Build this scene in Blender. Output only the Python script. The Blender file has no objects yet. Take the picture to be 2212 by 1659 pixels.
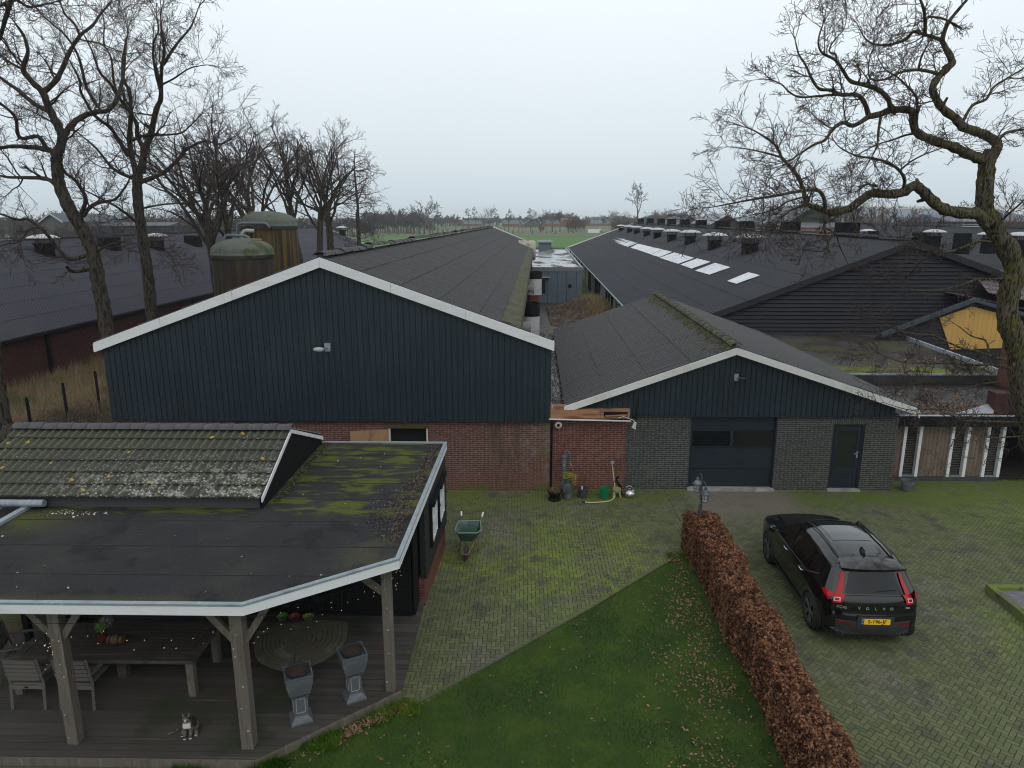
import bpy, math, random
from math import sin, cos, pi, radians as R
import numpy as np
# ---------------------------------------------------------------- camera
sc = bpy.context.scene
COL = sc.collection
F, CX, CY, CH = 1533.0, 1106.0, 829.5, 7.9          # focal length and centre in 2212x1659 picture units, camera height
PIT, YAW = R(13.2), R(1.0)
cam = bpy.data.objects.new('camera', bpy.data.cameras.new('camera')); COL.objects.link(cam)
cam.location = (0, 0, CH); cam.rotation_euler = (R(90) - PIT, 0, YAW)
cam.data.sensor_width = 36; cam.data.lens = F / 2212 * 36; cam.data.clip_end = 4000; cam.data.clip_start = .1
sc.camera = cam
# ---------------------------------------------------------------- sky, sun, exposure
w = bpy.data.worlds.new('World'); sc.world = w; w.use_nodes = True
nt = w.node_tree; nt.nodes.clear()
o_ = nt.nodes.new('ShaderNodeOutputWorld'); bg = nt.nodes.new('ShaderNodeBackground'); bg.inputs[1].default_value = .12
sky = nt.nodes.new('ShaderNodeTexSky'); sky.sky_type = 'NISHITA'; sky.sun_disc = False
sky.sun_elevation = R(48); sky.sun_rotation = R(200); sky.dust_density = 6; sky.air_density = 1.5
tc = nt.nodes.new('ShaderNodeTexCoord'); sx = nt.nodes.new('ShaderNodeSeparateXYZ')
rp = nt.nodes.new('ShaderNodeValToRGB')
cr = rp.color_ramp
cr.elements[0].position = 0; cr.elements[0].color = (.305, .350, .382, 1)
cr.elements[1].position = 1; cr.elements[1].color = (.37, .395, .41, 1)
e = cr.elements.new(.12); e.color = (.382, .424, .453, 1)
e = cr.elements.new(.28); e.color = (.461, .497, .520, 1)
e = cr.elements.new(.5); e.color = (.44, .468, .487, 1)
sca = nt.nodes.new('ShaderNodeVectorMath'); sca.operation = 'SCALE'; sca.inputs[3].default_value = 17.5
mx = nt.nodes.new('ShaderNodeMix'); mx.data_type = 'RGBA'; mx.inputs[0].default_value = .93
nz = nt.nodes.new('ShaderNodeTexNoise'); nz.inputs['Scale'].default_value = 1.6; nz.inputs['Detail'].default_value = 3
ml = nt.nodes.new('ShaderNodeMath'); ml.operation = 'MULTIPLY_ADD'; ml.inputs[1].default_value = .10; ml.inputs[2].default_value = -.05
ad = nt.nodes.new('ShaderNodeMath'); ad.operation = 'ADD'
L = nt.links.new
L(tc.outputs['Generated'], sx.inputs[0]); L(tc.outputs['Generated'], nz.inputs['Vector'])
L(nz.outputs['Fac'], ml.inputs[0]); L(sx.outputs[2], ad.inputs[0]); L(ml.outputs[0], ad.inputs[1]); L(ad.outputs[0], rp.inputs[0])
L(rp.outputs[0], sca.inputs[0]); L(sky.outputs[0], mx.inputs[6]); L(sca.outputs[0], mx.inputs[7])
L(mx.outputs[2], bg.inputs[0]); L(bg.outputs[0], o_.inputs[0])
sd = bpy.data.lights.new('sun', 'SUN'); sd.energy = .5; sd.angle = R(22); sd.color = (1, .97, .93)
sun = bpy.data.objects.new('sun', sd); COL.objects.link(sun)
sun.rotation_euler = (R(90 - 48), 0, R(200) + pi)    # soft light from behind the camera's left
sc.view_settings.view_transform = 'Standard'; sc.view_settings.look = 'None'; sc.view_settings.gamma = 1
sc.view_settings.exposure = 0.0
sc.cycles.use_denoising = True; sc.cycles.filter_width = 1.05; sc.cycles.max_bounces = 6; sc.cycles.diffuse_bounces = 3
sc.cycles.transparent_max_bounces = 6; sc.cycles.volume_bounces = 1
# ---------------------------------------------------------------- helpers
def ray(px, py):
    a = (px - CX) / F; b = -(py - CY) / F
    x = a; y = cos(PIT) + b * sin(PIT); z = -sin(PIT) + b * cos(PIT)
    return (x * cos(YAW) - y * sin(YAW), x * sin(YAW) + y * cos(YAW), z)
def at(px, py, z=None, y=None):
    """the real point at height z (or on the plane y) seen at a place of the photograph"""
    r = ray(px, py); t = (z - CH) / r[2] if z is not None else y / r[1]
    return (r[0] * t, r[1] * t, CH + r[2] * t)
def tag(o, label=None, cat=None, group=None, kind=None):
    if label: o['label'] = label
    if cat: o['category'] = cat
    if group: o['group'] = group
    if kind: o['kind'] = kind
    return o
def E(name, loc, label, cat, group=None, rz=0):
    o = bpy.data.objects.new(name, None); COL.objects.link(o); o.location = loc; o.rotation_euler = (0, 0, rz)
    o.empty_display_size = .2
    return tag(o, label, cat, group)
def offs(p):
    x = y = z = 0
    while p: x += p.location.x; y += p.location.y; z += p.location.z; p = p.parent
    return (x, y, z)
def sub(a, b): return (a[0]-b[0], a[1]-b[1], a[2]-b[2])
def add(a, b): return (a[0]+b[0], a[1]+b[1], a[2]+b[2])
def mul(a, s): return (a[0]*s, a[1]*s, a[2]*s)
def lerp(a, b, t): return tuple(a[i] + (b[i]-a[i])*t for i in range(len(a)))
def cross(a, b): return (a[1]*b[2]-a[2]*b[1], a[2]*b[0]-a[0]*b[2], a[0]*b[1]-a[1]*b[0])
def nrm(a):
    l = math.sqrt(a[0]**2+a[1]**2+a[2]**2) or 1; return (a[0]/l, a[1]/l, a[2]/l)
def dist(a, b): return math.sqrt(sum((a[i]-b[i])**2 for i in range(3)))
def children(o): return [c for c in bpy.data.objects if c.parent == o]
class MB:
    def __init__(s): s.v = []; s.f = []; s.m = []; s.cc = {}
    def face(s, idx, m=0): s.f.append(tuple(idx)); s.m.append(m)
    def poly(s, pts, m=0):
        n = len(s.v); s.v += [tuple(p) for p in pts]; s.face(range(n, n+len(pts)), m); return s
    def hexa(s, p, m=0):                       # p: four bottom points, four top points
        n = len(s.v); s.v += [tuple(q) for q in p]
        for f in ((3,2,1,0),(4,5,6,7),(0,1,5,4),(1,2,6,5),(2,3,7,6),(3,0,4,7)): s.face([n+i for i in f], m)
        return s
    def box(s, a, b, m=0):                     # two corners
        x0,y0,z0 = [min(a[i],b[i]) for i in range(3)]; x1,y1,z1 = [max(a[i],b[i]) for i in range(3)]
        return s.hexa([(x0,y0,z0),(x1,y0,z0),(x1,y1,z0),(x0,y1,z0),(x0,y0,z1),(x1,y0,z1),(x1,y1,z1),(x0,y1,z1)], m)
    def bar(s, a, b, w, h, up=(0,0,1), m=0):   # square bar from a to b
        d = nrm(sub(b, a)); sd = nrm(cross(d, up)); u = cross(sd, d)
        q = []
        for p in (a, b):
            for i, j in ((-1,-1),(1,-1),(1,1),(-1,1)): q.append(add(p, add(mul(sd, i*w/2), mul(u, j*h/2))))
        return s.hexa(q, m)
    def tube(s, path, rad, n=6, m=0, caps=True, rough=False):
        base = len(s.v); k = len(path); a = None
        for i, p in enumerate(path):
            d = nrm(sub(path[min(i+1,k-1)], path[max(i-1,0)]))
            if a is None: a = nrm(cross(d, (0,0,1) if abs(d[2]) < .9 else (1,0,0)))
            else: q = a[0]*d[0]+a[1]*d[1]+a[2]*d[2]; a = nrm(sub(a, mul(d, q)))
            b = cross(d, a); r = rad[i] if isinstance(rad, (list, tuple)) else rad
            for j in range(n):
                t = 2*pi*j/n; rk = r*(1+.07*sin(j*2.4+i*1.9)+.05*sin(j*4.1-i*2.7)) if n > 7 and rough else r; ca = cos(t)*rk; sa = sin(t)*rk
                s.v.append((p[0]+a[0]*ca+b[0]*sa, p[1]+a[1]*ca+b[1]*sa, p[2]+a[2]*ca+b[2]*sa))
        for i in range(k-1):
            for j in range(n):
                q = base+i*n; s.f.append((q+j, q+(j+1)%n, q+n+(j+1)%n, q+n+j)); s.m.append(m)
        if caps and n > 3:
            s.face([base+j for j in range(n-1,-1,-1)], m); s.face([base+(k-1)*n+j for j in range(n)], m)
        return s
    def cyl(s, a, b, r0, r1=None, n=12, m=0): return s.tube([a, b], [r0, r0 if r1 is None else r1], n, m)
    def lathe(s, prof, c=(0,0,0), n=16, m=0, ax='z', cap=True):     # prof: (radius, height)
        base = len(s.v)
        for r, h in prof:
            for j in range(n):
                t = 2*pi*j/n; q = (cos(t)*r, sin(t)*r, h)
                if ax == 'x': q = (q[2], q[0], q[1])
                if ax == 'y': q = (q[0], q[2], q[1])
                s.v.append((c[0]+q[0], c[1]+q[1], c[2]+q[2]))
        for i in range(len(prof)-1):
            for j in range(n):
                q = base+i*n; s.face((q+j, q+(j+1)%n, q+n+(j+1)%n, q+n+j), m)
        if not cap: return s
        if prof[0][0] > 1e-4: s.face([base+j for j in range(n-1,-1,-1)], m)
        if prof[-1][0] > 1e-4: s.face([base+(len(prof)-1)*n+j for j in range(n)], m)
        return s
    def prism(s, pts, lo, hi, m=0):            # pts (x,y) counter-clockwise, from z=lo to z=hi
        n = len(s.v); k = len(pts)
        s.v += [(p[0],p[1],lo) for p in pts] + [(p[0],p[1],hi) for p in pts]
        s.face([n+i for i in range(k-1,-1,-1)], m); s.face([n+k+i for i in range(k)], m)
        for i in range(k): j = (i+1) % k; s.face((n+i, n+j, n+k+j, n+k+i), m)
        return s
    def yprism(s, pts, y0, y1, m=0):           # pts (x,z), from y0 to y1
        n = len(s.v); k = len(pts)
        s.v += [(p[0],y0,p[1]) for p in pts] + [(p[0],y1,p[1]) for p in pts]
        s.face([n+i for i in range(k)], m); s.face([n+k+i for i in range(k-1,-1,-1)], m)
        for i in range(k): j = (i+1) % k; s.face((n+j, n+i, n+k+i, n+k+j), m)
        return s
    def grid(s, pts, nu, nv, m=0, flip=False):
        n = len(s.v); s.v += [tuple(p) for p in pts]
        for i in range(nu-1):
            for j in range(nv-1):
                a = n+i*nv+j; q = (a, a+1, a+nv+1, a+nv)
                s.face(q[::-1] if flip else q, m)
        return s
    def build(s, name, mats, parent=None, smooth=False, bevel=0, cols=None):
        me = bpy.data.meshes.new(name)
        v = np.array(s.v, dtype=np.float32).reshape(-1, 3)
        if parent: v = v - np.array(offs(parent), dtype=np.float32)
        me.from_pydata(v.tolist(), [], s.f)
        if not isinstance(mats, (list, tuple)): mats = [mats]
        for m in mats: me.materials.append(m)
        if len(mats) > 1: me.polygons.foreach_set('material_index', s.m)
        if smooth: me.polygons.foreach_set('use_smooth', [True]*len(s.f))
        if cols is None and s.cc: cols = [s.cc.get(i, .6) for i in range(len(s.f))]
        if cols is not None:                    # one value per face, kept as a face attribute
            a = me.attributes.new('rnd', 'FLOAT', 'FACE'); a.data.foreach_set('value', cols)
        me.update()
        o = bpy.data.objects.new(name, me); COL.objects.link(o)
        if parent: o.parent = parent
        if bevel:
            b = o.modifiers.new('bevel', 'BEVEL'); b.width = bevel; b.segments = 2; b.limit_method = 'ANGLE'
        return o
def copy_tree(o, parent=None):
    c = o.copy(); COL.objects.link(c)
    if parent: c.parent = parent
    for ch in children(o): copy_tree(ch, c)
    return c
# ---------------------------------------------------------------- materials
class NT:
    def __init__(s, name):
        s.mat = bpy.data.materials.new(name); s.mat.use_nodes = True; s.t = s.mat.node_tree
        s.b = s.t.nodes['Principled BSDF']; s.tc = s.n('ShaderNodeTexCoord')
    def n(s, t, **k):
        x = s.t.nodes.new(t)
        for a, b in k.items(): setattr(x, a, b)
        return x
    def l(s, a, b): s.t.links.new(a, b)
    def co(s, stretch=None, rot=None):
        if not stretch and not rot: return s.tc.outputs['Object']
        m = s.n('ShaderNodeMapping')
        if stretch: m.inputs['Scale'].default_value = stretch
        if rot: m.inputs['Rotation'].default_value = rot
        s.l(s.tc.outputs['Object'], m.inputs[0]); return m.outputs[0]
    def noise(s, scale, detail=5, stretch=None, rough=.6):
        x = s.n('ShaderNodeTexNoise'); x.inputs['Scale'].default_value = scale; x.inputs['Detail'].default_value = detail
        x.inputs['Roughness'].default_value = rough; s.l(s.co(stretch), x.inputs['Vector']); return x.outputs['Fac']
    def ramp(s, fac, lo, hi):
        x = s.n('ShaderNodeMapRange'); x.inputs[1].default_value = lo; x.inputs[2].default_value = hi; x.interpolation_type = 'SMOOTHSTEP'
        s.l(fac, x.inputs[0]); return x.outputs[0]
    def mul(s, a, b):
        x = s.n('ShaderNodeMath', operation='MULTIPLY')
        for i, q in enumerate((a, b)):
            if isinstance(q, (int, float)): x.inputs[i].default_value = q
            else: s.l(q, x.inputs[i])
        return x.outputs[0]
    def mix(s, fac, a, b, mode='MIX'):
        x = s.n('ShaderNodeMix', data_type='RGBA', blend_type=mode)
        for i, q in ((0, fac), (6, a), (7, b)):
            if isinstance(q, (int, float)): x.inputs[i].default_value = q
            elif isinstance(q, tuple): x.inputs[i].default_value = (q[0], q[1], q[2], 1)
            else: s.l(q, x.inputs[i])
        return x.outputs[2]
    def bump(s, h, strength=.3, dist=.02):
        x = s.n('ShaderNodeBump'); x.inputs['Strength'].default_value = strength; x.inputs['Distance'].default_value = dist
        s.l(h, x.inputs['Height'])
        if s.b.inputs['Normal'].links: s.l(s.b.inputs['Normal'].links[0].from_socket, x.inputs['Normal'])
        s.l(x.outputs[0], s.b.inputs['Normal'])
def mk(name, base, rough=.8, layers=(), bump=None, metal=0, spec=.4, var=0, rnd=None, emit=None, coat=0, alpha=None):
    """layers: (colour, noise scale, lo, hi[, stretch]); bump: (scale, strength, distance[, stretch]); var: small brightness mottling"""
    s = NT(name); b = s.b; c = base
    b.inputs['Roughness'].default_value = rough; b.inputs['Metallic'].default_value = metal
    b.inputs['Specular IOR Level'].default_value = spec
    if coat: b.inputs['Coat Weight'].default_value = coat; b.inputs['Coat Roughness'].default_value = .05
    if rnd:
        at_ = s.n('ShaderNodeAttribute', attribute_name='rnd'); c = s.mix(at_.outputs['Fac'], base, rnd)
    for ly in layers:
        f = s.ramp(s.noise(ly[1], 6, ly[4] if len(ly) > 4 else None), ly[2], ly[3]); c = s.mix(f, c, ly[0])
    if var:
        f = s.noise(38, 3); v = s.ramp(f, .25, .75); c = s.mix(var, c, s.mix(v, (.25,.25,.25), (1.7,1.7,1.7)), 'MULTIPLY')
    if isinstance(c, tuple): b.inputs['Base Color'].default_value = (c[0], c[1], c[2], 1)
    else: s.l(c, b.inputs['Base Color'])
    if bump: s.bump(s.noise(bump[0], 5, bump[3] if len(bump) > 3 else None), bump[1], bump[2])
    if emit:
        b.inputs['Emission Color'].default_value = (*emit[0], 1); b.inputs['Emission Strength'].default_value = emit[1]
    s.mat['nt'] = 1
    return s.mat
def brickmat(name, c1, c2, mortar, axis='x', bw=.22, bh=.0625, layers=(), mort=.012, bumpd=.008):
    s = NT(name); b = s.b; b.inputs['Roughness'].default_value = .88; b.inputs['Specular IOR Level'].default_value = .25
    sp = s.n('ShaderNodeSeparateXYZ'); cb = s.n('ShaderNodeCombineXYZ'); s.l(s.tc.outputs['Object'], sp.inputs[0])
    s.l(sp.outputs[0 if axis == 'x' else 1], cb.inputs[0]); s.l(sp.outputs[2], cb.inputs[1])
    k = s.n('ShaderNodeTexBrick'); k.inputs['Scale'].default_value = 1
    k.inputs['Brick Width'].default_value = bw; k.inputs['Row Height'].default_value = bh; k.inputs['Mortar Size'].default_value = mort/2
    k.inputs['Mortar Smooth'].default_value = .2; k.inputs['Bias'].default_value = 0
    k.inputs['Color1'].default_value = (*c1, 1); k.inputs['Color2'].default_value = (*c2, 1); k.inputs['Mortar'].default_value = (*mortar, 1)
    s.l(cb.outputs[0], k.inputs[0]); c = k.outputs[0]
    n2 = s.noise(9, 5); c = s.mix(.55, c, s.mix(s.ramp(n2, .3, .75), (.55,.55,.55), (1.35,1.35,1.35)), 'MULTIPLY')
    for ly in layers:
        f = s.ramp(s.noise(ly[1], 6, ly[4] if len(ly) > 4 else None), ly[2], ly[3])
        if len(ly) > 5:      # limited to a height or x band: (axis, at, width)
            ax, a0, wd = ly[5]; g = s.ramp(sp.outputs[ax], a0+wd, a0) if wd > 0 else s.ramp(sp.outputs[ax], a0+wd, a0)
            f = s.mul(f, g)
        if len(ly) > 6:
            ax, a0, wd = ly[6]; f = s.mul(f, s.ramp(sp.outputs[ax], a0, a0+wd))
        c = s.mix(f, c, ly[0])
    s.l(c, b.inputs['Base Color'])
    inv = s.n('ShaderNodeMath', operation='SUBTRACT'); inv.inputs[0].default_value = 1; s.l(k.outputs['Fac'], inv.inputs[1])
    s.bump(inv.outputs[0], .7, bumpd); s.bump(s.noise(60, 3), .15, .004)
    return s.mat
# ---------------------------------------------------------------- shared materials
rng = random.Random(7)
M = {}
M['field'] = mk('field_grass', (.055,.095,.03), .95, [((.075,.12,.035), .02, .4, .6), ((.09,.10,.045), .006, .52, .62), ((.05,.075,.03), .25, .45, .7)])
M['crop'] = mk('crop_green', (.042,.14,.010), .95, [((.065,.165,.018), .05, .4, .65, (1,5,1)), ((.10,.10,.05), .03, .6, .72, (.3,4,1))])
M['meadow'] = mk('meadow', (.085,.105,.04), .95, [((.11,.095,.055), .05, .45, .6), ((.08,.12,.045), .03, .5, .6)])
M['lawn'] = mk('lawn_soil', (.022,.048,.004), .95, [((.036,.068,.006), 1.1, .45, .6), ((.05,.045,.02), 3, .6, .75)], bump=(40,.6,.02))
M['blade'] = mk('grass_blade', (.042,.108,.008), .85, [((.090,.142,.014), .8, .50, .64), ((.016,.054,.002), .45, .44, .58), ((.085,.080,.028), 2.6, .64, .74)], rnd=(.070,.142,.012), spec=.05)
M['dryblade'] = mk('dry_grass', (.19,.13,.07), .9, [((.08,.10,.035), .35, .52, .6)], rnd=(.28,.21,.12))
M['weedsoil'] = mk('weed_ground', (.10,.075,.04), .95, [((.06,.08,.03), .5, .5, .6), ((.05,.04,.03), 2, .55, .7)], bump=(12,.8,.05))
M['leaf'] = mk('dead_leaf', (.12,.06,.032), .8, rnd=(.30,.19,.11))
M['hedge'] = mk('beech_leaf', (.060,.022,.011), .75, [((.045,.016,.009), 7, .48, .62), ((.16,.085,.05), 2.2, .60, .74)], rnd=(.32,.155,.085), spec=.15)
M['hedge_core'] = mk('hedge_twigs', (.035,.02,.014), .95, bump=(40,.8,.03))
M['mud'] = mk('wet_yard', (.055,.045,.04), .55, [((.03,.027,.026), .6, .45, .6), ((.08,.06,.05), 2.2, .55, .7)], bump=(9,.4,.03))
M['soil'] = mk('heap_soil', (.075,.045,.035), .95, [((.14,.11,.055), 1.6, .52, .66), ((.035,.024,.02), 3, .5, .65)], bump=(7,1,.12))
M['deck'] = mk('deck_board', (.068,.059,.053), .8, [((.030,.035,.019), .8, .48, .66), ((.11,.10,.092), 1.2, .58, .75, (.4,9,1))], rnd=(.040,.034,.031), bump=(6,.3,.01,(1,30,1)))
M['gravel'] = mk('gravel', (.30,.30,.32), .9, rnd=(.16,.16,.18))
M['joint'] = mk('paving_joint', (.026,.034,.012), .95)
def pave_mat():
    s = NT('paving_brick'); b = s.b; b.inputs['Roughness'].default_value = .82; b.inputs['Specular IOR Level'].default_value = .3
    a = s.n('ShaderNodeAttribute', attribute_name='rnd').outputs['Fac']
    c = s.mix(a, (.086,.086,.066), (.14,.135,.105))
    c = s.mix(s.ramp(s.noise(.5, 4), .30, .52), c, s.mix(a, (.079,.091,.043), (.120,.133,.064)))     # thin green film
    def blob(x, y, r):
        v = s.n('ShaderNodeVectorMath', operation='DISTANCE'); v.inputs[1].default_value = (x, y, 0); s.l(s.tc.outputs['Object'], v.inputs[0]); return s.ramp(v.outputs['Value'], r, r*.35)
    def mx_(a_, b_): q = s.n('ShaderNodeMath', operation='MAXIMUM'); s.l(a_, q.inputs[0]); s.l(b_, q.inputs[1]); return q.outputs[0]
    zone = mx_(mx_(blob(1.3, 15.4, 3.3), s.mul(blob(10.6, 12.6, 2.4), .75)), mx_(blob(-1.2, 15.6, 1.6), s.mul(blob(13, 18.5, 3.0), .7)))
    big = mx_(s.mul(zone, s.ramp(s.noise(.9, 4), .36, .56)), s.ramp(s.noise(.36, 4), .60, .74)); bit = s.ramp(s.noise(3.2, 5), .30, .62)
    c = s.mix(s.mul(big, bit), c, s.mix(a, (.105,.140,.022), (.155,.190,.036)))                          # bright moss
    c = s.mix(s.mul(s.ramp(s.noise(1.4, 6), .55, .66), .8), c, (.060,.062,.050))                     # damp dark stains
    sp = s.n('ShaderNodeSeparateXYZ'); s.l(s.tc.outputs['Object'], sp.inputs[0])
    near = s.mul(s.ramp(sp.outputs[1], 18.3, 19.3), s.ramp(s.noise(1.0, 3), .35, .55))               # moss strip along the walls
    c = s.mix(s.mul(near, .75), c, (.10,.14,.022))
    door = s.mul(s.ramp(s.noise(2.2, 5), .2, .5), s.mul(s.mul(s.ramp(sp.outputs[0], 4.6, 5.2), s.ramp(sp.outputs[0], 8.2, 7.2)), s.ramp(sp.outputs[1], 17.2, 19.0)))
    c = s.mix(s.mul(door, .9), c, (.17,.145,.13))                                                    # worn clean by the door
    s.l(c, b.inputs['Base Color']); s.bump(s.noise(90, 3), .25, .003); return s.mat
M['pave'] = pave_mat()
M['steel'] = mk('galvanised', (.27,.31,.35), .55, [((.38,.42,.45), 12, .5, .7), ((.20,.23,.26), 3, .5, .7)], metal=.3)
M['white'] = mk('white_trim', (.68,.69,.70), .6, [((.58,.585,.57), 1.5, .55, .8), ((.62,.625,.63), .7, .5, .65,(1,1,6))], spec=.3)
M['whitedirty'] = mk('white_trim_weathered', (.66,.66,.64), .55, [((.48,.47,.41), .9, .52, .75), ((.62,.62,.58), 6, .5, .7)])
M['navy'] = mk('dark_cladding', (.0145,.0240,.0335), .5, [((.019,.030,.041), .5, .4, .65), ((.011,.019,.027), 2.5, .5, .7, (4,1,.3)), ((.024,.036,.047), 2.2, .56, .74, (7,1,.12))], spec=.3)
M['black'] = mk('black_paint', (.009,.009,.010), .6, spec=.15)
M['dark'] = mk('dark_inside', (.006,.006,.006), .9)
M['glass'] = mk('dark_glass', (.010,.012,.012), .06, spec=.6)
def felt():
    s = NT('roof_felt'); b = s.b; b.inputs['Roughness'].default_value = .9; b.inputs['Specular IOR Level'].default_value = .1
    sp = s.n('ShaderNodeSeparateXYZ'); s.l(s.tc.outputs['Object'], sp.inputs[0]); X, Y = sp.outputs[0], sp.outputs[1]     # metres from the garden house's own centre (-6, 12)
    c = s.mix(s.ramp(s.noise(.9, 5), .45, .65), (.030,.0305,.032), (.040,.038,.037)); c = s.mix(s.mul(s.ramp(s.noise(1.4, 6), .56, .64), .7), c, (.018,.019,.020))
    st = s.noise(1.1, 6, (.5,2.2,1)); moss = s.mul(s.ramp(X, .6, 1.6), s.mul(s.ramp(X, 4.2, 2.2), s.ramp(Y, .2, 2.6)))
    c = s.mix(s.mul(s.mul(moss, s.ramp(st, .50, .74)), .62), c, (.062,.080,.012))
    back = s.mul(s.ramp(Y, 3.0, 4.1), s.ramp(X, .8, 1.4)); c = s.mix(s.mul(s.mul(back, s.ramp(st, .50, .74)), .58), c, (.062,.070,.022))
    front = s.ramp(Y, -2.75, -3.05); c = s.mix(s.mul(s.mul(front, s.ramp(s.noise(.6,4), .38, .52)), .8), c, (.060,.060,.030))
    lft = s.mul(s.ramp(X, -1.6, -3.2), s.mul(s.ramp(Y, -1.2, -.3), s.ramp(Y, .3, .1))); c = s.mix(s.mul(lft, s.ramp(st, .34, .6)), c, (.065,.072,.022))
    edge_ = s.mul(s.mul(s.ramp(Y, -.1, .12), s.ramp(X, -3.4, -2.5)), s.ramp(s.noise(1.3,4,(1,3,1)), .48, .6)); c = s.mix(s.mul(edge_, .8), c, (.085,.105,.018))
    cor = s.mul(s.ramp(X, 2.6, 3.6), s.mul(s.ramp(Y, -.6, -1.2), s.ramp(s.noise(1.6,5), .44, .6))); c = s.mix(s.mul(cor, .7), c, (.065,.066,.040))
    v = s.ramp(s.noise(60, 3), .25, .75); c = s.mix(.5, c, s.mix(v, (.35,.35,.35), (1.6,1.6,1.6)), 'MULTIPLY')
    s.l(c, b.inputs['Base Color']); s.bump(s.noise(120, 4), .3, .004); return s.mat
M['felt'] = felt()
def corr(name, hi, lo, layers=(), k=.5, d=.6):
    """fibre-cement sheet: rnd (a face attribute of the sheet) tells crest from trough, coloured darker for dirt and painted-in shade"""
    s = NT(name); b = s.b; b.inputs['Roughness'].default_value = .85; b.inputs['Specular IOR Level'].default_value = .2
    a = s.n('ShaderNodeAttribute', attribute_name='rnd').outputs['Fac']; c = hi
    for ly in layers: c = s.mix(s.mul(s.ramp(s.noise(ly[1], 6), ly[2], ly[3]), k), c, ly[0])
    c = s.mix(s.ramp(a, .95, .05), c, lo); v = s.ramp(s.noise(22, 4), .25, .75); c = s.mix(d, c, s.mix(v, (.45,.45,.45), (1.5,1.5,1.5)), 'MULTIPLY')  # troughs take the lo colour: dirt plus the shade painted into them
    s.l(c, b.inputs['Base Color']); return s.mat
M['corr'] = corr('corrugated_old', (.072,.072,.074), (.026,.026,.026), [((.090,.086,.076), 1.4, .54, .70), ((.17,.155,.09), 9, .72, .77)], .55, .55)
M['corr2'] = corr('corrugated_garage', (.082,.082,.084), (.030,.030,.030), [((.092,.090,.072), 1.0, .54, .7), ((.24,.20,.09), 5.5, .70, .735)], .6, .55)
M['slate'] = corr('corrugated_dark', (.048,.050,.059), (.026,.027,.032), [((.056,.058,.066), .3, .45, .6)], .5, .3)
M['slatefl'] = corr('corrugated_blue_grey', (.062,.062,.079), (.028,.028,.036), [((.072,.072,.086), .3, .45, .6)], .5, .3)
M['ridge'] = mk('ridge_mossy', (.055,.055,.048), .85, [((.085,.092,.032), 1.8, .46, .64), ((.20,.19,.10), 7, .6, .7)], bump=(30,.5,.01))
M['ridgedark'] = mk('ridge_dark', (.05,.05,.05), .85, [((.09,.09,.07), 1.8, .5, .65)])
M['moss'] = mk('moss_thick', (.088,.086,.044), .95, [((.060,.064,.034), 2.2, .45, .6), ((.18,.155,.05), 3.5, .62, .72)], bump=(25,1,.05))
M['wood'] = mk('weathered_wood', (.120,.105,.083), .8, [((.085,.075,.055), 1.6, .48, .66, (8,8,.7)), ((.17,.16,.14), 2.5, .55, .7, (6,6,.6)), ((.075,.085,.04), 1.2, .58, .7)], bump=(6,.5,.01,(6,6,.4)))
M['knot'] = mk('pale_knot', (.32,.31,.29), .8)
M['woodraw'] = mk('broken_timber', (.34,.17,.085), .8, [((.15,.08,.045), 2, .5, .62, (.6,1,5)), ((.42,.30,.20), 4, .6, .7, (.5,1,4))], bump=(5,.4,.01,(.5,1,6)))
M['teak'] = mk('table_wood', (.058,.048,.041), .7, [((.095,.088,.080), 2, .5, .65, (.5,8,1)), ((.045,.035,.03), 1.2, .5, .65)], bump=(5,.3,.005,(.5,9,1)))
M['chairwood'] = mk('chair_wood', (.12,.112,.10), .8, [((.10,.09,.08), 3, .5, .65, (.5,6,6))])
M['lead'] = mk('lead_planter', (.105,.118,.13), .6, [((.21,.225,.235), 3, .52, .68), ((.08,.09,.10), 2, .5, .62), ((.13,.14,.05), 1.6, .6, .72)], metal=.2)
M['yellow'] = mk('ochre_boards', (.60,.35,.075), .75, [((.50,.29,.07), .7, .4, .7, (3,1,.4))])
M['conc'] = mk('concrete_panel', (.30,.30,.28), .85, [((.18,.18,.16), .8, .45, .65, (2,2,.4)), ((.40,.40,.38), 1.5, .55, .7)])
M['domegrey'] = mk('grey_box', (.008,.008,.009), .8, spec=.08)
M['poly'] = mk('skylight_sheet', (.66,.69,.72), .4, [((.50,.53,.56), 1.8, .46, .66), ((.40,.42,.43), 7, .62, .72)])
M['cap'] = mk('vent_cap', (.46,.47,.48), .5, [((.32,.33,.32), 1.8, .5, .7)])
M['redbrick'] = brickmat('red_brick', (.138,.058,.045), (.098,.042,.034), (.25,.20,.175), 'x', layers=[
    ((.16,.11,.095), 2.2, .54, .76), ((.060,.050,.026), 3.0, .42, .66, (2,1,.25), (0,5.3,.5), (0,4.3,.5)), ((.21,.16,.15), 2.6, .46, .74, None, (0,6.6,.1), (0,5.3,.5)), ((.10,.095,.035), 2.5, .44, .62, None, (0,6.6,.1), (0,5.9,.4)), ((.19,.085,.06), 14, .30, .95, None, (2,.62,.02)), ((.10,.11,.03), 3, .45, .6, None, (2,.16,.12))])
M['redbrick2'] = brickmat('red_brick_wing', (.138,.050,.038), (.094,.034,.028), (.27,.20,.165), 'x', layers=[((.19,.09,.065), 14, .30, .95, None, (2,.62,.02)), ((.17,.13,.12), 2.4, .54, .8)])
M['redbricky'] = brickmat('red_brick_side', (.17,.050,.032), (.12,.036,.026), (.19,.13,.11), 'y')
M['flbrick'] = brickmat('dark_red_brick', (.090,.026,.024), (.055,.018,.018), (.085,.06,.06), 'y', layers=[((.16,.03,.02), .5, .62, .72)])
M['darkbrick'] = brickmat('dark_brick', (.036,.040,.039), (.056,.060,.056), (.16,.157,.142), 'x', mort=.016, layers=[((.10,.10,.07), 1.2, .6, .75)])
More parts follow.
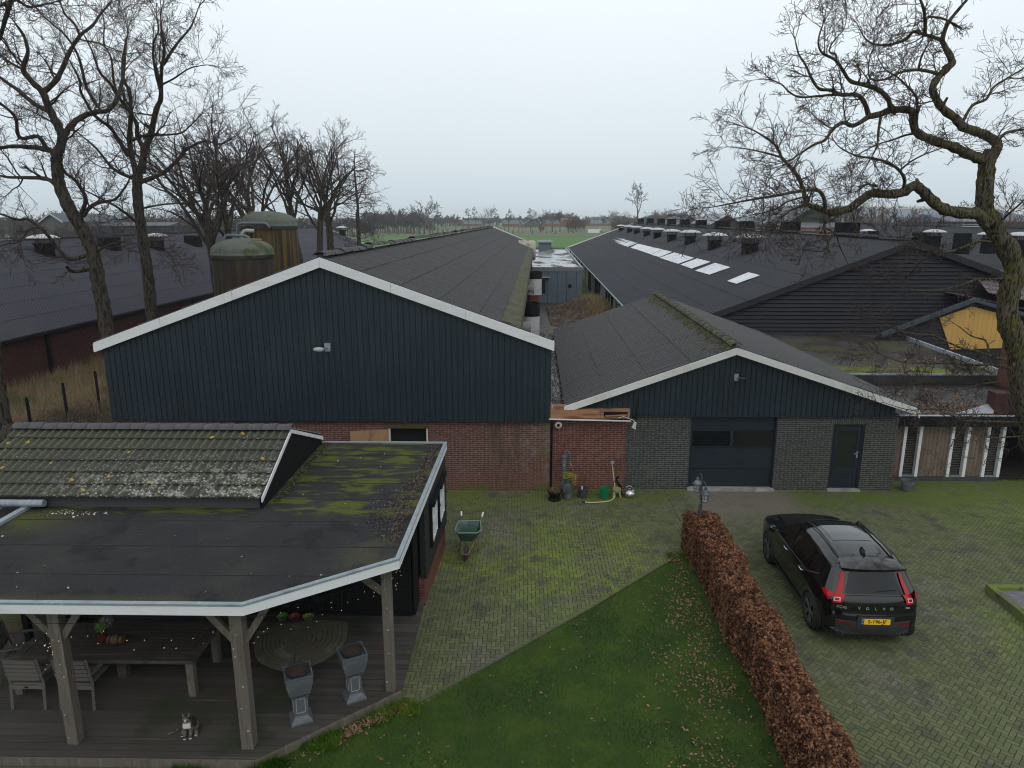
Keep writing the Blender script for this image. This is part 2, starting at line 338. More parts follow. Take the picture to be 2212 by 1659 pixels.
M['soldier'] = brickmat('soldier_brick', (.045,.048,.046), (.07,.072,.066), (.20,.195,.175), 'x', bw=.0625, bh=.5)
M['soldierred'] = brickmat('soldier_red_brick', (.11,.06,.04), (.08,.05,.03), (.17,.15,.11), 'x', bw=.0625, bh=.5, layers=[((.07,.07,.02), 5, .45, .6)])
M['planter_soil'] = mk('pot_soil', (.045,.026,.018), .95, [((.12,.06,.04), 30, .6, .7)], bump=(50,1,.02))
M['bark'] = mk('bark', (.070,.061,.050), .95, [((.065,.068,.028), 1.3, .52, .70), ((.022,.019,.016), 5, .46, .60, (3,3,.5)), ((.10,.095,.085), 8, .62, .72)], bump=(9,1,.10,(1,1,.3)), spec=.1)
M['barkmoss'] = mk('bark_mossy', (.112,.097,.064), .95, [((.100,.095,.030), 2.2, .50, .66), ((.22,.215,.18), 7, .62, .68), ((.022,.019,.014), 7, .46, .60, (4,4,.6))], bump=(11,1,.09,(1,1,.3)), spec=.1)
M['twig'] = mk('twig', (.066,.051,.046), .9, spec=.1)
M['twigrow'] = mk('twig_row', (.080,.066,.062), .95, spec=.1)
M['twigfar'] = mk('twig_far', (.080,.070,.067), .95, [((.060,.056,.056), .02, .45, .6)], spec=.1)
M['twigbrown'] = mk('twig_brown', (.12,.085,.06), .95)
M['twigred'] = mk('twig_red_brown', (.10,.055,.048), .95)
# ---------------------------------------------------------------- the ground and its sheets
def sheet(name, pts, z, m, n=None, thick=.02):
    mb = MB(); mb.prism(pts, z-thick, z); return tag(mb.build(name, m), kind='structure')
g = MB(); g.poly([(-1500,-200,-.06),(1500,-200,-.06),(1500,2400,-.06),(-1500,2400,-.06)]); tag(g.build('ground', M['field']), kind='structure')
sheet('weedy_strip', [(-60,-10),(-2.5,-10),(-2.5,20),(-12,20),(-12,110),(-60,110)], -.04, M['weedsoil'], thick=.01)
sheet('back_yard', [(.5,20.2),(8,20.2),(8.5,70),(.9,70)], -.035, M['mud'], thick=.01)
sheet('crop_field', [(-60,150),(66,150),(66,300),(-60,300)], -.03, M['crop'], thick=.01)
sheet('meadow', [(-140,318),(160,318),(200,560),(-200,560)], -.03, M['meadow'], thick=.01)
sheet('field_track', [(42,262),(100,262),(96,276),(42,271)], .0, mk('track', (.30,.30,.27), .9), thick=.02)
# paving: every brick laid in herringbone
YARD_L = [(-2.15,10.55),(-2.1,12.8),(-2.3,20.1),(4.22,20.1),(4.22,16.15),(1.45,13.4),(-.67,11.33),(-1.77,10.2)]
def inpoly(x, y, P):
    c = False; j = len(P)-1
    for i in range(len(P)):
        if (P[i][1] > y) != (P[j][1] > y) and x < (P[j][0]-P[i][0])*(y-P[i][1])/(P[j][1]-P[i][1])+P[i][0]: c = not c
        j = i
    return c
YARD_R = [(4.15,20.1),(10.9,20.1),(10.9,21.0),(24,21.0),(24,2),(4.35,2),(4.35,16.2),(4.15,16.2)]
def herring(P, rot, ox, oy):
    u = .087; g_ = .0045; mb = MB(); cols = []; r_ = random.Random(3)
    xs = [p[0] for p in P]; ys = [p[1] for p in P]; cx, cy = (min(xs)+max(xs))/2, (min(ys)+max(ys))/2
    n = int(math.hypot(max(xs)-min(xs), max(ys)-min(ys))/u/2)+2; ca, sa = cos(rot), sin(rot)
    for i in range(-n, n):
        for j in range(-n, n):
            k = (i-j) % 4
            if k == 0: w_, h_ = 2, 1
            elif k == 3: w_, h_ = 1, 2
            else: continue
            x0, y0 = i*u, j*u; mx_, my_ = x0+w_*u/2, y0+h_*u/2
            X = cx+mx_*ca-my_*sa; Y = cy+mx_*sa+my_*ca
            if not inpoly(X, Y, P): continue
            z = r_.uniform(-.0025, .0025) + .006*sin(X*1.3)*sin(Y*.9)-.006; e1 = w_*u/2-g_; e2 = h_*u/2-g_; tx, ty = r_.uniform(-.006,.006), r_.uniform(-.006,.006)
            b = len(mb.v)
            for d, zz in ((0, -.03), (0, -.004), (.005, 0)):
                for sx_, sy_ in ((-1,-1),(1,-1),(1,1),(-1,1)):
                    lx, ly = mx_+sx_*(e1-d), my_+sy_*(e2-d)
                    mb.v.append((cx+lx*ca-ly*sa, cy+lx*sa+ly*ca, z+zz+sx_*e1*tx+sy_*e2*ty))
            mb.f.append((b+8,b+9,b+10,b+11))
            for q in range(4): mb.f.append((b+4+q,b+4+(q+1)%4,b+8+(q+1)%4,b+8+q))
            for q in range(4): mb.f.append((b+q,b+(q+1)%4,b+4+(q+1)%4,b+4+q))
            cols += [r_.random()]*9
    mb.m = [0]*len(mb.f)
    return mb, cols
mb, cols = herring(YARD_L, 0, 0, 0); tag(mb.build('paving', M['pave'], cols=cols), kind='structure')
mb, cols = herring(YARD_R, pi/4, 0, 0); tag(mb.build('driveway', M['pave'], cols=cols), kind='structure')
sheet('paving_bed', [(-2.6,10.1),(-2.6,20.3),(10.8,20.3),(10.8,21.1),(24,21.1),(24,2),(4.2,2),(4.2,16.2),(-1.9,10.0)], -.018, M['joint'], thick=.02)
# kerb between the paving and the lawn
kb = MB(); KP = [(4.12,16.14),(1.45,13.38),(-.67,11.31),(-1.80,10.26)]
for a, b in zip(KP, KP[1:]):
    n = int(math.hypot(b[0]-a[0], b[1]-a[1])/.5)
    for i in range(n):
        p = lerp((*a,.0), (*b,.0), (i+.01)/n); q = lerp((*a,.0), (*b,.0), (i+.99)/n); kb.bar(p, q, .06, .05)
tag(kb.build('lawn_kerb', M['pave']), kind='structure')
LAWN = [(4.1,16.1),(1.45,13.35),(-.67,11.28),(-1.80,10.22),(-2.1,10.4),(-3.95,8.8),(-9,8.75),(-9,3),(4.2,3)]
sheet('lawn', LAWN, -.01, M['lawn'], thick=.04)
def blades(P, n, h, wd, m, name, label, z=0, seed=1, lean=.5, tuft=1):
    r_ = random.Random(seed); mb = MB(); cols = []; xs = [p[0] for p in P]; ys = [p[1] for p in P]; k = 0
    while k < n:
        X, Y = r_.uniform(min(xs), max(xs)), r_.uniform(min(ys), max(ys)); k += 1
        if not inpoly(X, Y, P): continue
        for q in range(tuft):
            x, y = X+r_.gauss(0,.03)*(tuft > 1), Y+r_.gauss(0,.03)*(tuft > 1)
            a = r_.uniform(0, 2*pi); hh = h*r_.uniform(.45,1.2); dx, dy = cos(a)*wd, sin(a)*wd; l1 = r_.uniform(-lean,lean)*hh; l2 = r_.uniform(-lean,lean)*hh
            b = len(mb.v); mb.v += [(x-dx,y-dy,z),(x+dx,y+dy,z),(x+l1,y+l2,z+hh)]; mb.f.append((b,b+1,b+2)); cols.append(r_.random())
    mb.m = [0]*len(mb.f)
    return tag(mb.build(name, m, cols=cols), label, 'grass', kind='stuff')
blades(LAWN, 150000, .045, .0055, M['blade'], 'lawn_grass', 'short green lawn grass growing up to the paving and the hedge', -.01, lean=.9)
WEED = [(-30,16),(-12.2,16),(-12.2,60),(-24,60),(-30,30)]
blades(WEED, 26000, .55, .010, M['dryblade'], 'tall_grass', 'tall dry brown grass growing between the brick barn and the dark barn', -.04, 2, .45, tuft=3)
for k_, (x_, y_, n_) in enumerate(((-3.1, 9.35, 900), (-3.75, 8.78, 900), (-1.95, 10.1, 500), (-4.9, 8.6, 500), (-2.4, 9.9, 300), (3.7, 15.6, 300))):
    blades([(x_-.28,y_-.16),(x_+.28,y_-.16),(x_+.28,y_+.2),(x_-.28,y_+.2)], n_, .13, .008, M['blade'], 'weed_tuft', ['taller green weeds growing at the slanted edge of the deck','taller green weeds growing at the front corner of the deck','green weeds growing where deck, paving and lawn meet','grass tuft growing on the brick path before the deck','small green tuft in the dead leaves by the deck edge','green tuft growing at the lawn tip beside the hedge'][k_], -.01, 50+k_, .9)
def leafmat(n, place, m, name, label, size, seed, kind='stuff', cat='leaves', parent=None):
    r_ = random.Random(seed); mb = MB(); cols = []
    for i in range(n):
        p, nn = place(r_)
        if p is None: continue
        t = nrm((r_.gauss(0,1), r_.gauss(0,1), r_.gauss(0,1))); nn = nrm(add(nn, mul(t, .8))); a = nrm(cross(nn, (r_.gauss(0,1), r_.gauss(0,1), r_.gauss(0,1)))); b_ = cross(nn, a)
        s1 = size*r_.uniform(.6,1.3); s2 = s1*r_.uniform(.35,.6); b = len(mb.v)
        mb.v += [add(p, mul(a,-s1)), add(p, add(mul(b_,s2), mul(nn,s2*.4))), add(p, mul(a,s1)), add(p, add(mul(b_,-s2), mul(nn,s2*.4)))]
        mb.f.append((b,b+1,b+2,b+3)); cols.append(r_.random())
    mb.m = [0]*len(mb.f); o = mb.build(name, m, parent, cols=cols)
    return tag(o, label, cat, kind=kind) if not parent else o
def lawn_leaf(r_):
    if r_.random() < .62:
        y = r_.uniform(6, 16); x = 3.75-abs(r_.gauss(0,.7))
    elif r_.random() < .45:
        t = r_.random(); x = -2.1-1.85*t+r_.gauss(0,.05)+.18; y = 10.4-1.6*t+r_.gauss(0,.08)-.15
    else: x, y = r_.uniform(-4,3.8), r_.uniform(6,16)
    if not inpoly(x, y, LAWN): return None, None
    if sin(x*2.1+y)*sin(y*1.7-x*.6)+.6*sin(x*6.3+2)*sin(y*5.1) < r_.uniform(-.3,.5) and r_.random() < .85: return None, None
    return (x, y, .035), (0,0,1)
leafmat(6000, lawn_leaf, M['leaf'], 'fallen_leaves', 'brown dead leaves lying scattered on the green lawn by the hedge', .027, 5)
def pave_leaf(r_):
    q = r_.random()
    if q < .35: x, y = r_.uniform(-2,4), 19.7-abs(r_.gauss(0,.25))
    elif q < .7: x, y = r_.uniform(-2,4), r_.uniform(14,19.6)
    else: x, y = r_.uniform(4.6,15), r_.uniform(8,19.5)
    if x < 4.2 and not inpoly(x, y, YARD_L): return None, None
    return (x, y, .012), (0,0,1)
leafmat(420, pave_leaf, M['leaf'], 'paving_leaves', 'few brown leaves lying loose on the mossy brick paving', .028, 6)
# far hills of trees on the horizon are built further down
# ---------------------------------------------------------------- roofs
def wave_roof(mb, R0, R1, E0, E1, pitch, amp, rows, step, per=6, prof=None, thick=.03, m=0, jit=0, seed=1):
    """corrugated or tiled slope between a ridge R0-R1 and an eave E0-E1, in overlapping rows"""
    r_ = random.Random(seed)
    Ln = dist(R0, R1); nw = max(1, round(Ln/pitch)); nu = nw*per
    nn = nrm(cross(sub(R1, R0), sub(E0, R0)))
    if nn[2] < 0: nn = mul(nn, -1)
    prof = prof or (lambda t: 1.6*abs(sin(pi*t))**.8-1)
    vs = []
    for k in range(rows):
        vs += [(k/rows, 0), ((k+1)/rows, step)]
    vs.append((1, step-thick))
    base = len(mb.v); js = [[r_.uniform(0, jit) for _ in range(nw+1)] for _ in range(rows)]
    for u in range(nu+1):
        t = u/nu; a = lerp(R0, R1, t); b = lerp(E0, E1, t); h = amp*prof((u % per)/per)
        for q, (v, s_) in enumerate(vs):
            jj = js[min(q//2, rows-1)][u//per]
            p = lerp(a, b, v + (.02/rows if s_ > 0 and v < 1 else 0)); mb.v.append(add(p, mul(nn, h+s_+jj)))
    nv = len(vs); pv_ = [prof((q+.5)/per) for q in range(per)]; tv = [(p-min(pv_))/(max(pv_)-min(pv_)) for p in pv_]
    for u in range(nu):
        for v in range(nv-1):
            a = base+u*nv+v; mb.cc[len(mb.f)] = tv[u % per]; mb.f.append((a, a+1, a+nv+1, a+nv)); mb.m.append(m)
def ridge_caps(mb, R0, R1, ln, rad, dn=(.25, .09), seed=1, jit=.01, m=0, seg=7, ang=1.15):
    """overlapping half-round ridge pieces"""
    r_ = random.Random(seed); n = max(1, round(dist(R0, R1)/ln)); d = nrm(sub(R1, R0)); s = nrm(cross(d, (0,0,1)))
    for i in range(n):
        a = lerp(R0, R1, i/n); b = lerp(R0, R1, (i+1.08)/n); j = r_.uniform(-jit, jit)
        base = len(mb.v)
        for p, k in ((a, 1.12), (b, .95)):
            for q in range(seg):
                t = -ang + 2*ang*q/(seg-1); mb.v.append(add(add(p, mul(s, sin(t)*rad*k)), (0, 0, (cos(t)-.55)*rad*k*.9 + j + (.012 if k > 1 else 0))))
        for q in range(seg-1): mb.face((base+q, base+q+1, base+seg+q+1, base+seg+q), m)
        # thick near rim
        b2 = len(mb.v)
        for q in range(seg):
            t = -ang + 2*ang*q/(seg-1); mb.v.append(add(add(a, mul(s, sin(t)*rad*.98)), (0, 0, (cos(t)-.55)*rad*.85*.9 + j)))
        for q in range(seg-1): mb.face((b2+q, b2+q+1, base+q+1, base+q), m)
def clad_gable(mb, x0, x1, zb, ztop, y, pitch=.166, gap=.022, deep=.028, m=0):
    n = round((x1-x0)/pitch); p = (x1-x0)/n
    pts = [(x0, zb), (x1, zb)] + [(x0+(x1-x0)*(12-i)/12, ztop(x0+(x1-x0)*(12-i)/12)) for i in range(13)]
    mb.yprism(pts, y+deep, y+deep+.06, m)
    for i in range(n):
        a = x0+i*p+gap/2; b = x0+(i+1)*p-gap/2; c = (a+b)/2
        za, zb_, zc = ztop(a), ztop(b), ztop(c)
        top = [(b, zb_-.01), (c, zc-.01), (a, za-.01)] if zc > max(za, zb_) else [(b, zb_-.01), (a, za-.01)]
        mb.yprism([(a, zb-.01), (b, zb-.01)] + top, y, y+deep+.005, m)
def roofline(pts):
    def f(x):
        for a, b in zip(pts, pts[1:]):
            if x <= b[0] or b is pts[-1]: return a[1] + (b[1]-a[1])*(x-a[0])/(b[0]-a[0])
    return f
def barge(mb, pts, y, h=.27, t=.04, m=0, joints=()):
    """white verge boards along the roof line pts (x,z)"""
    for a, b in zip(pts, pts[1:]):
        mb.yprism([(a[0], a[1]-h), (b[0], b[1]-h), (b[0], b[1]), (a[0], a[1])], y, y+t, m)
# ================================================================ the big workshop barn with its navy gable
YF = 19.6
A = at(203, 740, y=YF); B = at(690, 556, y=YF); C = at(1196, 737, y=YF)
FR = at(1063, 491, z=B[2]); EV = at(1116, 708.5, y=YF); FE = at(1150, 533, z=EV[2]); FE = (FE[0]+(84.5-FE[1])*.02, 84.5, EV[2]); FL_ = (-9.5, 84.5, A[2])
barn = E('barn', (-5.6, 19.8, 0), 'large barn with navy ribbed gable, white verge boards and long brown corrugated roof', 'barn')
x0, x1 = at(228, 800, y=19.72)[0], at(1191, 800, y=19.72)[0]; zb = at(700, 907, y=19.72)[2]
rl = roofline([(A[0], A[2]-.02), (B[0], B[2]-.02), (C[0], C[2]-.02)])
mb = MB(); clad_gable(mb, x0, x1, zb, rl, 19.70); mb.box((x0-.02,19.66,zb-.03),(x1+.02,19.80,zb-.012)); mb.build('gable_cladding', M['navy'], barn)
# brick wall with the window opening
wl, wr = at(843, 950, y=19.8)[0], at(921, 950, y=19.8)[0]; wt = at(880, 926, y=19.8)[2]; wb = wt-.95
zt = zb+.04; xa, xb = x0+.02, x1-.01
mb = MB(); mb.box((xa,19.8,-.1),(wl-.05,20.0,zt)); mb.box((wr+.05,19.8,-.1),(xb,20.0,zt)); mb.box((wl-.05,19.8,-.1),(wr+.05,20.0,wb-.05)); mb.box((wl-.05,19.803,wt+.05),(wr+.05,20.0,zt))
bw_ = mb.build('brick_wall', M['redbrick'], barn)
mb = MB(); mb.box((wl-.16,19.79,wt+.01),(wr+.10,19.9,wt+.21)); mb.build('lintel', M['soldierred'], barn)
mb = MB(); mb.box((at(512,930,y=19.8)[0],19.79,wt+.04),(at(603,930,y=19.8)[0],19.9,wt+.2)); mb.build('lintel', M['soldierred'], barn)
mb = MB(); mb.box((xa-.02,20.0,-.1),(xa+.02+.2,FE[1]-.3,A[2]-.35)); mb.box((EV[0]-.6,20.0,-.1),(EV[0]-.4,FE[1]-.3,EV[2]-.15)); mb.box((EV[0]-.5,20.01,-.1),(xb,20.15,C[2]-.4)); mb.build('side_wall', M['redbrick'], barn)
wn = MB(); wn.box((wl-.05,19.83,wb-.05),(wl,19.93,wt+.05)); wn.box((wr,19.83,wb-.05),(wr+.05,19.93,wt+.05)); wn.box((wl,19.83,wt),(wr,19.93,wt+.05)); wn.box((wl,19.83,wb-.05),(wr,19.93,wb))
wn.build('window_frame', M['whitedirty'], barn)
mb = MB(); mb.box((wl-.04,20.01,wb-.04),(wr+.04,20.6,wt+.04)); mb.build('window_recess', M['dark'], barn)
mb = MB(); s0 = at(757, 932, y=19.5); mb.hexa([(s0[0],19.45,wb-.2),(wl-.04,19.80,wb-.2),(wl-.04,19.83,wb-.2),(s0[0],19.48,wb-.2),(s0[0],19.45,s0[2]+.02),(wl-.04,19.78,wt-.03),(wl-.04,19.81,wt-.03),(s0[0],19.48,s0[2]+.02)])
mb.build('shutter', mk('plywood', (.33,.20,.11), .8, [((.22,.13,.07), 1.2, .5, .65, (3,1,1))]), barn)
# roof
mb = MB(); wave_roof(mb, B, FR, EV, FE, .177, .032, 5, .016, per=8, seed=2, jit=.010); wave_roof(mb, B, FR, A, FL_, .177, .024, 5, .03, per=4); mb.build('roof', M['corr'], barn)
mb = MB(); ridge_caps(mb, add(B,(0,.02,.09)), add(FR,(0,0,.09)), .9, .21, jit=.045, seed=4); mb.build('ridge_cap', M['ridgedark'], barn)
mb = MB(); barge(mb, [(A[0],A[2]),(B[0],B[2])], YF-.04); barge(mb, [(B[0]+.006,B[2]),(C[0],C[2])], YF-.04)
mb.box((A[0]-.02,YF-.037,A[2]-.268),(A[0],YF+.5,A[2]-.03)); mb.box((C[0],YF-.037,C[2]-.268),(C[0]+.02,YF+.3,C[2]-.03))
for t in (.30,.62): 
    for P_, Q_ in ((A,B),(B,C)):
        q = lerp(P_, Q_, t); mb.box((q[0]-.004,YF-.043,q[2]-.262),(q[0]+.004,YF-.03,q[2]-.004), 1)
mb.build('verge_board', [M['white'], M['steel']], barn)
mb = MB(); far = [(FL_[0],FL_[2]),(FR[0],FR[2]),(FE[0],FE[2])]; barge(mb, [(p[0],p[1]+.08) for p in far], FE[1]+.1, .22); mb.build('verge_board', M['white'], barn)
mb = MB(); mb.yprism([(FL_[0]+.1,0),(FE[0]-.1,0),(FE[0]-.1,FE[2]-.1),(FR[0],FR[2]-.1),(FL_[0]+.1,FL_[2]-.1)], FE[1]-.3, FE[1]-.05); mb.build('gable_wall', M['redbrick'], barn)
# mossy eave and its overhanging edge
mb = MB(); n = 150; r_ = random.Random(9)
prof = [(-.42,.055),(-.2,.07),(.0,.055),(.1,-.01),(.13,-.14),(.12,-.30),(.06,-.36)]
for i in range(n+1):
    t = i/n; e_ = lerp(EV, FE, t); k = .6+.4*math.exp(-t*6)
    for j, (dx, dz) in enumerate(prof):
        q = r_.uniform(-.025,.03)*(j in (0,1,2)); mb.v.append((e_[0]+dx+(q if j == 0 else 0), e_[1]+.06*(i == 0), e_[2]-dx*.35*(j < 3)+dz+q))
for i in range(n):
    for j in range(len(prof)-1):
        a = i*len(prof)+j; mb.face((a, a+1, a+len(prof)+1, a+len(prof)))
mb.build('mossy_eave', M['moss'], barn)
lp = at(706, 752, y=19.6); mb = MB(); mb.box((lp[0]-.07,19.62,lp[2]-.1),(lp[0]+.09,19.70,lp[2]+.13)); mb.tube([(lp[0],19.62,lp[2]),(lp[0]-.05,19.4,lp[2]+.02)], .02, 6)
fl = mb.build('floodlight', M['steel'], barn)
mb = MB(); mb.lathe([(.02,-.18),(.055,-.13),(.072,0),(.05,.10),(.0,.12)], (lp[0]-.14,19.38,lp[2]-.0), 12, ax='x'); mb.build('lamp_head', mk('lamp_housing', (.38,.39,.38), .4), fl, smooth=True)
# exhaust fans on the barn's long side
def fan(x, y, zt_, k):
    t = MB(); t.lathe([(.42,0),(.44,.02),(.44,.9),(.40,.93),(.40,.5)], (x, y, zt_-.9), 20); return t
fans = [(1147, 655, 1150, 713, 32.5), (1154, 588, 1150, 625, 49.0)]
for i, (ux, uy, lx, ly, Y) in enumerate(fans):
    X = at(ux, uy, y=Y)[0]; zt_ = at(ux, uy, y=Y)[2]; zm = at(lx, ly-24 if i else ly-32, y=Y)[2]; zl = at(lx, ly+8, y=Y)[2]
    o = E('exhaust_fan', (X, Y, zl), ['nearer black and white exhaust fan duct on the side of the barn', 'second black and white exhaust fan duct farther along the barn side'][i], 'fan', 'exhaust fans along the barn side')
    r0 = .40 if not i else .52
    mb = MB(); mb.lathe([(r0*1.02,zm-.02),(r0*1.02,zt_),(r0*1.05,zt_+.02),(r0*1.05,zt_+.05),(r0*.96,zt_+.05),(r0*.96,zt_-.3),(.0,zt_-.3)], (X,Y,0), 24); mb.build('chimney_drum', M['black'], o, smooth=False)
    mb = MB(); mb.lathe([(r0,zl-.1),(r0,zm-.02)], (X,Y,0), 24); mb.lathe([(r0*.2,.0),(r0*1.05,.75)], (X-.75,Y-.15,zl+.35), 20, ax='x'); mb.build('white_drum', bpy.data.materials.get('drum_white') or mk('drum_white', (.42,.43,.43), .6, [((.30,.31,.31), 2, .5, .7)]), o)
    mb = MB(); mb.box((X-.3,Y+.5,zl-.9),(X+.35,Y+1.2,zl+.1)); mb.build('fan_box', [mk('fan_red', (.30,.10,.06), .7)], o)
q = at(1157, 541, y=72); o = E('duct_outlet', q, 'pale weathered round duct at the far end of the mossy barn eave', 'duct')
mb = MB(); mb.lathe([(1.0,-1.6),(1.0,-.1),(.86,.1),(.80,.1),(.8,-.6),(0,-.6)], (q[0]-.1,72,q[2]), 20, ax='x'); mb.build('duct_drum', mk('duct_old', (.36,.33,.27), .8, [((.15,.13,.10), 1.2, .5, .65)]), o)
mb = MB(); mb.box((q[0]-1.6,71.6,q[2]-2),(q[0]-.6,72.4,q[2]-.3)); mb.build('duct_bracket', M['black'], o)
# ================================================================ flat link building with the wet roof
Yl = 67.5; tl = at(1163, 577, y=Yl); tr = at(1258, 577, y=Yl); zt_ = tl[2]-.2
fl0, fl1 = at(1190, 537, z=zt_), at(1221, 537, z=zt_)
link = E('link_building', (3, Yl, 0), 'low flat-roofed link building with steel-blue panel wall and wet puddled roof', 'building')
mb = MB(); mb.box((tl[0]-.6,Yl,-.1),(tr[0],Yl+.2,zt_-.02))
for i in range(1, 5): x = tl[0]+(tr[0]-tl[0])*i/4.6; mb.box((x-.02,Yl-.012,0),(x+.02,Yl+.01,zt_-.02), 1)
mb.build('panel_wall', [mk('steel_blue_panel', (.085,.115,.14), .55, [((.07,.10,.125), .6, .4, .6)]), M['navy']], link)
s = NT('wet_roof'); f = s.ramp(s.noise(.55, 5, (1,.35,1)), .40, .50)
s.l(s.mix(f, (.035,.035,.036), (.055,.058,.062)), s.b.inputs['Base Color']); s.l(s.ramp(f, 1.3, -.05), s.b.inputs['Roughness']); s.b.inputs['Specular IOR Level'].default_value = .9
mb = MB(); mb.prism([(tl[0]-.6,Yl),(tr[0],Yl),(fl1[0],fl1[1]),(fl0[0]-3,fl0[1])], zt_-.12, zt_); mb.build('flat_roof', s.mat, link)
mb = MB(); mb.bar((tl[0]-.6,Yl,zt_),(tr[0],Yl,zt_),.12,.4); mb.bar((tr[0],Yl,zt_+.05),(fl1[0],fl1[1],zt_+.05),.15,.2,m=1); mb.bar((fl0[0]-3,fl1[1],zt_+.05),(fl1[0],fl1[1],zt_+.05),.15,.25); mb.build('roof_trim', [mk('trim_grey', (.13,.14,.15), .5), M['steel']], link)
a = at(1164, 538, z=zt_); b = at(1191, 538, z=zt_); zz = at(1178, 521, y=a[1])[2]
mb = MB(); mb.box((a[0],a[1],zt_+.01),(b[0],a[1]+3,zz-.2)); mb.box((a[0]-.25,a[1]-.25,zz-.2),(b[0]+.25,a[1]+3.2,zz), 1); mb.build('roof_cabin', [mk('cabin_blue', (.10,.13,.16), .6), M['steel']], link)
q = at(1176, 617, y=Yl-.1); mb = MB(); mb.box((q[0]-.45,Yl-.12,q[2]-.7),(q[0]+.1,Yl-.02,q[2]+.5)); mb.box((q[0]-.55,Yl-.4,q[2]+.75),(q[0]+.5,Yl-.02,q[2]+.83),1); mb.build('wall_box', [M['black'], mk('box_cap', (.3,.28,.25), .8)], link)
q = at(1231, 618, y=Yl-.1); mb = MB(); mb.lathe([(.18,-.06),(.18,.0)], (q[0],Yl-.02,q[2]), 12, ax='y'); mb.build('pipe_hole', M['black'], link)
# ================================================================ the dark barn on the right with vents and skylights
YG = 34.0
RA = at(1977, 520, y=YG); RC = at(1410, 726, y=YG); RFA = at(1368, 482, z=RA[2]); RFE = at(1228, 535, z=RC[2])
RFA = (RFA[0], 140, RFA[2]); RFE = (RFE[0], 137.5, RFE[2]); sl = (RA[2]-RC[2])/(RA[0]-RC[0])
RR = (RA[0]*2-RC[0]+2, YG, RC[2]-.3); RFR = (RFA[0]*2-RFE[0], 140, RC[2])
rb = E('vented_barn', (RA[0], YG, 0), 'wide dark grey barn with black board gable, white skylights and mushroom vents', 'barn')
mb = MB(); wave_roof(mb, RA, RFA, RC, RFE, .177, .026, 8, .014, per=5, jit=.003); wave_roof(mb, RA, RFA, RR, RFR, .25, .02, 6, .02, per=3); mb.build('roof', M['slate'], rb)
mb = MB(); ridge_caps(mb, add(RA,(0,0,.1)), add(RFA,(0,0,.1)), 1.1, .22, jit=.01); mb.build('ridge_cap', M['slate'], rb)
mb = MB(); pitch = .19; z = .3; r0 = RC; 
def gx(z): return RA[0]-(RA[2]-z)/sl+.15
k = 0; zb0 = .3
slr = (RA[2]-RR[2])/(RR[0]-RA[0])
while z < RA[2]-.15:
    z2 = min(z+pitch, RA[2]-.06); xl0, xl1 = max(gx(z), RC[0]+.2), max(gx(z2), RC[0]+.2); xr0, xr1 = min(RA[0]+(RA[2]-z)/slr-.15, RR[0]-.3), min(RA[0]+(RA[2]-z2)/slr-.15, RR[0]-.3)
    mb.hexa([(xl0,YG+.18,z),(xr0,YG+.18,z),(xr0,YG+.34,z),(xl0,YG+.34,z),(xl1,YG+.24,z2-.028),(xr1,YG+.24,z2-.028),(xr1,YG+.34,z2),(xl1,YG+.34,z2)]); z += pitch
mb.build('gable_boards', mk('black_boards', (.022,.023,.030), .75, [((.029,.030,.038), .6, .4, .65)], spec=.2), rb)
mb = MB(); mb.yprism([(RC[0]+.3,.2),(RR[0]-.4,.2),(RR[0]-.4,RR[2]-.1),(RA[0],RA[2]-.12),(RC[0]+.3,RC[2]-.1)], YG+.30, YG+.36); mb.build('gable_wall', M['dark'], rb)  # black backing put in so the gaps between boards read as shadow lines
mb = MB(); barge(mb, [(RC[0],RC[2]+.05),(RA[0],RA[2]+.05)], YG-.02, .30, .05); barge(mb, [(RA[0],RA[2]+.05),(RR[0],RR[2]+.05)], YG-.02, .30, .05); mb.build('verge_board', M['slate'], rb)
mb = MB(); barge(mb, [(RFE[0],RFE[2]+.1),(RFA[0],RFA[2]+.1),(RFR[0],RFR[2]+.1)], 140.1, .22); mb.build('verge_board', M['white'], rb)
# concrete panel side wall with posts
def along(P0, P1, y): t = (y-P0[1])/(P1[1]-P0[1]); return lerp(P0, P1, t)
mb = MB(); y = 36
while y < 137:
    p = along(RC, RFE, y); q = along(RC, RFE, min(y+2.4, 137)); mb.hexa([(p[0]+.25,y,-.1),(p[0]+.45,y,-.1),(q[0]+.45,y+2.3,-.1),(q[0]+.25,y+2.3,-.1),(p[0]+.25,y,p[2]-.12),(p[0]+.45,y,p[2]-.12),(q[0]+.45,y+2.3,p[2]-.12),(q[0]+.25,y+2.3,p[2]-.12)]); y += 2.4
mb.build('panel_wall', M['conc'], rb)
y = 38.3
while y < 137:
    p = along(RC, RFE, y); mb = MB(); mb.box((p[0]+.08,y,-.1),(p[0]+.30,y+.16,p[2]-.1)); mb.build('wall_post', M['black'] if int(y) % 2 else M['steel'], rb); y += 2.4 if y < 80 else 7.2
mb = MB(); p, q = along(RC,RFE,35), along(RC,RFE,137); mb.bar(add(p,(-.02,0,-.06)), add(q,(-.02,0,-.06)), .14, .10); mb.bar(add(p,(.10,0,.0)), add(q,(.10,0,.0)), .08, .05, m=1); mb.build('gutter', [M['steel'], M['black']], rb)
q = along(RC,RFE,53); mb = MB(); mb.box((q[0]+.18,52,0),(q[0]+.24,53,1.75)); mb.build('door', M['navy'], rb)
# point on the left slope from a picture place
def on_slope(px, py, P0, P1, Q0):
    n_ = cross(sub(P1, P0), sub(Q0, P0)); r = ray(px, py); o = (0,0,CH)
    t = sum(n_[i]*(P0[i]-o[i]) for i in range(3))/sum(n_[i]*r[i] for i in range(3)); return add(o, mul(r, t))
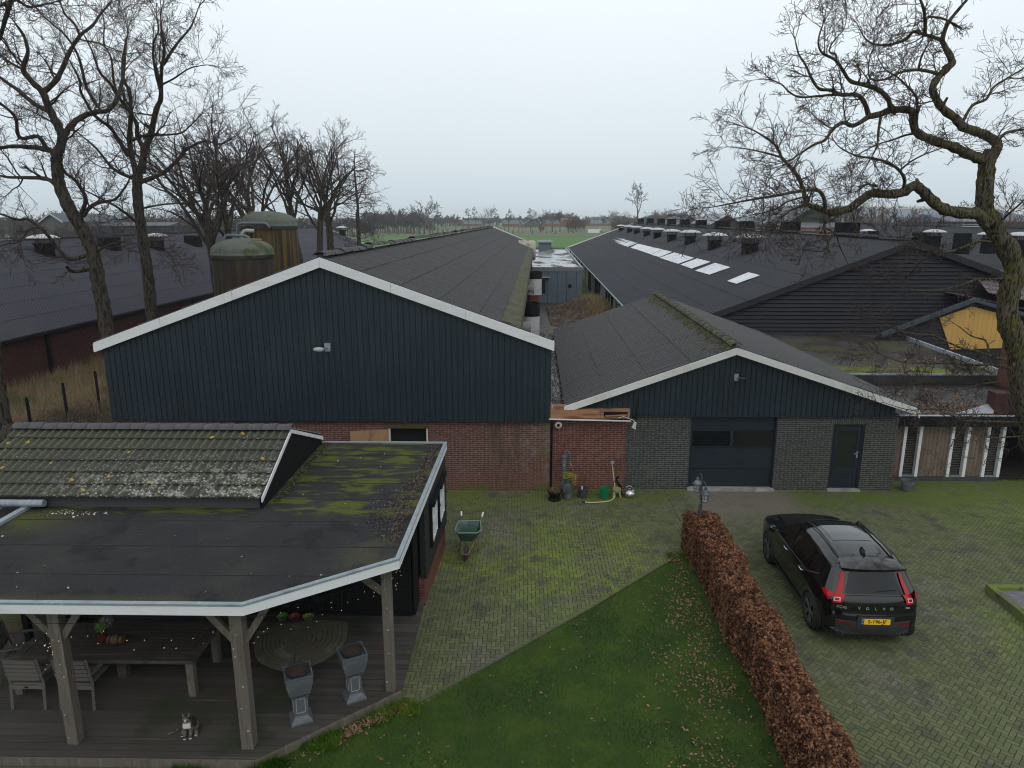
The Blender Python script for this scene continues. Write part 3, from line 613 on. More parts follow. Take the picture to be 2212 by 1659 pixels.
# skylights: (left corner px, right corner px, near/low edge) as quads of the photograph
nS = nrm(cross(sub(RFA,RA), sub(RC,RA))); nS = nS if nS[2] > 0 else mul(nS,-1)
sdir = nrm(sub(RC, RA))
def skylight(q4):
    """the four corners as seen: left, low, right, top"""
    P_ = [add(on_slope(x, y, RA, RFA, RC), mul(nS, .075)) for x, y in q4]; l, lo, r, t = P_; n_ = max(1, round(dist(l, lo)/.177)); mb = MB()
    for i in range(n_*4):
        a0, a1 = i/(n_*4), (i+1)/(n_*4); h0, h1 = .022*sin(a0*n_*2*pi), .022*sin(a1*n_*2*pi)
        mb.poly([add(lerp(l,lo,a0),mul(nS,h0)), add(lerp(l,lo,a1),mul(nS,h1)), add(lerp(t,r,a1),mul(nS,h1)), add(lerp(t,r,a0),mul(nS,h0))])
    mb.build('skylight', M['poly'], rb)
def c4(x, y): return (1050.7+.25*x, 414.75+.25*y)     # crop 4 places -> picture
for q4 in [((1808,688),(1930,723),(2110,660),(1980,622)),((1680,635),(1775,670),(1938,612),(1825,583)),((1500,575),(1660,628),(1797,577),(1625,530)),((1424,548),(1500,568),(1606,523),(1525,505)),((1357,522),(1424,543),(1522,502),(1448,486)),((1300,502),(1360,521),(1444,484),(1376,468)),((1247,487),(1300,502),(1382,468),(1310,453)),((1210,476),(1222,479),(1306,446),(1298,443)),((1168,462),(1210,473),(1288,442),(1243,430)),((1130,450),(1168,460),(1240,427),(1190,415)),((1077,432),(1130,447),(1200,412),(1137,402)),((1050,420),(1077,430),(1135,398),(1105,390)),((1022,413),(1045,418),(1105,388),(1080,380)),((995,402),(1018,411),(1080,382),(1047,375)),((965,392),(985,395),(1040,372),(1025,367))]:
    skylight([c4(*p) for p in q4])
skylight([(1572,609.6),(1591.5,615.5),(1642.5,597.6),(1618,591)])
# mushroom vents
def vent_proto(name, parent, base, s=1.0):
    """base: point on the slope; shaft, grille and cap"""
    x, y, z = base; mb = MB(); w_ = .42*s
    mb.box((x-w_,y-w_,z-.5),(x+w_,y+w_,z+.62*s)); mb.box((x-w_*1.18,y-w_*1.18,z+.62*s),(x+w_*1.18,y+w_*1.18,z+.70*s)); v = mb.build('roof_vent', M['domegrey'], parent)
    mb = MB()
    for i in range(-2, 3):
        for s1 in (-1, 1):
            mb.box((x+i*w_*.28-.012,y+s1*w_*1.12-.012,z+.70*s),(x+i*w_*.28+.012,y+s1*w_*1.12+.012,z+1.06*s)); mb.box((x+s1*w_*1.12-.012,y+i*w_*.28-.012,z+.70*s),(x+s1*w_*1.12+.012,y+i*w_*.28+.012,z+1.06*s))
    for k_ in range(4): zz_ = z+(.76+k_*.09)*s; mb.box((x-w_*1.13,y-w_*1.14,zz_),(x+w_*1.13,y-w_*1.12,zz_+.012)); mb.box((x-w_*1.14,y-w_*1.13,zz_),(x-w_*1.12,y+w_*1.13,zz_+.012))
    mb.build('vent_grille', M['navy'], v)
    mb = MB(); mb.lathe([(.98*s,1.02*s),(.99*s,1.06*s),(.80*s,1.16*s),(.5*s,1.25*s),(.2*s,1.29*s),(.0,1.30*s)], (x,y,z), 20); mb.build('vent_cap', M['cap'], v, smooth=True)
    return v
for (x, y, s_) in [(1163,340,.9),(1237,352,.9),(1298,362,.9),(1385,382,.92),(1476,398,.95),(1600,424,.97),(1757,448,1.0),(1967,492,1.0)]:
    vent_proto('v', rb, on_slope(*c4(x, y), RA, RFA, RC), s_)
vent_proto('v', rb, on_slope(1619, 547, RA, RFA, RC), 1.0)
# black exhaust shafts behind the ridge
def ridge_at(px_):
    lo, hi = 34.0, 140.0
    for _ in range(40):
        m_ = (lo+hi)/2; p = along(RA, RFA, m_); dx_ = p[0]*cos(YAW)+p[1]*sin(YAW); dy_ = -p[0]*sin(YAW)+p[1]*cos(YAW); sx_ = CX+F*dx_/(dy_*cos(PIT)-(p[2]-CH)*sin(PIT))
        if sx_ > px_: lo = m_
        else: hi = m_
    return p
for (px_, ty, wd) in [(1384,472,11),(1404,472,13),(1428,472.5,14),(1450,473,16),(1479,474,18),(1514,475.5,19),(1560,477,26),(1612,478,24),(1706,479,31),(1828,481,37)]:
    p = ridge_at(px_); rr = ray(px_, ty); k = 1+1.6/math.hypot(p[0], p[1]); c = (p[0]*k, p[1]*k, p[2]-.2); t_ = at(px_, ty, y=c[1]); w_ = wd/F*c[1]/2
    mb = MB(); mb.box((c[0]-w_,c[1]-w_,c[2]-1.4),(c[0]+w_,c[1]+w_,t_[2])); mb.box((c[0]-w_*.8,c[1]-w_*.8,t_[2]-.01),(c[0]+w_*.8,c[1]+w_*.8,t_[2]+.02), 1); mb.build('exhaust_shaft', [M['domegrey'], M['dark']], rb)
# small flashing at the roof's low corner
mb = MB(); a = at(1492,664,y=35.2); b = at(1546,678,y=34.1); mb.hexa([(a[0],34.9,a[2]-.05),(b[0],33.95,b[2]-.25),(b[0]+.1,34.9,b[2]-.1),(a[0]+.3,35.6,a[2]),(a[0],34.9,a[2]+.05),(b[0],33.95,b[2]+.0),(b[0]+.1,34.9,b[2]+.1),(a[0]+.3,35.6,a[2]+.1)]); mb.build('corner_flashing', M['slate'], rb)
# third barn farther right
TA = (RR[0]+13, 36, RA[2]+.1); TB = (RR[0]+17, 125, RA[2]+.1)
tb = E('third_barn', (TA[0], 36, 0), 'dark roofed barn behind the big tree with a row of white capped vents', 'barn')
te, tf = (RR[0]+.5, 36, RC[2]), (RR[0]+4, 125, RC[2])
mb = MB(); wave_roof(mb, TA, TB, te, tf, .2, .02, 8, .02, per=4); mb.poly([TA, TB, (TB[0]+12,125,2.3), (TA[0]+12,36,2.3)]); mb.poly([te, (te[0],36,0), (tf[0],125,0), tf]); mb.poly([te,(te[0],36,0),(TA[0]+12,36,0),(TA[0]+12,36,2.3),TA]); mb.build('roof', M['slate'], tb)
mb = MB(); ridge_caps(mb, add(TA,(0,0,.1)), add(TB,(0,0,.1)), 1.2, .22); mb.build('ridge_cap', M['slate'], tb)
for (px_, py_, Y) in [(1873,516,76),(2016,524,56),(2135,530,54),(2201,536,46)]:
    p = at(px_, py_, y=Y); z_ = TA[2]-(TA[0]+(Y-36)*.045-p[0])*(TA[2]-te[2])/12.5; vent_proto('v', tb, (p[0], Y, p[2]-.1), .85)
for (px_, py_, Y) in [(1886,511,74),(1985,517,60),(2078,521,52)]:
    p = at(px_, py_, y=Y); mb = MB(); mb.box((p[0]-.4,Y-.4,p[2]-.9),(p[0]+.4,Y+.4,p[2]+.55)); mb.build('exhaust_shaft', M['domegrey'], tb)
# ================================================================ the long red brick barn on the left
f0, f1, fr = at(0,742,z=2.3), (-22.9, 118, 2.3), at(730,489,z=6.4)
F0 = (-24.6, 8, 2.3); FR0 = (-36.2, 8, 6.4); FR1 = (-32.9, 118, 6.4)
fb = E('brick_barn', (-26, 30, 0), 'long low barn of dark red brick under a blue-grey corrugated roof', 'barn')
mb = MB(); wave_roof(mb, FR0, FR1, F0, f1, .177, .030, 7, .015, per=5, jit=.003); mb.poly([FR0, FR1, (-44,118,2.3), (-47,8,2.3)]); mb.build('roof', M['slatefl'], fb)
mb = MB(); ridge_caps(mb, add(FR0,(0,0,.1)), add(FR1,(0,0,.1)), 1.2, .22); mb.build('ridge_cap', M['slatefl'], fb)
mb = MB(); mb.hexa([(-25.15,8,-.1),(-24.95,8,-.1),(-23.2,117.6,-.1),(-23.4,117.6,-.1),(-25.15,8,2.3),(-24.95,8,2.3),(-23.2,117.6,2.3),(-23.4,117.6,2.3)]); mb.build('brick_wall', M['flbrick'], fb)
mb = MB(); mb.yprism([(-44,0),(-23.4,0),(-23.4,2.2),(-32.9,6.3),(-44,2.2)], 117.4, 117.7); mb.build('gable_wall', M['flbrick'], fb)
mb = MB(); barge(mb, [(-44,2.4),(-32.9,6.5),(-22.8,2.45)], 118, .22); mb.build('verge_board', M['white'], fb)
mb = MB(); mb.bar(add(F0,(.02,0,-.08)), add(f1,(.02,0,-.08)), .10, .12); mb.build('gutter', M['black'], fb)
y = 14.2
while y < 100:
    x = -24.95+(y-8)/109.6*1.75; mb = MB(); mb.box((x,y,-.1),(x+.16,y+.22,2.2)); mb.build('wall_post', M['black'], fb); y += 5.3
def onfl(px_, py_): return on_slope(px_, py_, FR0, FR1, F0)
for (x, y_) in [(98,548),(340,537),(933,0),(740,506)]:
    if y_: vent_proto('v', fb, onfl(x, y_), 1.0)
for (x, y_) in [(237,535),(418,527)]:
    p = onfl(x, y_); mb = MB(); mb.box((p[0]-.6,p[1]-.6,p[2]-.5),(p[0]+.6,p[1]+.6,p[2]+.8)); mb.build('exhaust_shaft', M['domegrey'], fb)
# ================================================================ garage with its dark brick front
YB = 20.0; YR = 19.75
GL = at(1220, 877, y=YR); GA = at(1592, 751, y=YR); GR = at(1988, 884, y=YR)
gar = E('garage', (6, YB, 0), 'dark brick garage with navy gable, sectional door and mossy corrugated roof', 'garage')
gB = (GA[0]+.3, 33.9, GA[2]); gL = (GL[0]+.2, 33.9, GL[2]); gR = (GR[0]-.1, 33.9, GR[2])
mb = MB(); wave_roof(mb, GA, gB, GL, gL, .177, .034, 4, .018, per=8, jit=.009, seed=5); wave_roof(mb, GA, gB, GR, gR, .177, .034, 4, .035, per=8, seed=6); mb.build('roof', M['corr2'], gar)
mb = MB(); ridge_caps(mb, add(GA,(0,.02,.07)), add(gB,(0,0,.07)), .62, .17, jit=.006, seg=9); mb.build('ridge_cap', M['ridge'], gar, smooth=True)
mb = MB(); r_ = random.Random(8)      # moss grown along the ridge on the left slope
for i in range(1100):
    t = r_.random(); u = abs(r_.gauss(0, .06)); p = lerp(GA, gB, t); q = lerp(GL, gL, t); c = lerp(p, q, u*(.35+.65*r_.random()))
    h = .035*r_.uniform(.5,1.3); s1 = .03*r_.uniform(.5,1.4); b = len(mb.v)
    c = add(c, (0, 0, .045)); 
    for j in range(5): mb.v.append((c[0]+cos(j*1.257)*s1*2.2, c[1]+sin(j*1.257)*s1, c[2]-.015-.36*cos(j*1.257)*s1*-2.2*1 ))
    mb.v.append((c[0],c[1],c[2]+h)); 
    for j in range(5): mb.face((b+j, b+(j+1)%5, b+5))
tag(mb.build('ridge_moss', M['moss'], gar), kind='stuff')
gx0, gx1 = at(1232,890,y=YB-.06)[0]+.3, at(1932, 905, y=YB-.06)[0]; zc = at(1500, 897, y=YB-.06)[2]
rg = roofline([(GL[0],GL[2]-.04),(GA[0],GA[2]-.04),(GR[0],GR[2]-.04)])
mb = MB(); clad_gable(mb, gx0, gx1, zc, lambda x: max(rg(x), zc+.02), YB-.09, pitch=.150); mb.box((gx0,YB-.11,zc-.03),(gx1+.02,YB-.01,zc-.012)); mb.build('gable_cladding', M['navy'], gar)
dl, dr = at(1491, 950, y=YB)[0], at(1677, 950, y=YB)[0]; pl, pr = at(1795, 980, y=YB)[0], at(1863, 980, y=YB)[0]; bx0 = at(1350,1000,y=YB)[0]; bx1 = at(1930,1000,y=YB)[0]
pz = at(1830, 917, y=YB)[2]
mb = MB(); 
for a, b in ((bx0, dl), (dr, pl), (pr, bx1)): mb = MB(); mb.box((a,YB,-.1),(b,YB+.22,zc+.03)); mb.build('brick_wall', M['darkbrick'], gar)
mb = MB(); mb.box((pl-.08,YB-.006,pz+.01),(pr+.08,YB+.1,pz+.21)); mb.build('lintel', M['soldier'], gar)
mb = MB(); mb.box((GL[0]+.3,YB+.25,-.1),(GL[0]+.5,33.7,GL[2]-.05)); mb.box((GR[0]-.8,YB+.25,-.1),(GR[0]-.6,33.7,GR[2]-.0)); mb.build('side_wall', M['redbricky'], gar)
mb = MB(); mb.yprism([(GL[0]+.3,-.1),(GR[0]-.6,-.1),(GR[0]-.6,GR[2]),(GA[0],GA[2]-.1),(GL[0]+.3,GL[2])], 33.5, 33.7); mb.build('gable_wall', M['redbrick'], gar)
# sectional door
dm = mk('door_navy', (.016,.023,.033), .5, [((.013,.019,.028), 1.5, .45, .6)], spec=.3)
mb = MB(); n = 4; zt_ = zc-.02
wz0, wz1 = at(1590, 967, y=YB)[2], at(1590, 934, y=YB)[2]
secs = [0.03, .62, wz0-.03, wz1+.04, zt_]
for a, b in zip(secs, secs[1:]):
    if abs(a-(wz0-.03)) < .001: continue
    mb.box((dl+.04,YB+.10,a+.006),(dr-.04,YB+.14,b-.006))
a, b = secs[2], secs[3]; mid = (dl+dr)/2-.02
for p, q in ((dl+.04, dl+.09), (mid-.04, mid+.04), (dr-.09, dr-.04)): mb.box((p,YB+.10,a+.006),(q,YB+.14,b-.006))
mb.box((dl+.04,YB+.101,a+.006),(dr-.04,YB+.139,wz0)); mb.box((dl+.04,YB+.101,wz1),(dr-.04,YB+.139,b-.006))
gd = mb.build('garage_door', dm, gar)
mb = MB(); mb.box((dl+.09,YB+.125,wz0),(mid-.04,YB+.135,wz1)); mb.build('window', M['glass'], gd)
mb = MB(); mb.box((mid+.04,YB+.125,wz0),(dr-.09,YB+.135,wz1)); mb.build('window', M['glass'], gd)
mb = MB(); mb.box((dl,YB+.02,0),(dl+.04,YB+.16,zt_)); mb.box((dr-.04,YB+.02,0),(dr,YB+.16,zt_)); mb.box((dl+.04,YB+.02,zt_-.05),(dr-.04,YB+.16,zt_)); mb.build('door_frame', dm, gar)
mb = MB(); mb.box((dl-.02,YB-.12,-.02),(dr+.02,YB+.2,.06)); mb.build('threshold', M['conc'], gar)
mb = MB(); mb.box((pl-.02,YB-.1,-.02),(pr+.02,YB+.2,.05)); mb.build('threshold', M['conc'], gar)
# glazed door
mb = MB(); mb.box((pl,YB+.05,.05),(pl+.07,YB+.13,pz)); mb.box((pr-.07,YB+.05,.05),(pr,YB+.13,pz)); mb.box((pl+.07,YB+.05,pz-.07),(pr-.07,YB+.13,pz)); mb.build('door_frame', dm, gar)
mb = MB(); q0, q1 = pl+.08, pr-.08; mb.box((q0,YB+.06,.06),(q0+.10,YB+.11,pz-.08)); mb.box((q1-.10,YB+.06,.06),(q1,YB+.11,pz-.08)); mb.box((q0+.1,YB+.06,pz-.20),(q1-.1,YB+.11,pz-.08)); mb.box((q0+.1,YB+.06,.06),(q1-.1,YB+.11,.12))
for i in range(6): mb.box((q0+.1,YB+.068,.12+i*.085+.006),(q1-.1,YB+.105,.12+(i+1)*.085))
mb.box((q0+.1,YB+.06,.63),(q1-.1,YB+.11,.70)); dd = mb.build('door', dm, gar)
mb = MB(); mb.box((q0+.1,YB+.075,.70),(q1-.1,YB+.085,pz-.20)); mb.build('window', mk('door_glass', (.018,.022,.018), .08, spec=.6), dd)
mb = MB(); mb.box((q1-.07,YB+.045,1.0),(q1-.03,YB+.058,1.2)); mb.box((q1-.15,YB+.02,1.12),(q1-.04,YB+.04,1.145)); mb.box((q1-.06,YB+.02,1.12),(q1-.04,YB+.05,1.145)); mb.build('door_handle', M['steel'], dd)
# verge
mb = MB(); barge(mb, [(GL[0],GL[2]),(GA[0],GA[2])], YR-.04, .20); barge(mb, [(GA[0]+.005,GA[2]),(GR[0]-.12,GR[2]+.045),(GR[0],GR[2]-.06)], YR-.04, .20)
mb.box((GL[0]-.02,YR-.037,GL[2]-.19),(GL[0],YR+.3,GL[2]-.02)); mb.build('verge_board', M['whitedirty'], gar)
lp = at(1592, 815, y=YB-.1); mb = MB(); mb.box((lp[0]-.08,YB-.13,lp[2]-.10),(lp[0]+.03,YB-.09,lp[2]+.10)); mb.tube([(lp[0],YB-.13,lp[2]),(lp[0]+.10,YB-.26,lp[2]+.02)], .018, 6)
fl = mb.build('floodlight', M['steel'], gar); mb = MB(); mb.lathe([(.02,-.13),(.055,-.08),(.06,.03),(.02,.09)], (lp[0]+.12,YB-.30,lp[2]), 10, ax='x'); mb.build('lamp_head', M['navy'], fl, smooth=True)
# ================================================================ red brick wing between barn and garage, with the broken gutter box
wx0 = at(1192,1000,y=YB-.2)[0]+.02
wing = E('brick_wing', ((wx0+bx0)/2, YB-.1, 0), 'short red brick wall joining the barn to the dark brick garage', 'wall')
zw = at(1270, 912, y=YB-.1)[2]
mb = MB(); mb.box((wx0,YB-.05,-.1),(bx0-.005,YB+.2,zw+.05)); mb.build('brick_wall', M['redbrick2'], wing)
a0, a1 = at(1188, 880, y=YB-.3), at(1362, 883, y=YB-.3)
mb = MB(); zt_ = at(1270, 886, y=YB-.3)[2]; zq = at(1270,904,y=YB-.3)[2]
mb.box((a0[0]+.02,YB-.30,zq+.0),(a0[0]+1.55,YB-.265,zt_)); mb.box((a0[0],YB-.28,zq),(a1[0]-.06,YB-.05,zq+.02)); mb.box((a0[0],YB-.27,zt_-.02),(a1[0],YB-.06,zt_+.01))
mb.bar((a0[0]+1.5,YB-.29,zt_-.03),(a1[0]-.02,YB-.29,zt_-.02),.03,.05); mb.bar((a0[0]+1.6,YB-.26,zq+.07),(a1[0]-.1,YB-.28,zq+.10),.03,.04); mb.box((a0[0]-.04,YB-.28,zq-.02),(a0[0]+.05,YB-.24,zt_+.22)); mb.bar((a1[0]-.06,YB-.29,zq+.02),(a1[0]-.03,YB-.28,zt_),.06,.05)
mb.box((a0[0]+.1,YB-.24,zt_+.03),(a0[0]+.6,YB-.2,zt_+.14)); mb.build('gutter_box', M['woodraw'], wing)
mb = MB(); e_ = at(1365, 913, y=YB-.32); mb.bar((a0[0]-.02,YB-.31,zq-.02),(a1[0]-.35,YB-.31,zq-.06),.03,.035); mb.bar((a1[0]-.35,YB-.31,zq-.06),(e_[0]-.03,YB-.32,e_[2]+.05),.03,.03)
mb.build('white_strip', M['white'], wing)
mb = MB(); c = at(1370, 921, y=YB-.34); mb.hexa([(c[0]-.07,YB-.36,c[2]-.03),(c[0]+.04,YB-.36,c[2]-.1),(c[0]+.04,YB-.30,c[2]-.1),(c[0]-.07,YB-.30,c[2]-.03),(c[0]-.01,YB-.36,c[2]+.13),(c[0]+.06,YB-.36,c[2]+.12),(c[0]+.06,YB-.30,c[2]+.12),(c[0]-.01,YB-.30,c[2]+.13)])
o = mb.build('hanging_fixture', mk('fixture', (.5,.5,.48), .6)); tag(o, 'loose grey light fixture dangling from the end of the broken gutter', 'light fixture')
mb = MB(); mb.tube([(a1[0]-.35,YB-.33,zq+.02),(a1[0]-.2,YB-.36,zq+.08),(c[0]-.05,YB-.37,c[2]+.2),(c[0]+.05,YB-.36,c[2]+.1),(c[0]+.0,YB-.37,c[2]+.02)], .009, 5); mb.build('loose_wire', M['white'], o)
mb = MB(); c = at(1375, 885, y=YB-.12); mb.box((c[0]-.02,YB-.1,c[2]-.3),(c[0]+.02,YB-.06,c[2]+.32)); mb.tube([(c[0],YB-.1,c[2]-.1),(c[0]-.03,YB-.3,c[2]-.3)], .012, 5)
tag(mb.build('wall_bracket', M['black']), 'thin black iron bracket on the dark brick beside the gutter', 'bracket')
c = at(1206, 917, y=YB-.1); mb = MB(); mb.lathe([(.10,-.06),(.105,-.03),(.07,.0),(.03,.02),(.03,.08)], (c[0],YB-.12,c[2]), 18, ax='y'); sr = mb.build('siren', mk('siren_shell', (.62,.56,.48), .5), smooth=True); tag(sr, 'small round beige siren on the red brick wall', 'siren')
mb = MB(); mb.lathe([(.04,-.07),(.0,-.075)], (c[0],YB-.12,c[2]), 12, ax='y'); mb.lathe([(.045,-.066),(.045,-.062)], (c[0],YB-.12,c[2]), 12, ax='y'); mb.build('siren_mouth', M['black'], sr)
# leaf-filled valley gutter between barn and garage
vx0, vx1 = C[0]+.10, GL[0]+.12
mb = MB(); zv = GL[2]-.18; mb.box((vx0-.3,YB+.0,zv-.1),(vx1+.35,33.9,zv)); mb.box((vx0-.28,YB-.16,zv-.08),(vx1+.30,YB-.02,zv+.05)); o = mb.build('valley_gutter', M['steel']); tag(o, 'wide zinc valley gutter full of wet leaves between barn and garage', 'gutter')
def vleaf(r_):
    y = 20.5+13.3*r_.random()
    return (r_.uniform(vx0-.25, vx1+.25), y, zv+.02+.03*r_.random()), (0,0,1)
leafmat(5200, vleaf, mk('wet_leaf', (.035,.022,.02), .35, rnd=(.16,.09,.07), spec=.7), 'gutter_leaves', 'wet dark leaves packed along the valley gutter between the roofs', .04, 11)
# ================================================================ annex on the right: two flat roofs, slatted front
ZU, ZL = 2.45, 2.12
an = E('annex', (13, 22, 0), 'low annex with two mossy flat roofs, white window frames and grey timber panels', 'annex')
s = NT('annex_roof'); b = s.b; b.inputs['Roughness'].default_value = .8; b.inputs['Specular IOR Level'].default_value = .12
c = s.mix(s.ramp(s.noise(.35,5), .42, .6), (.036,.030,.026), (.060,.060,.064)); c = s.mix(s.ramp(s.noise(2.5,6,(.5,1,1)), .55, .68), c, (.020,.018,.017))
sp = s.n('ShaderNodeSeparateXYZ'); s.l(s.tc.outputs['Object'], sp.inputs[0])
c = s.mix(s.mul(s.ramp(s.noise(.45,5), .46, .58), .75), c, (.062,.060,.028)); c = s.mix(s.mul(s.ramp(sp.outputs[1], 4.9, 3.0), s.ramp(s.noise(.8,5), .46, .56)), c, (.14,.19,.022))
s.l(c, b.inputs['Base Color']); s.bump(s.noise(60,4), .3, .01); M['annexroof'] = s.mat
ua, ub = at(1640, 722, z=ZU), at(1915, 720, z=ZU); uc, ud = at(2152, 806, z=ZU), at(1700, 808, z=ZU)
yU = ud[1]
mb = MB(); mb.prism([(GR[0]-.75,yU),(uc[0],yU),(ub[0],33.9),(GR[0]-.75,33.9)], 0, ZU); mb.build('upper_roof', M['annexroof'], an)
mb = MB(); mb.bar((GR[0]-.75,yU-.03,ZU+.01),(uc[0],yU-.03,ZU+.01),.05,.06); mb.build('roof_trim', M['steel'], an)
mb = MB(); mb.bar((uc[0]+.03,yU,ZU+.08),(ub[0]+.1,33.9,ZU+.08),.12,.16); mb.build('roof_trim', mk('trim_pale', (.30,.33,.36), .6), an)
mb = MB(); mb.box((GR[0]-.7,yU-.04,ZL+.02),(uc[0],yU-.012,ZU-.03)); mb.build('skirting_board', mk('skirt', (.018,.022,.022), .6, [((.04,.045,.03), 2, .5, .65)]), an)
la = at(1836, 893, z=ZL); yL = la[1]; xr = 19
wet = mk('lower_roof', (.012,.010,.009), .5, [((.020,.017,.015), 1.2, .45, .62, (.4,1,1)), ((.07,.055,.05), 6, .62, .70, (.6,1,1))], spec=.25, bump=(20,.5,.01))
gex = at(1934,900,y=YB)[0]
mb = MB(); mb.prism([(gex+.02,yL-.28),(xr,yL-.28),(xr,yU-.06),(gex+.02,yU-.06)], ZL-.3, ZL); mb.build('lower_roof', wet, an)
mb = MB(); mb.box((gex+.02,yL-.36,ZL-.30),(xr,yL-.285,ZL+.02)); mb.build('fascia', M['black'], an)
mb = MB(); mb.box((gex+.04,yL-.375,ZL+.022),(xr,yL-.25,ZL+.04)); mb.build('roof_edge', M['steel'], an)
def lleaf(r_): return (r_.uniform(gex+1.2, 14.6), min(yU-.1, yL+abs(r_.gauss(0,1.2))-.1), ZL+.015), (0,0,1)
leafmat(900, lleaf, M['leaf'], 'roof_leaves', 'brown leaves strewn across the wet black lower roof of the annex', .045, 12)
def uleaf(r_): return (r_.uniform(12.2, 17.5), yU+.1+abs(r_.gauss(0,2.2)), ZU+.015), (0,0,1)
leafmat(800, uleaf, M['leaf'], 'upper_roof_leaves', 'pale dead leaves strewn across the mossy upper roof of the annex', .04, 13)
# zinc flashing triangle
t0, t1, t2 = at(2064, 893, z=ZL+.03), at(2148, 868, z=ZL+.25), at(2146, 893, z=ZL+.03)
mb = MB(); mb.hexa([add(t0,(0,0,-.02)), add(t2,(0,0,-.02)), add(t1,(0,0,-.02)), add(t1,(-.02,0,-.02)), t0, t2, t1, add(t1,(-.02,0,0))]); mb.build('zinc_flashing', mk('zinc_sheet', (.28,.295,.32), .6), an)
# front: frames, louvred windows and boards (picture x of the edges at half height)
yF = yL-.02; mid = 985
def fx(px_): return at(px_, mid, y=yF)[0]
zf0, zf1 = .13, ZL-.30
mb = MB(); mb.box((gex+.02,yF-.05,-.02),(fx(2160),yF+.3,zf0)); mb.build('plinth', mk('plinth', (.05,.05,.05), .8, [((.07,.08,.04),1.5,.5,.65)]), an)
pw = mk('panel_wood', (.15,.115,.085), .8, [((.115,.06,.04), .9, .48, .66, (3,3,.8)), ((.20,.175,.15), 2.2, .52, .7, (8,8,.5))], bump=(9,.3,.01,(6,6,.4)))
frames = [(1953,1959.5,1),(1981,1989.5,1),(2048,2055,1),(2080,2091,1),(2116,2124,1),(2147,2157,1)]
xs_ = [fx(1966), fx(2003), fx(2071.5), fx(2104), fx(2133), fx(2163)]
xs_ = []
for top, bot in ((1764+.2*932+1769-1764, 0),): pass
# frame positions read at the middle of each frame
FX = [1769+.2*897, 1769+.2*1063, 1769+.2*1408, 1769+.2*1578, 1769+.2*1788, 1769+.2*1953]
fxx = [fx(v) for v in FX]
for x in fxx:
    mb = MB(); mb.box((x-.045,yF-.05,zf0),(x+.045,yF+.10,zf1)); mb.build('window_frame', M['white'], an)
def boards(a, b):
    mb = MB(); n = max(1, round((b-a)/.115)); p = (b-a)/n
    mb.box((a,yF+.06,zf0-.05),(b,yF+.10,zf1))
    for i in range(n): mb.box((a+i*p+.004,yF+.02,zf0-.06),(a+(i+1)*p-.004,yF+.062,zf1))
    mb.build('timber_panel', pw, an)
def louvre(a, b):
    mb = MB(); mb.box((a,yF+.12,zf0),(b,yF+.14,zf1)); g_ = mb.build('window', M['glass'], an)
    mb = MB(); z = zf0+.04
    while z < zf1-.06: mb.hexa([(a+.01,yF+.07,z),(b-.01,yF+.07,z),(b-.01,yF+.10,z+.022),(a+.01,yF+.10,z+.022),(a+.01,yF+.07,z+.004),(b-.01,yF+.07,z+.004),(b-.01,yF+.10,z+.026),(a+.01,yF+.10,z+.026)]); z += .055
    mb.build('blind', bpy.data.materials.get('blind_slat') or mk('blind_slat', (.055,.052,.046), .7), g_)
    mb = MB(); mb.box((a,yF-.03,zf0-.02),(b,yF+.1,zf0+.02)); mb.build('window_sill', M['steel'], g_)
boards(gex+.04, fxx[0]-.055); louvre(fxx[0]+.055, fxx[1]-.055); boards(fxx[1]+.055, fxx[2]-.055); louvre(fxx[2]+.055, fxx[3]-.055); boards(fxx[3]+.055, fxx[4]-.055); louvre(fxx[4]+.055, fxx[5]-.055)
mb = MB(); mb.box((gex+.04,yF+.14,zf0),(fxx[5]+.1,yF+.22,zf1)); mb.box((fxx[5]+.06,yF+2.2,0),(xr,yF+2.3,zf1)); mb.box((xr-.2,yF,0),(xr,yF+2.2,zf1)); mb.build('back_wall', M['dark'], an)
mb = MB(); mb.box((gex+.04,yF+.3,-.02),(xr,yF+2.25,.01)); mb.build('floor_slab', M['mud'], an)
# small gabled building with the ochre panel
ys = 32.4; s0 = at(1897,721,y=ys); s1 = at(2098,645,y=ys); s2 = at(2260,692,y=ys)
sg = E('gabled_annex', (s1[0], ys, 0), 'small dark boarded gable building with an ochre yellow panel', 'building')
mb = MB(); z = .2
while z < s1[2]-.1:
    z2 = min(z+.172, s1[2]-.05)
    def lx(z): return max(s0[0]-2.0, s0[0] + (z-s0[2])*(s1[0]-s0[0])/(s1[2]-s0[2]) + .1) if z > s0[2] else s0[0]-.0
    def rx(z): return min(24, s1[0] + (s1[2]-z)*(s2[0]-s1[0])/(s1[2]-s2[2]))
    mb.hexa([(lx(z),ys,z),(rx(z),ys,z),(rx(z),ys+.08,z),(lx(z),ys+.08,z),(lx(z2),ys+.04,z2),(rx(z2),ys+.04,z2),(rx(z2),ys+.08,z2),(lx(z2),ys+.08,z2)]); z += .172
mb.build('gable_boards', bpy.data.materials['black_boards'], sg)
pts = [at(2030,687,y=ys-.06), at(2100,662,y=ys-.06), at(2170,680,y=ys-.06), at(2170,752,y=ys-.06), at(2053,755,y=ys-.06)]
mb = MB(); P5 = [(p[0],p[2]) for p in pts]; mb.yprism(P5[::-1], ys-.05, ys-.01)
s = NT('ochre_boards_v'); b = s.b; sp = s.n('ShaderNodeSeparateXYZ'); s.l(s.tc.outputs['Object'], sp.inputs[0]); wv = s.n('ShaderNodeMath', operation='FRACT'); s.l(s.mul(sp.outputs[0], 4.6), wv.inputs[0])
gr = s.ramp(wv.outputs[0], .06, .02); s.l(s.mix(gr, s.mix(s.ramp(s.noise(.9,4,(3,1,.4)), .4, .7), (.56,.33,.085), (.47,.28,.08)), (.22,.12,.035)), b.inputs['Base Color']); s.bump(gr, -.6, .01)
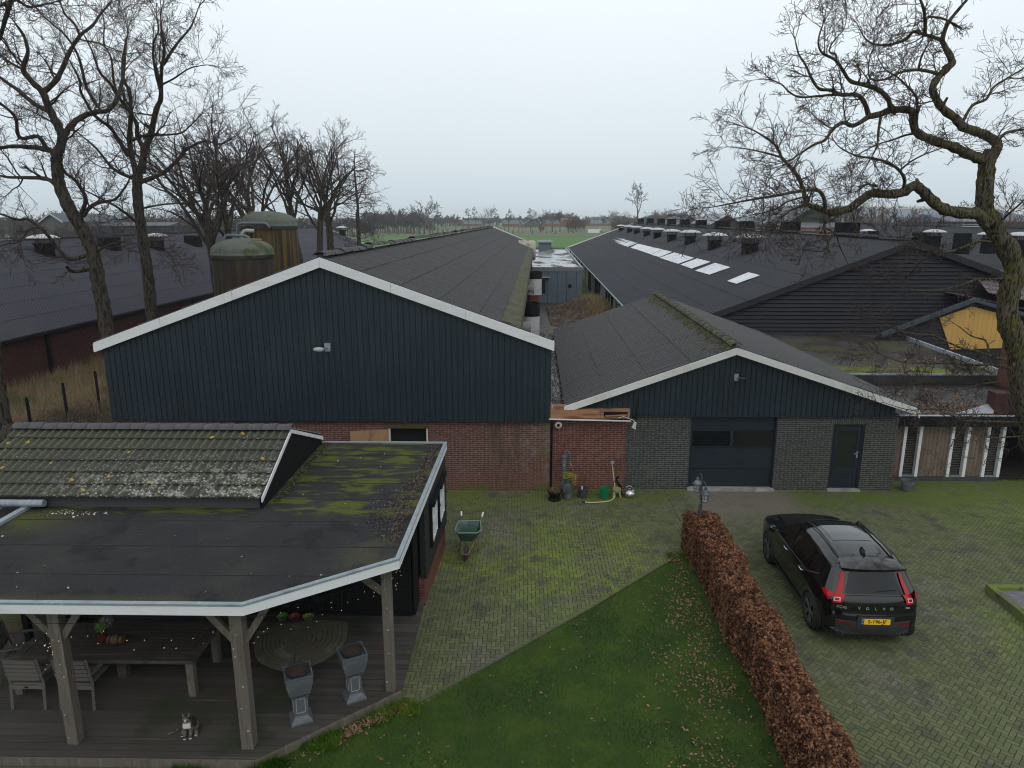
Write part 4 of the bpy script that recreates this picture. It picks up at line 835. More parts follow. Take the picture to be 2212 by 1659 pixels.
mb.build('ochre_panel', s.mat, sg)
mb = MB()
for a, b in ((s0, s1), (s1, s2)): mb.hexa([(a[0],ys-.35,a[2]-.12),(b[0],ys-.35,b[2]-.12),(b[0],ys-.1,b[2]-.12),(a[0],ys-.1,a[2]-.12),(a[0],ys-.35,a[2]+.05),(b[0],ys-.35,b[2]+.05),(b[0],ys-.1,b[2]+.05),(a[0],ys-.1,a[2]+.05)])
mb.build('verge_board', mk('verge_navy', (.045,.055,.068), .6), sg)
mb = MB(); r0 = add(s1,(-.2,.3,.12)); r1 = add(s2,(3,.3,-.35)); wave_roof(mb, add(r1,(0,4,0)), add(r0,(0,4,.0)), r1, r0, .25, .03, 1, .02); mb.build('roof', mk('brown_tiles', (.09,.07,.07), .8), sg)
mb = MB(); mb.poly([add(s0,(0,-.1,.02)), add(s1,(0,-.1,.02)), add(s1,(0,.3,-.3)), add(s0,(0,.3,-.3))]); mb.build('roof', bpy.data.materials['verge_navy'], sg)
mb = MB(); th = add(s1,(0,-.2,.06)); te_ = add(s2,(2,-.2,-.2)); tt = add(s1,(3.2,3,1.7))
wave_roof(mb, (tt[0]-1.6,ys+3.2,s1[2]+1.2),(tt[0]+6,ys+3.2,s1[2]+.4),(s1[0]+.9,ys+.2,s1[2]+.22),(s2[0]+3,ys+.2,s2[2]+.1), .22, .035, 6, .03); mb.build('tiled_roof', mk('brown_tiles2', (.13,.10,.105), .7, [((.20,.17,.17), 3, .5, .7)]), sg)
# brick house side behind the tree
bx = at(2147, 895, z=ZL)[0]; bh = E('brick_house', (bx+3, 24, 0), 'red brick house wall rising behind the big bare tree', 'house')
q0 = at(2156, 800, y=24.9); q1 = at(2147, 870, y=yL+.15)
hb = brickmat('house_brick', (.15,.055,.038), (.11,.04,.03), (.14,.11,.09), 'y')
mb = MB(); mb.box((q0[0],21.6,0),(q0[0]+6,24.9,3.75)); mb.build('brick_wall', hb, bh)
mb = MB(); mb.box((q1[0],yL+.1,ZL+.01),(q1[0]+5,yL+.5,ZL+.62)); mb.build('brick_wall', brickmat('house_brick_shaded', (.07,.028,.024), (.05,.022,.02), (.06,.045,.04), 'x'), bh)  # low block in darkened brick, shade and reflection painted into the colour
# ================================================================ garden house: tiled shed roof, flat roof canopy, deck
ZR = 2.65; ZD = .12
gh = E('garden_house', (-6, 12, 0), 'black garden house with tiled roof and flat felt canopy on timber posts', 'garden house')
c1, c2, c3 = at(523,1303,z=ZR), at(858,1205,z=ZR), at(962,955,z=ZR); xw = -12.0
TY0, TY1, TY2 = 12.18, 14.05, 16.25; TZe, TZr = 2.86, 3.62; TX = -4.85
mb = MB(); RP = [(xw,c1[1]),(c1[0],c1[1]),(c2[0],c2[1]),(c3[0],c3[1]),(TX-.05,c3[1]),(TX-.05,TY0+.16),(-9.22,TY0+.16),(-9.22,11.0),(xw,11.0)]
mb.prism(RP, ZR-.175, ZR-.04)
mb.build('flat_roof', M['felt'], gh)
mb = MB(); r_ = random.Random(2)
for i, y in enumerate([9.75,10.72,11.72,12.75,13.6,14.5,15.35]):
    xa_ = xw+.5 if y < 10.9 else (-9.1 if y < TY0 else TX+.1); xb_ = c2[0]+(c3[0]-c2[0])*max(0,(y-c2[1])/(c3[1]-c2[1]))-.12
    if y < c2[1]: xb_ = c1[0]+(c2[0]-c1[0])*(y-c1[1])/(c2[1]-c1[1])-.15
    n = 14; mb = MB()
    for k in range(n):
        a = xa_+(xb_-xa_)*k/n; b = xa_+(xb_-xa_)*(k+1)/n; mb.hexa([(a,y-.008,ZR-.04),(b,y-.008,ZR-.04),(b,y+.02,ZR-.04),(a,y+.02,ZR-.04),(a,y-.004,ZR-.029+.002*(k%2)),(b,y-.004,ZR-.029+.002*(k%2)),(b,y+.02,ZR-.037),(a,y+.02,ZR-.037)])
    mb.build('felt_seam', bpy.data.materials.get('felt_seam') or mk('felt_seam', (.020,.021,.022), .85), gh)
pass
# moss swathes and puddles come in the felt; fascia and metal edge
edge = [(xw,c1[1]),(c1[0],c1[1]),(c2[0],c2[1]),(c3[0],c3[1]),(TX,c3[1])]
def offp(P, d):
    out = []
    for i, p in enumerate(P):
        a = P[max(i-1,0)]; b = P[min(i+1,len(P)-1)]; n1 = None
        def nn(u, v): l = math.hypot(v[0]-u[0], v[1]-u[1]); return ((v[1]-u[1])/l, -(v[0]-u[0])/l)
        if i == 0: n_ = nn(p, b); k = 1
        elif i == len(P)-1: n_ = nn(a, p); k = 1
        else:
            q, r2 = nn(a, p), nn(p, b); sx_, sy_ = q[0]+r2[0], q[1]+r2[1]; l = math.hypot(sx_, sy_); n_ = (sx_/l, sy_/l); k = 1/max(.3, n_[0]*q[0]+n_[1]*q[1])
        out.append((p[0]+n_[0]*d*k, p[1]+n_[1]*d*k))
    return out
def strip(mb, P, d0, d1, z0, z1, m=0):
    A_, B_ = offp(P, d0), offp(P, d1)
    for i in range(len(P)-1):
        a, b, c, d = A_[i], A_[i+1], B_[i+1], B_[i]
        mb.hexa([(a[0],a[1],z0),(d[0],d[1],z0),(c[0],c[1],z0),(b[0],b[1],z0),(a[0],a[1],z1),(d[0],d[1],z1),(c[0],c[1],z1),(b[0],b[1],z1)], m)
mb = MB(); strip(mb, edge[:4], .0, .035, ZR-.178, ZR-.035); mb.build('fascia', M['white'], gh)
mb = MB(); strip(mb, edge[3:], .0, .035, ZR-.30, ZR-.035); mb.build('fascia', M['black'], gh)
mb = MB(); strip(mb, edge, -.035, .042, ZR-.033, ZR+.0); mb.build('metal_edge', M['steel'], gh)
mb = MB(); mb.bar((-9.24,TY0+.2,ZR+.0),(-9.26,11.0,ZR+.0),.12,.06); mb.bar((-9.24,11.0,ZR),(xw,11.0,ZR),.12,.06); mb.build('metal_edge', M['steel'], gh)
# tiled roof
tile = lambda t: (.9 if t < .28 else 0)*sin(pi*min(t,.28)/.28) - (.35*sin(pi*(t-.28)/.72) if t >= .28 else 0)
s = NT('lichen_tile'); b = s.b; b.inputs['Roughness'].default_value = .9
c = s.mix(s.ramp(s.noise(.8,5), .34, .56), (.068,.066,.062), (.092,.094,.052)); c = s.mix(s.mul(s.ramp(s.noise(7,4), .45, .7), .5), c, (.11,.115,.06))
sp = s.n('ShaderNodeSeparateXYZ'); s.l(s.tc.outputs['Object'], sp.inputs[0])
low = s.ramp(sp.outputs[1], 1.75, .1); 
def spots(scale, rad, seed_off):
    v = s.n('ShaderNodeTexVoronoi'); v.inputs['Scale'].default_value = scale; mp = s.n('ShaderNodeMapping'); mp.inputs['Location'].default_value = (seed_off,)*3
    s.l(s.tc.outputs['Object'], mp.inputs[0]); s.l(mp.outputs[0], v.inputs[0]); rr = s.n('ShaderNodeSeparateColor'); s.l(v.outputs['Color'], rr.inputs[0])
    return s.mul(s.ramp(v.outputs['Distance'], rad, rad*.7), s.ramp(rr.outputs[0], .45, .5))
right = s.ramp(sp.outputs[0], -4.5, 1.2)
w1 = s.mul(spots(13, .30, 3), s.ramp(s.noise(1.1,3), .52, .58)); w2 = s.mul(spots(16, .42, 9), s.mul(low, s.ramp(right, 0, .5)))
tr0 = s.n('ShaderNodeAttribute', attribute_name='rnd').outputs['Fac']; c = s.mix(s.ramp(tr0, .60, .0), c, (.032,.033,.024)); c = s.mix(s.mul(w1, .45), c, (.24,.25,.22)); c = s.mix(w2, c, (.33,.33,.30))  # troughs between the tile rolls darkened, their shade painted into the colour
c = s.mix(s.mul(s.mul(s.ramp(s.noise(5,6,rough=.75), .5, .6), s.ramp(low, .3, .85)), s.mul(right, .75)), c, (.36,.36,.33))
c = s.mix(s.mul(spots(3.2, .16, 5), .9), c, (.42,.26,.03))
s.l(c, b.inputs['Base Color']); s.bump(s.noise(60,4), .3, .006)
ev = [(0,0)]; TXL = -11.6
mb = MB(); wave_roof(mb, (-10.6,TY1,TZr),(TX,TY1,TZr),(TXL+1.0,TY0,TZe),(TX,TY0,TZe), .166, .026, 6, .035, per=9, prof=tile, thick=.04)
wave_roof(mb, (TX,TY1,TZr),(-10.6,TY1,TZr),(TX,TY2+.05,2.80),(-10.6,TY2+.05,2.80), .166, .026, 6, .035, per=6, prof=tile, thick=.04)
tr_ = mb.build('tiled_roof', s.mat, gh)
mb = MB(); ridge_caps(mb, (TX+.05,TY1,TZr+.055), (-10.6,TY1,TZr+.055), .30, .125, jit=.004, seg=11, ang=1.35); mb.build('ridge_tile', mk('ridge_tile', (.075,.075,.082), .75, [((.12,.12,.11), 5, .62, .72)]), gh, smooth=True)
mb = MB(); mb.box((-10.5,TY0+.14,ZR-.04),(TX-.06,TY0+.2,TZe-.02)); mb.build('eave_board', mk('lead_flashing', (.05,.052,.056), .7), gh)
for y0_, z0_, y1_, z1_ in ((TY0+.02,TZe,TY1,TZr),(TY2,2.78,TY1,TZr)):
    mb = MB(); mb.hexa([(TX+.0,y0_,z0_-.09),(TX+.025,y0_,z0_-.09),(TX+.025,y1_,z1_-.08),(TX+.0,y1_,z1_-.08),(TX+.0,y0_,z0_+.0),(TX+.025,y0_,z0_+.0),(TX+.025,y1_,z1_+.0),(TX+.0,y1_,z1_+.0)]); mb.build('verge_board', M['white'], gh)
mb = MB(); n = len(mb.v)
for x in (TX-.06, TX-.02): mb.v += [(x,TY0+.1,ZR-.1),(x,TY2,ZR-.1),(x,TY2,2.76),(x,TY1,TZr-.03),(x,TY0+.1,TZe)]
mb.face((0,1,2,3,4)); mb.face((9,8,7,6,5)); mb.build('gable_wall', M['black'], gh)
# small gutter at the far left of the tiled roof
g0 = at(100,1082,z=TZe-.1); mb = MB(); mb.lathe([(.07,-12),(.07,g0[0])], (0,TY0-.02,TZe-.12), 10, ax='x'); mb.build('gutter', M['steel'], gh)
# walls under the canopy: dark glass wall, black boards, brick plinth, windows
XS0, XS1 = -2.12, -2.22
mb = MB(); mb.box((-10.5,12.80,ZD+.02),(-2.2,12.86,ZR-.31)); mb.build('glass_wall', M['glass'], gh)
mb = MB()
for x in (-9.2,-7.6,-6.0,-5.9,-4.2,-2.25): mb.box((x-.03,12.76,ZD),(x+.03,12.80,ZR-.31))
mb.box((-10.5,12.75,ZD),(-2.2,12.80,ZD+.06)); mb.build('wall_frame', M['black'], gh)
ysh = 13.35; yend = 16.2
mb = MB(); mb.box((-2.26,12.80,ZD),(XS0-.04,ysh+.3,ZR-.31)); mb.build('corner_panel', M['black'], gh)
mb = MB(); z = .62; xo = XS0+.10; xo2 = xo+.10
def side(y, e=0): return xo+(y-ysh)/(yend-ysh)*.12+e
while z < ZR-.32:
    z2 = min(z+.19, ZR-.31); mb.hexa([(side(ysh)-.1,ysh,z),(side(ysh)+.02,ysh,z),(side(yend)+.02,yend,z),(side(yend)-.1,yend,z),(side(ysh)-.1,ysh,z2),(side(ysh),ysh,z2),(side(yend),yend,z2),(side(yend)-.1,yend,z2)]); z += .19
mb.box((-8,yend-.08,.0),(side(yend)-.06,yend,ZR-.31)); mb.build('side_boards', mk('black_board', (.014,.014,.015), .65), gh)
mb = MB(); mb.hexa([(side(ysh)-.25,ysh+.0,-.05),(side(ysh)-.03,ysh,-.05),(side(yend)-.03,yend,-.05),(side(yend)-.25,yend,-.05),(side(ysh)-.25,ysh,.62),(side(ysh)-.03,ysh,.62),(side(yend)-.03,yend,.62),(side(yend)-.25,yend,.62)]); mb.build('brick_plinth', M['redbricky'], gh)
for (yc, hw) in ((14.32,.34),(15.32,.34)):
    x = side(yc); w0, w1 = 1.15, 1.98
    fr = MB(); 
    for a, b, c_, d in ((yc-hw,yc-hw+.06,w0,w1),(yc+hw-.06,yc+hw,w0,w1),(yc-.025,yc+.025,w0,w1)): fr.box((x+.0,a,c_),(x+.07,b,d))
    for a in (w0, (w0+w1)/2-.02, w1-.06): fr.box((x+.003,yc-hw,a),(x+.065,yc+hw,a+.05))
    wo = fr.build('window', M['white'], gh)
    mb = MB(); mb.box((x+.02,yc-hw,w0),(x+.03,yc+hw,w1)); mb.build('pane', M['glass'], wo)
    mb = MB(); 
    for a, b, c_, d in ((yc-hw-.09,yc-hw,w0-.1,w1+.1),(yc+hw,yc+hw+.09,w0-.1,w1+.1),(yc-hw,yc+hw,w0-.1,w0)): mb.box((x+.0,a,c_),(x+.05,b,d))
    mb.box((x,yc-hw-.14,w1+.02),(x+.12,yc+hw+.14,w1+.10)); mb.build('window_surround', M['black'], wo)
mb = MB(); y = 9.3; mb.prism([(-10,9.0),(c1[0]-.02,9.0),(c2[0]-.12,c2[1]+.05),(-2.3,12.8),(-10,12.8)], ZR-.20, ZR-.177); mb.build('ceiling_boards', mk('ceiling_dark', (.03,.028,.026), .8), gh)
# posts with braces
def post(px_, py_, sz, name='post'):
    p = at(px_, py_, z=ZD); return p
pp = [(at(165,1600,z=ZD), .17), (at(540,1610,z=ZD), .185), (at(845,1488,z=ZD), .155)]
kn = random.Random(4)
for i, (p, s_) in enumerate(pp):
    mb = MB(); mb.box((p[0]-s_/2,p[1]-s_/2,ZD),(p[0]+s_/2,p[1]+s_/2,ZR-.178)); po = mb.build('post', M['wood'], gh, bevel=.006)
    mb = MB()
    for k in range(5):
        z = ZD+.2+k*.42+kn.uniform(-.15,.15); dx = kn.uniform(-.055,.055); kr = kn.uniform(.010,.019)
        mb.lathe([(kr,-.002),(kr*.6,-.005),(.0,-.006)], (p[0]+dx,p[1]-s_/2,z), 8, ax='y')
    mb.build('wood_knot', M['knot'], po)
def brace(a, b): mb = MB(); mb.bar(a, b, .10, .07, up=(0,1,0)); mb.build('brace', M['wood'], gh)
p1, p2, p3 = pp[0][0], pp[1][0], pp[2][0]
for p in (p1, p2): brace((p[0]-.06,p[1],ZR-.75),(p[0]-.52,p[1],ZR-.178))
brace((p1[0]+.06,p1[1],ZR-.75),(p1[0]+.45,p1[1],ZR-.178))
d = nrm((p3[0]-p2[0],p3[1]-p2[1],0)); brace((p2[0]+.06,p2[1]+.05,ZR-.78),(p2[0]+d[0]*.55,p2[1]+d[1]*.55,ZR-.178)); brace((p3[0]-.06,p3[1]-.03,ZR-.70),(p3[0]-d[0]*.55,p3[1]-d[1]*.55,ZR-.178))
mb = MB(); mb.box((-12,p1[1]-.07,ZR-.34),(p2[0],p1[1]+.07,ZR-.178)); mb.bar((p2[0],p2[1],ZR-.26),(p3[0],p3[1],ZR-.26),.13,.15); mb.bar((p3[0],p3[1],ZR-.26),(p3[0]-.02,12.8,ZR-.26),.13,.15); mb.build('beam', M['wood'], gh)
# dark post at far left
q = at(22,1370,z=1.6); mb = MB(); mb.box((-9.1,11.4,0),(-9.0,11.5,ZR-.3)); mb.build('post', M['black'], gh)
# deck boards
dk = E('deck', (-6, 10.5, 0), 'weathered grey timber deck under the garden house canopy', 'deck')
DP = [(-12,8.85),(-3.93,8.85),(-2.08,10.46),(-2.02,12.75),(-2.02,13.3),(-12,13.3)]
mb = MB(); cols = []; y = 8.86; r_ = random.Random(12)
def spanx(y):
    if y < 10.46: return -3.93+1.85*(y-8.85)/1.61
    return -2.05
bw = .145
while y < 13.3:
    x = -9.75 if y < 12.75 else -2.5; xe = spanx(y+bw/2)
    if y < 9.05: x = -9.75
    mb.hexa([(x,y,ZD-.03),(spanx(y)+.0,y,ZD-.03),(spanx(min(y+bw,13.2)),y+bw-.010,ZD-.03),(x,y+bw-.010,ZD-.03),(x,y,ZD),(spanx(y),y,ZD),(spanx(min(y+bw,13.2)),y+bw-.010,ZD),(x,y+bw-.010,ZD)]); cols += [r_.random()]*6; y += bw
mb.build('deck_boards', M['deck'], dk, cols=cols)
mb = MB(); mb.prism([(-9.8,8.86),(-3.95,8.86),(-2.12,10.45),(-2.1,13.2),(-9.8,13.2)], -.03, ZD-.035, 0); mb.build('deck_base', M['joint'], dk)
mb = MB(); mb.box((-9.8,8.80,-.02),(-3.94,8.845,ZD+.005)); mb.bar((-3.94,8.82,.05),(-2.05,10.44,.05),.045,.14); mb.build('deck_edge', M['wood'], dk)
mb = MB(); mb.prism([(-9.8,8.35),(-3.9,8.35),(-3.9,8.78),(-9.8,8.78)], -.03, .01); tag(mb.build('brick_path', M['pave']), kind='structure')
# leaves in the corner of the flat roof
def rleaf(r_):
    y = r_.uniform(10.9, 16.1); e_ = c2[0]+(c3[0]-c2[0])*(y-c2[1])/(c3[1]-c2[1]); wd = .10+.30*math.exp(-((y-12.3)/1.0)**2)
    return (e_-.12-abs(r_.gauss(0,wd)), y, ZR-.025+.012*r_.random()), (0,0,1)
leafmat(1700, rleaf, mk('roof_leaf', (.030,.020,.018), .6, rnd=(.13,.088,.068)), 'canopy_leaves', 'dark dead leaves gathered along the edge of the flat felt roof', .026, 21)
def mossclump(r_):
    t = r_.random(); return (TX+.06+abs(r_.gauss(0,.07)), 12.6+3.6*t, ZR-.02), (0,0,1)
leafmat(900, mossclump, mk('moss_dark', (.035,.04,.02), .9, rnd=(.09,.10,.03)), 'roof_moss', 'dark moss clumps in the corner beside the black gable of the garden house', .028, 22)
def tw(r_):
    if r_.random() < .5: return (r_.uniform(-9.0,-2.4), r_.uniform(9.2,15.8), ZR-.03), (0,0,1)
    return (-8.2+r_.gauss(0,.3), 12.0+r_.gauss(0,.08), ZR-.03), (0,0,1)
leafmat(90, tw, mk('pale_leaf', (.42,.36,.28), .8, rnd=(.6,.56,.48)), 'stray_leaves', 'few pale leaves lying loose on the middle of the flat felt roof', .028, 23)
# ================================================================ hedge
he = E('hedge', (4.2, 11, 0), 'clipped beech hedge with rusty brown leaves between lawn and driveway', 'hedge')
def hw(y): return 3.90+.04*sin(y*1.9)+.02*sin(y*7), 4.40+.26*max(0, min(1, (y-9)/6.5))+.045*sin(y*2.3+1)+.02*sin(y*6.1)
def htop(y): return 1.03+.03*sin(y*1.3)+.025*sin(y*4.7)
mb = MB(); ys_ = [4+i*.3 for i in range(41)]
for y in ys_:
    a, b = hw(min(y,16)); t = htop(y)
    for p in ((a+.09,0),(a+.07,t*.5),(a+.12,t-.09),(b-.12,t-.09),(b-.07,t*.5),(b-.09,0)): mb.v.append((p[0],y,p[1]))
for i in range(len(ys_)-1):
    for j in range(5): q = i*6+j; mb.face((q,q+6,q+7,q+1))
mb.face((240,241,242,243,244,245)); mb.face((5,4,3,2,1,0))
mb.build('twig_core', M['hedge_core'], he)
def hleaf(r_):
    y = r_.uniform(4, 16.15); a, b = hw(y); t = htop(y); q = r_.random()
    if y > 15.7: m_ = (16.2-y)/.5*.5+.5; t = t*(.75+.25*m_); c = (a+b)/2; a = c+(a-c)*min(1,m_+.25); b = c+(b-c)*min(1,m_+.25)
    e_ = .045*sin(y*9)*sin(y*4)
    if q < .40: return (r_.uniform(a+.02,b-.02), y, t-abs(r_.gauss(0,.04))+.02), (0,0,1)
    if q < .68: h = r_.uniform(.02,t-.02); return (a+abs(r_.gauss(0,.04))-.02+e_*.5, y, h), (-1,0,.2)
    if q < .94: h = r_.uniform(.02,t-.02); return (b-abs(r_.gauss(0,.04))+.02+e_*.5, y, h), (1,0,.2)
    return (r_.uniform(a,b), 16.05+r_.gauss(0,.05), r_.uniform(0,t-.05)), (0,1,.2)
leafmat(52000, hleaf, M['hedge'], 'foliage', None, .030, 31, parent=he)
# ================================================================ lamp post in the hedge
lx_, ly_ = 4.19, 15.8
lo = E('garden_lamp', (lx_, ly_, 0), 'dark iron double lantern on a post rising out of the hedge end', 'lamp')
im = mk('lamp_iron', (.05,.06,.075), .5, [((.16,.19,.23), 6, .5, .65)])
mb = MB(); mb.lathe([(.045,0),(.045,1.35),(.035,1.37),(.035,1.72)], (lx_,ly_,0), 10); mb.build('post', im, lo)
def hook(dx, dy, zt_, hz):
    mb = MB(); P_ = [(lx_,ly_,zt_-.35)]
    for k in range(9): t = pi*k/8; P_.append((lx_+dx*(1-cos(t))/2, ly_+dy*(1-cos(t))/2, zt_-.10+.11*sin(t)))
    P_.append((lx_+dx, ly_+dy, hz)); mb.tube(P_, .012, 6); h = mb.build('hook', im, lo)
    c = (lx_+dx, ly_+dy, hz); mb = MB(); mb.lathe([(.0,.02),(.035,.01),(.04,-.04),(.05,-.05),(.12,-.13),(.125,-.155),(.085,-.16),(.0,-.16)], c, 6); mb.lathe([(.0,-.345),(.07,-.345),(.07,-.33),(.0,-.33)], c, 6)
    for k in range(6): t = k*pi/3; mb.tube([(c[0]+cos(t)*.083,c[1]+sin(t)*.083,c[2]-.16),(c[0]+cos(t)*.068,c[1]+sin(t)*.068,c[2]-.34)], .006, 4)
    mb.lathe([(.08,-.245),(.083,-.255),(.08,-.26)], c, 6); ln = mb.build('lantern', im, lo)
    mb = MB(); mb.lathe([(.076,-.165),(.062,-.335)], c, 6); mb.build('lantern_glass', mk('frosted_glass', (.34,.35,.33), .3), ln)
hook(-.07, .12, 2.02, 1.90); hook(.07, -.12, 1.86, 1.74)
# ================================================================ wheelbarrow
wb = E('wheelbarrow', (-1.33, 15.75, 0), 'green wheelbarrow with rusty frame standing alone on the mossy paving', 'wheelbarrow', rz=R(-4))
gm = mk('barrow_green', (.035,.085,.062), .55, [((.12,.17,.16), 3, .45, .65), ((.10,.05,.03), 5, .62, .72)])
rim_ = [(-.28,.32,.68),(.25,.36,.70),(.33,-.10,.66),(.24,-.20,.63),(-.20,-.22,.62),(-.30,-.13,.65)]
bot = [(-.17,.20,.36),(.16,.21,.36),(.17,-.02,.34),(.13,-.06,.34),(-.12,-.07,.34),(-.17,-.03,.34)]
mb = MB(); L_ = lambda P_: [add(p, (0,0,0)) for p in P_]
n = 6; mb.v += [tuple(p) for p in rim_] + [tuple(p) for p in bot] + [(p[0]*.95,p[1]*.95,p[2]) for p in rim_] + [(p[0]*.93,p[1]*.93,p[2]+.02) for p in bot]
for i in range(n):
    j = (i+1) % n; mb.face((i,j,n+j,n+i)); mb.face((2*n+j,2*n+i,3*n+i,3*n+j)); mb.face((j,i,2*n+i,2*n+j))
mb.face(range(2*n-1,n-1,-1)); mb.face(range(3*n,4*n))
tray = mb.build('tray', gm); tray.parent = wb; bv = tray.modifiers.new('b','BEVEL'); bv.width = .03; bv.segments = 3
mb = MB(); mb.tube([tuple(p) for p in rim_]+[rim_[0]], .014, 6); q = mb.build('rim', mk('barrow_rim', (.20,.27,.25), .5)); q.parent = tray
fm_ = mk('barrow_frame', (.16,.12,.10), .7, [((.10,.045,.03), 8, .5, .62)])
mb = MB()
for s_ in (-1, 1): mb.tube([(s_*.26,.66,.70),(s_*.22,.30,.45),(s_*.15,-.1,.33),(s_*.09,-.42,.24),(s_*.07,-.50,.22)], .016, 6)
mb.tube([(-.07,-.50,.22),(.07,-.50,.22)], .016, 6); q = mb.build('frame', fm_); q.parent = wb
for s_ in (-1, 1):
    mb = MB(); mb.tube([(s_*.19,.22,.36),(s_*.25,.20,.02),(s_*.25,.05,.02),(s_*.17,-.02,.34)], .015, 6); q = mb.build('leg', fm_); q.parent = wb
    mb = MB(); mb.cyl((s_*.255,.63,.68),(s_*.275,.73,.755), .022, n=8); q = mb.build('handle_grip', mk('grip', (.70,.70,.62), .5)); q.parent = wb
mb = MB(); mb.lathe([(.14,-.035),(.175,-.03),(.185,0),(.175,.03),(.14,.035)], (0,-.33,.185), 24, ax='x'); mb.lathe([(.06,-.045),(.14,-.03),(.14,.03),(.06,.045)], (0,-.33,.185), 16, ax='x')
q = mb.build('wheel', mk('old_tyre', (.045,.03,.03), .85), smooth=False); q.parent = wb
# ================================================================ things along the red brick wall
def leafball(parent, c, rad, n, m, size, seed, name='foliage'):
    def f(r_):
        d = nrm((r_.gauss(0,1), r_.gauss(0,1), r_.gauss(0,1))); k = r_.random()**.4; return (c[0]+d[0]*rad[0]*k, c[1]+d[1]*rad[1]*k, c[2]+d[2]*rad[2]*k), d
    return leafmat(n, f, m, name, None, size, seed, parent=parent)
def stems(parent, c, n, h, spread, rad, m, seed, name='stems', leaves=None):
    r_ = random.Random(seed); mb = MB()
    for i in range(n):
        a = r_.uniform(0, 2*pi); l = h*r_.uniform(.6,1.1); s_ = spread*r_.uniform(.3,1); dx, dy = cos(a)*s_, sin(a)*s_
        mb.tube([c, (c[0]+dx*.4,c[1]+dy*.4,c[2]+l*.55), (c[0]+dx,c[1]+dy,c[2]+l)], [rad,rad*.8,rad*.4], 4)
        if r_.random() < .6: mb.tube([(c[0]+dx*.4,c[1]+dy*.4,c[2]+l*.55), (c[0]+dx*.4+r_.uniform(-.1,.1),c[1]+dy*.4+r_.uniform(-.06,.06),c[2]+l*.85)], [rad*.6,rad*.3], 3)
    return mb.build(name, m, parent)
b0 = E('bowl_planter', (.89, 19.15, 0), 'shallow black bowl planter with withered plant by the brick wall', 'planter')
mb = MB(); mb.lathe([(.17,.0),(.185,.03),(.16,.04),(.13,.06),(.17,.16),(.21,.25),(.215,.26),(.20,.26),(.17,.2),(0,.2)], (.89,19.15,0), 20); mb.build('bowl', M['black'], b0)
mb = MB(); mb.lathe([(.185,.215),(0,.225)], (.89,19.15,0), 16); mb.build('soil', M['planter_soil'], b0)
stems(b0, (.89,19.15,.2), 26, .22, .20, .006, M['dryblade'], 1, 'withered_stems'); leafball(b0, (.89,19.15,.28), (.19,.14,.09), 160, mk('withered', (.10,.12,.04), .8, rnd=(.26,.13,.06)), .025, 3)
cn = E('milk_can', (1.27, 19.3, 0), 'grey metal milk can with a yellow leaved plant on top', 'milk can')
zm_ = mk('old_zinc', (.085,.10,.10), .6, [((.17,.19,.18), 3, .5, .65), ((.06,.065,.05), 7, .55, .65)], metal=.3)
mb = MB(); mb.lathe([(.14,0),(.15,.02),(.15,.34),(.13,.40),(.09,.45),(.09,.52),(.11,.53),(.11,.56),(0,.56)], (1.27,19.3,0), 20); mb.build('can_body', zm_, cn, smooth=False)
mb = MB(); mb.lathe([(.10,-.05),(.11,-.03),(.11,.0),(.06,.01),(0,.01)], (1.23,19.16,.33), 16, ax='y'); mb.build('can_plaque', zm_, cn)
pl = E('trailing_plant', (1.3, 19.3, .56), 'trailing plant with yellow and green leaves growing from the milk can', 'plant')
leafball(pl, (1.32,19.28,.66), (.26,.16,.12), 520, mk('yellow_leaf', (.10,.13,.03), .6, rnd=(.52,.36,.04)), .022, 4); leafball(pl, (1.46,19.22,.52), (.10,.08,.13), 120, bpy.data.materials['yellow_leaf'], .022, 5, 'drooping_leaves'); stems(pl, (1.3,19.3,.54), 20, .2, .24, .004, M['twig'], 2)
pu = E('hand_pump', (1.22, 19.6, 0), 'old blue-grey cast iron hand pump against the red brick wall', 'pump')
im2 = mk('pump_iron', (.09,.12,.14), .6, [((.20,.23,.24), 6, .52, .66)])
mb = MB(); mb.lathe([(.055,0),(.055,.62),(.075,.63),(.075,.67),(.055,.69),(.06,.80),(.075,.84),(.06,.88),(.065,1.12),(.085,1.14),(.085,1.17),(.03,1.19),(0,1.2)], (1.18,19.6,0), 14); mb.tube([(1.18,19.55,.98),(1.16,19.42,.98),(1.15,19.38,.90)], .03, 8); mb.build('pump_body', im2, pu)
mb = MB(); mb.tube([(1.18,19.6,1.15),(1.20,19.6,1.30),(1.27,19.58,1.33),(1.34,19.56,1.24),(1.36,19.54,.95),(1.42,19.52,.78),(1.46,19.50,.72)], [.02,.024,.024,.022,.018,.016,.022], 8); mb.tube([(1.22,19.6,1.18),(1.30,19.58,1.28)], .016, 6); mb.build('pump_handle', im2, pu)
pt = E('flower_pot', (1.72, 19.35, 0), 'dark grey flower pot with bare red twigs beside the milk can', 'flower pot')
mb = MB(); mb.lathe([(.11,0),(.15,.25),(.165,.26),(.165,.29),(.15,.29),(.14,.26),(0,.26)], (1.72,19.35,0), 18); mb.build('pot', mk('pot_grey', (.05,.06,.07), .5), pt)
mb = MB(); mb.lathe([(.14,.27),(0,.28)], (1.72,19.35,0), 12); mb.build('soil', M['planter_soil'], pt); stems(pt, (1.74,19.36,.27), 11, .50, .26, .006, mk('red_stem', (.14,.06,.045), .8), 6)
mb = MB(); mb.box((1.665,19.24,.27),(1.70,19.247,.38)); mb.build('plant_tag', M['white'], pt)
bk = E('bucket', (2.33, 19.3, 0), 'bright green plastic bucket standing by the red brick wall', 'bucket')
gp = mk('green_plastic', (.008,.16,.065), .35)
mb = MB(); mb.lathe([(.115,0),(.12,.01),(.15,.27),(.165,.275),(.165,.30),(.15,.30),(.11,.02),(0,.02)], (2.33,19.3,0), 22); mb.build('bucket_body', gp, bk, smooth=False)
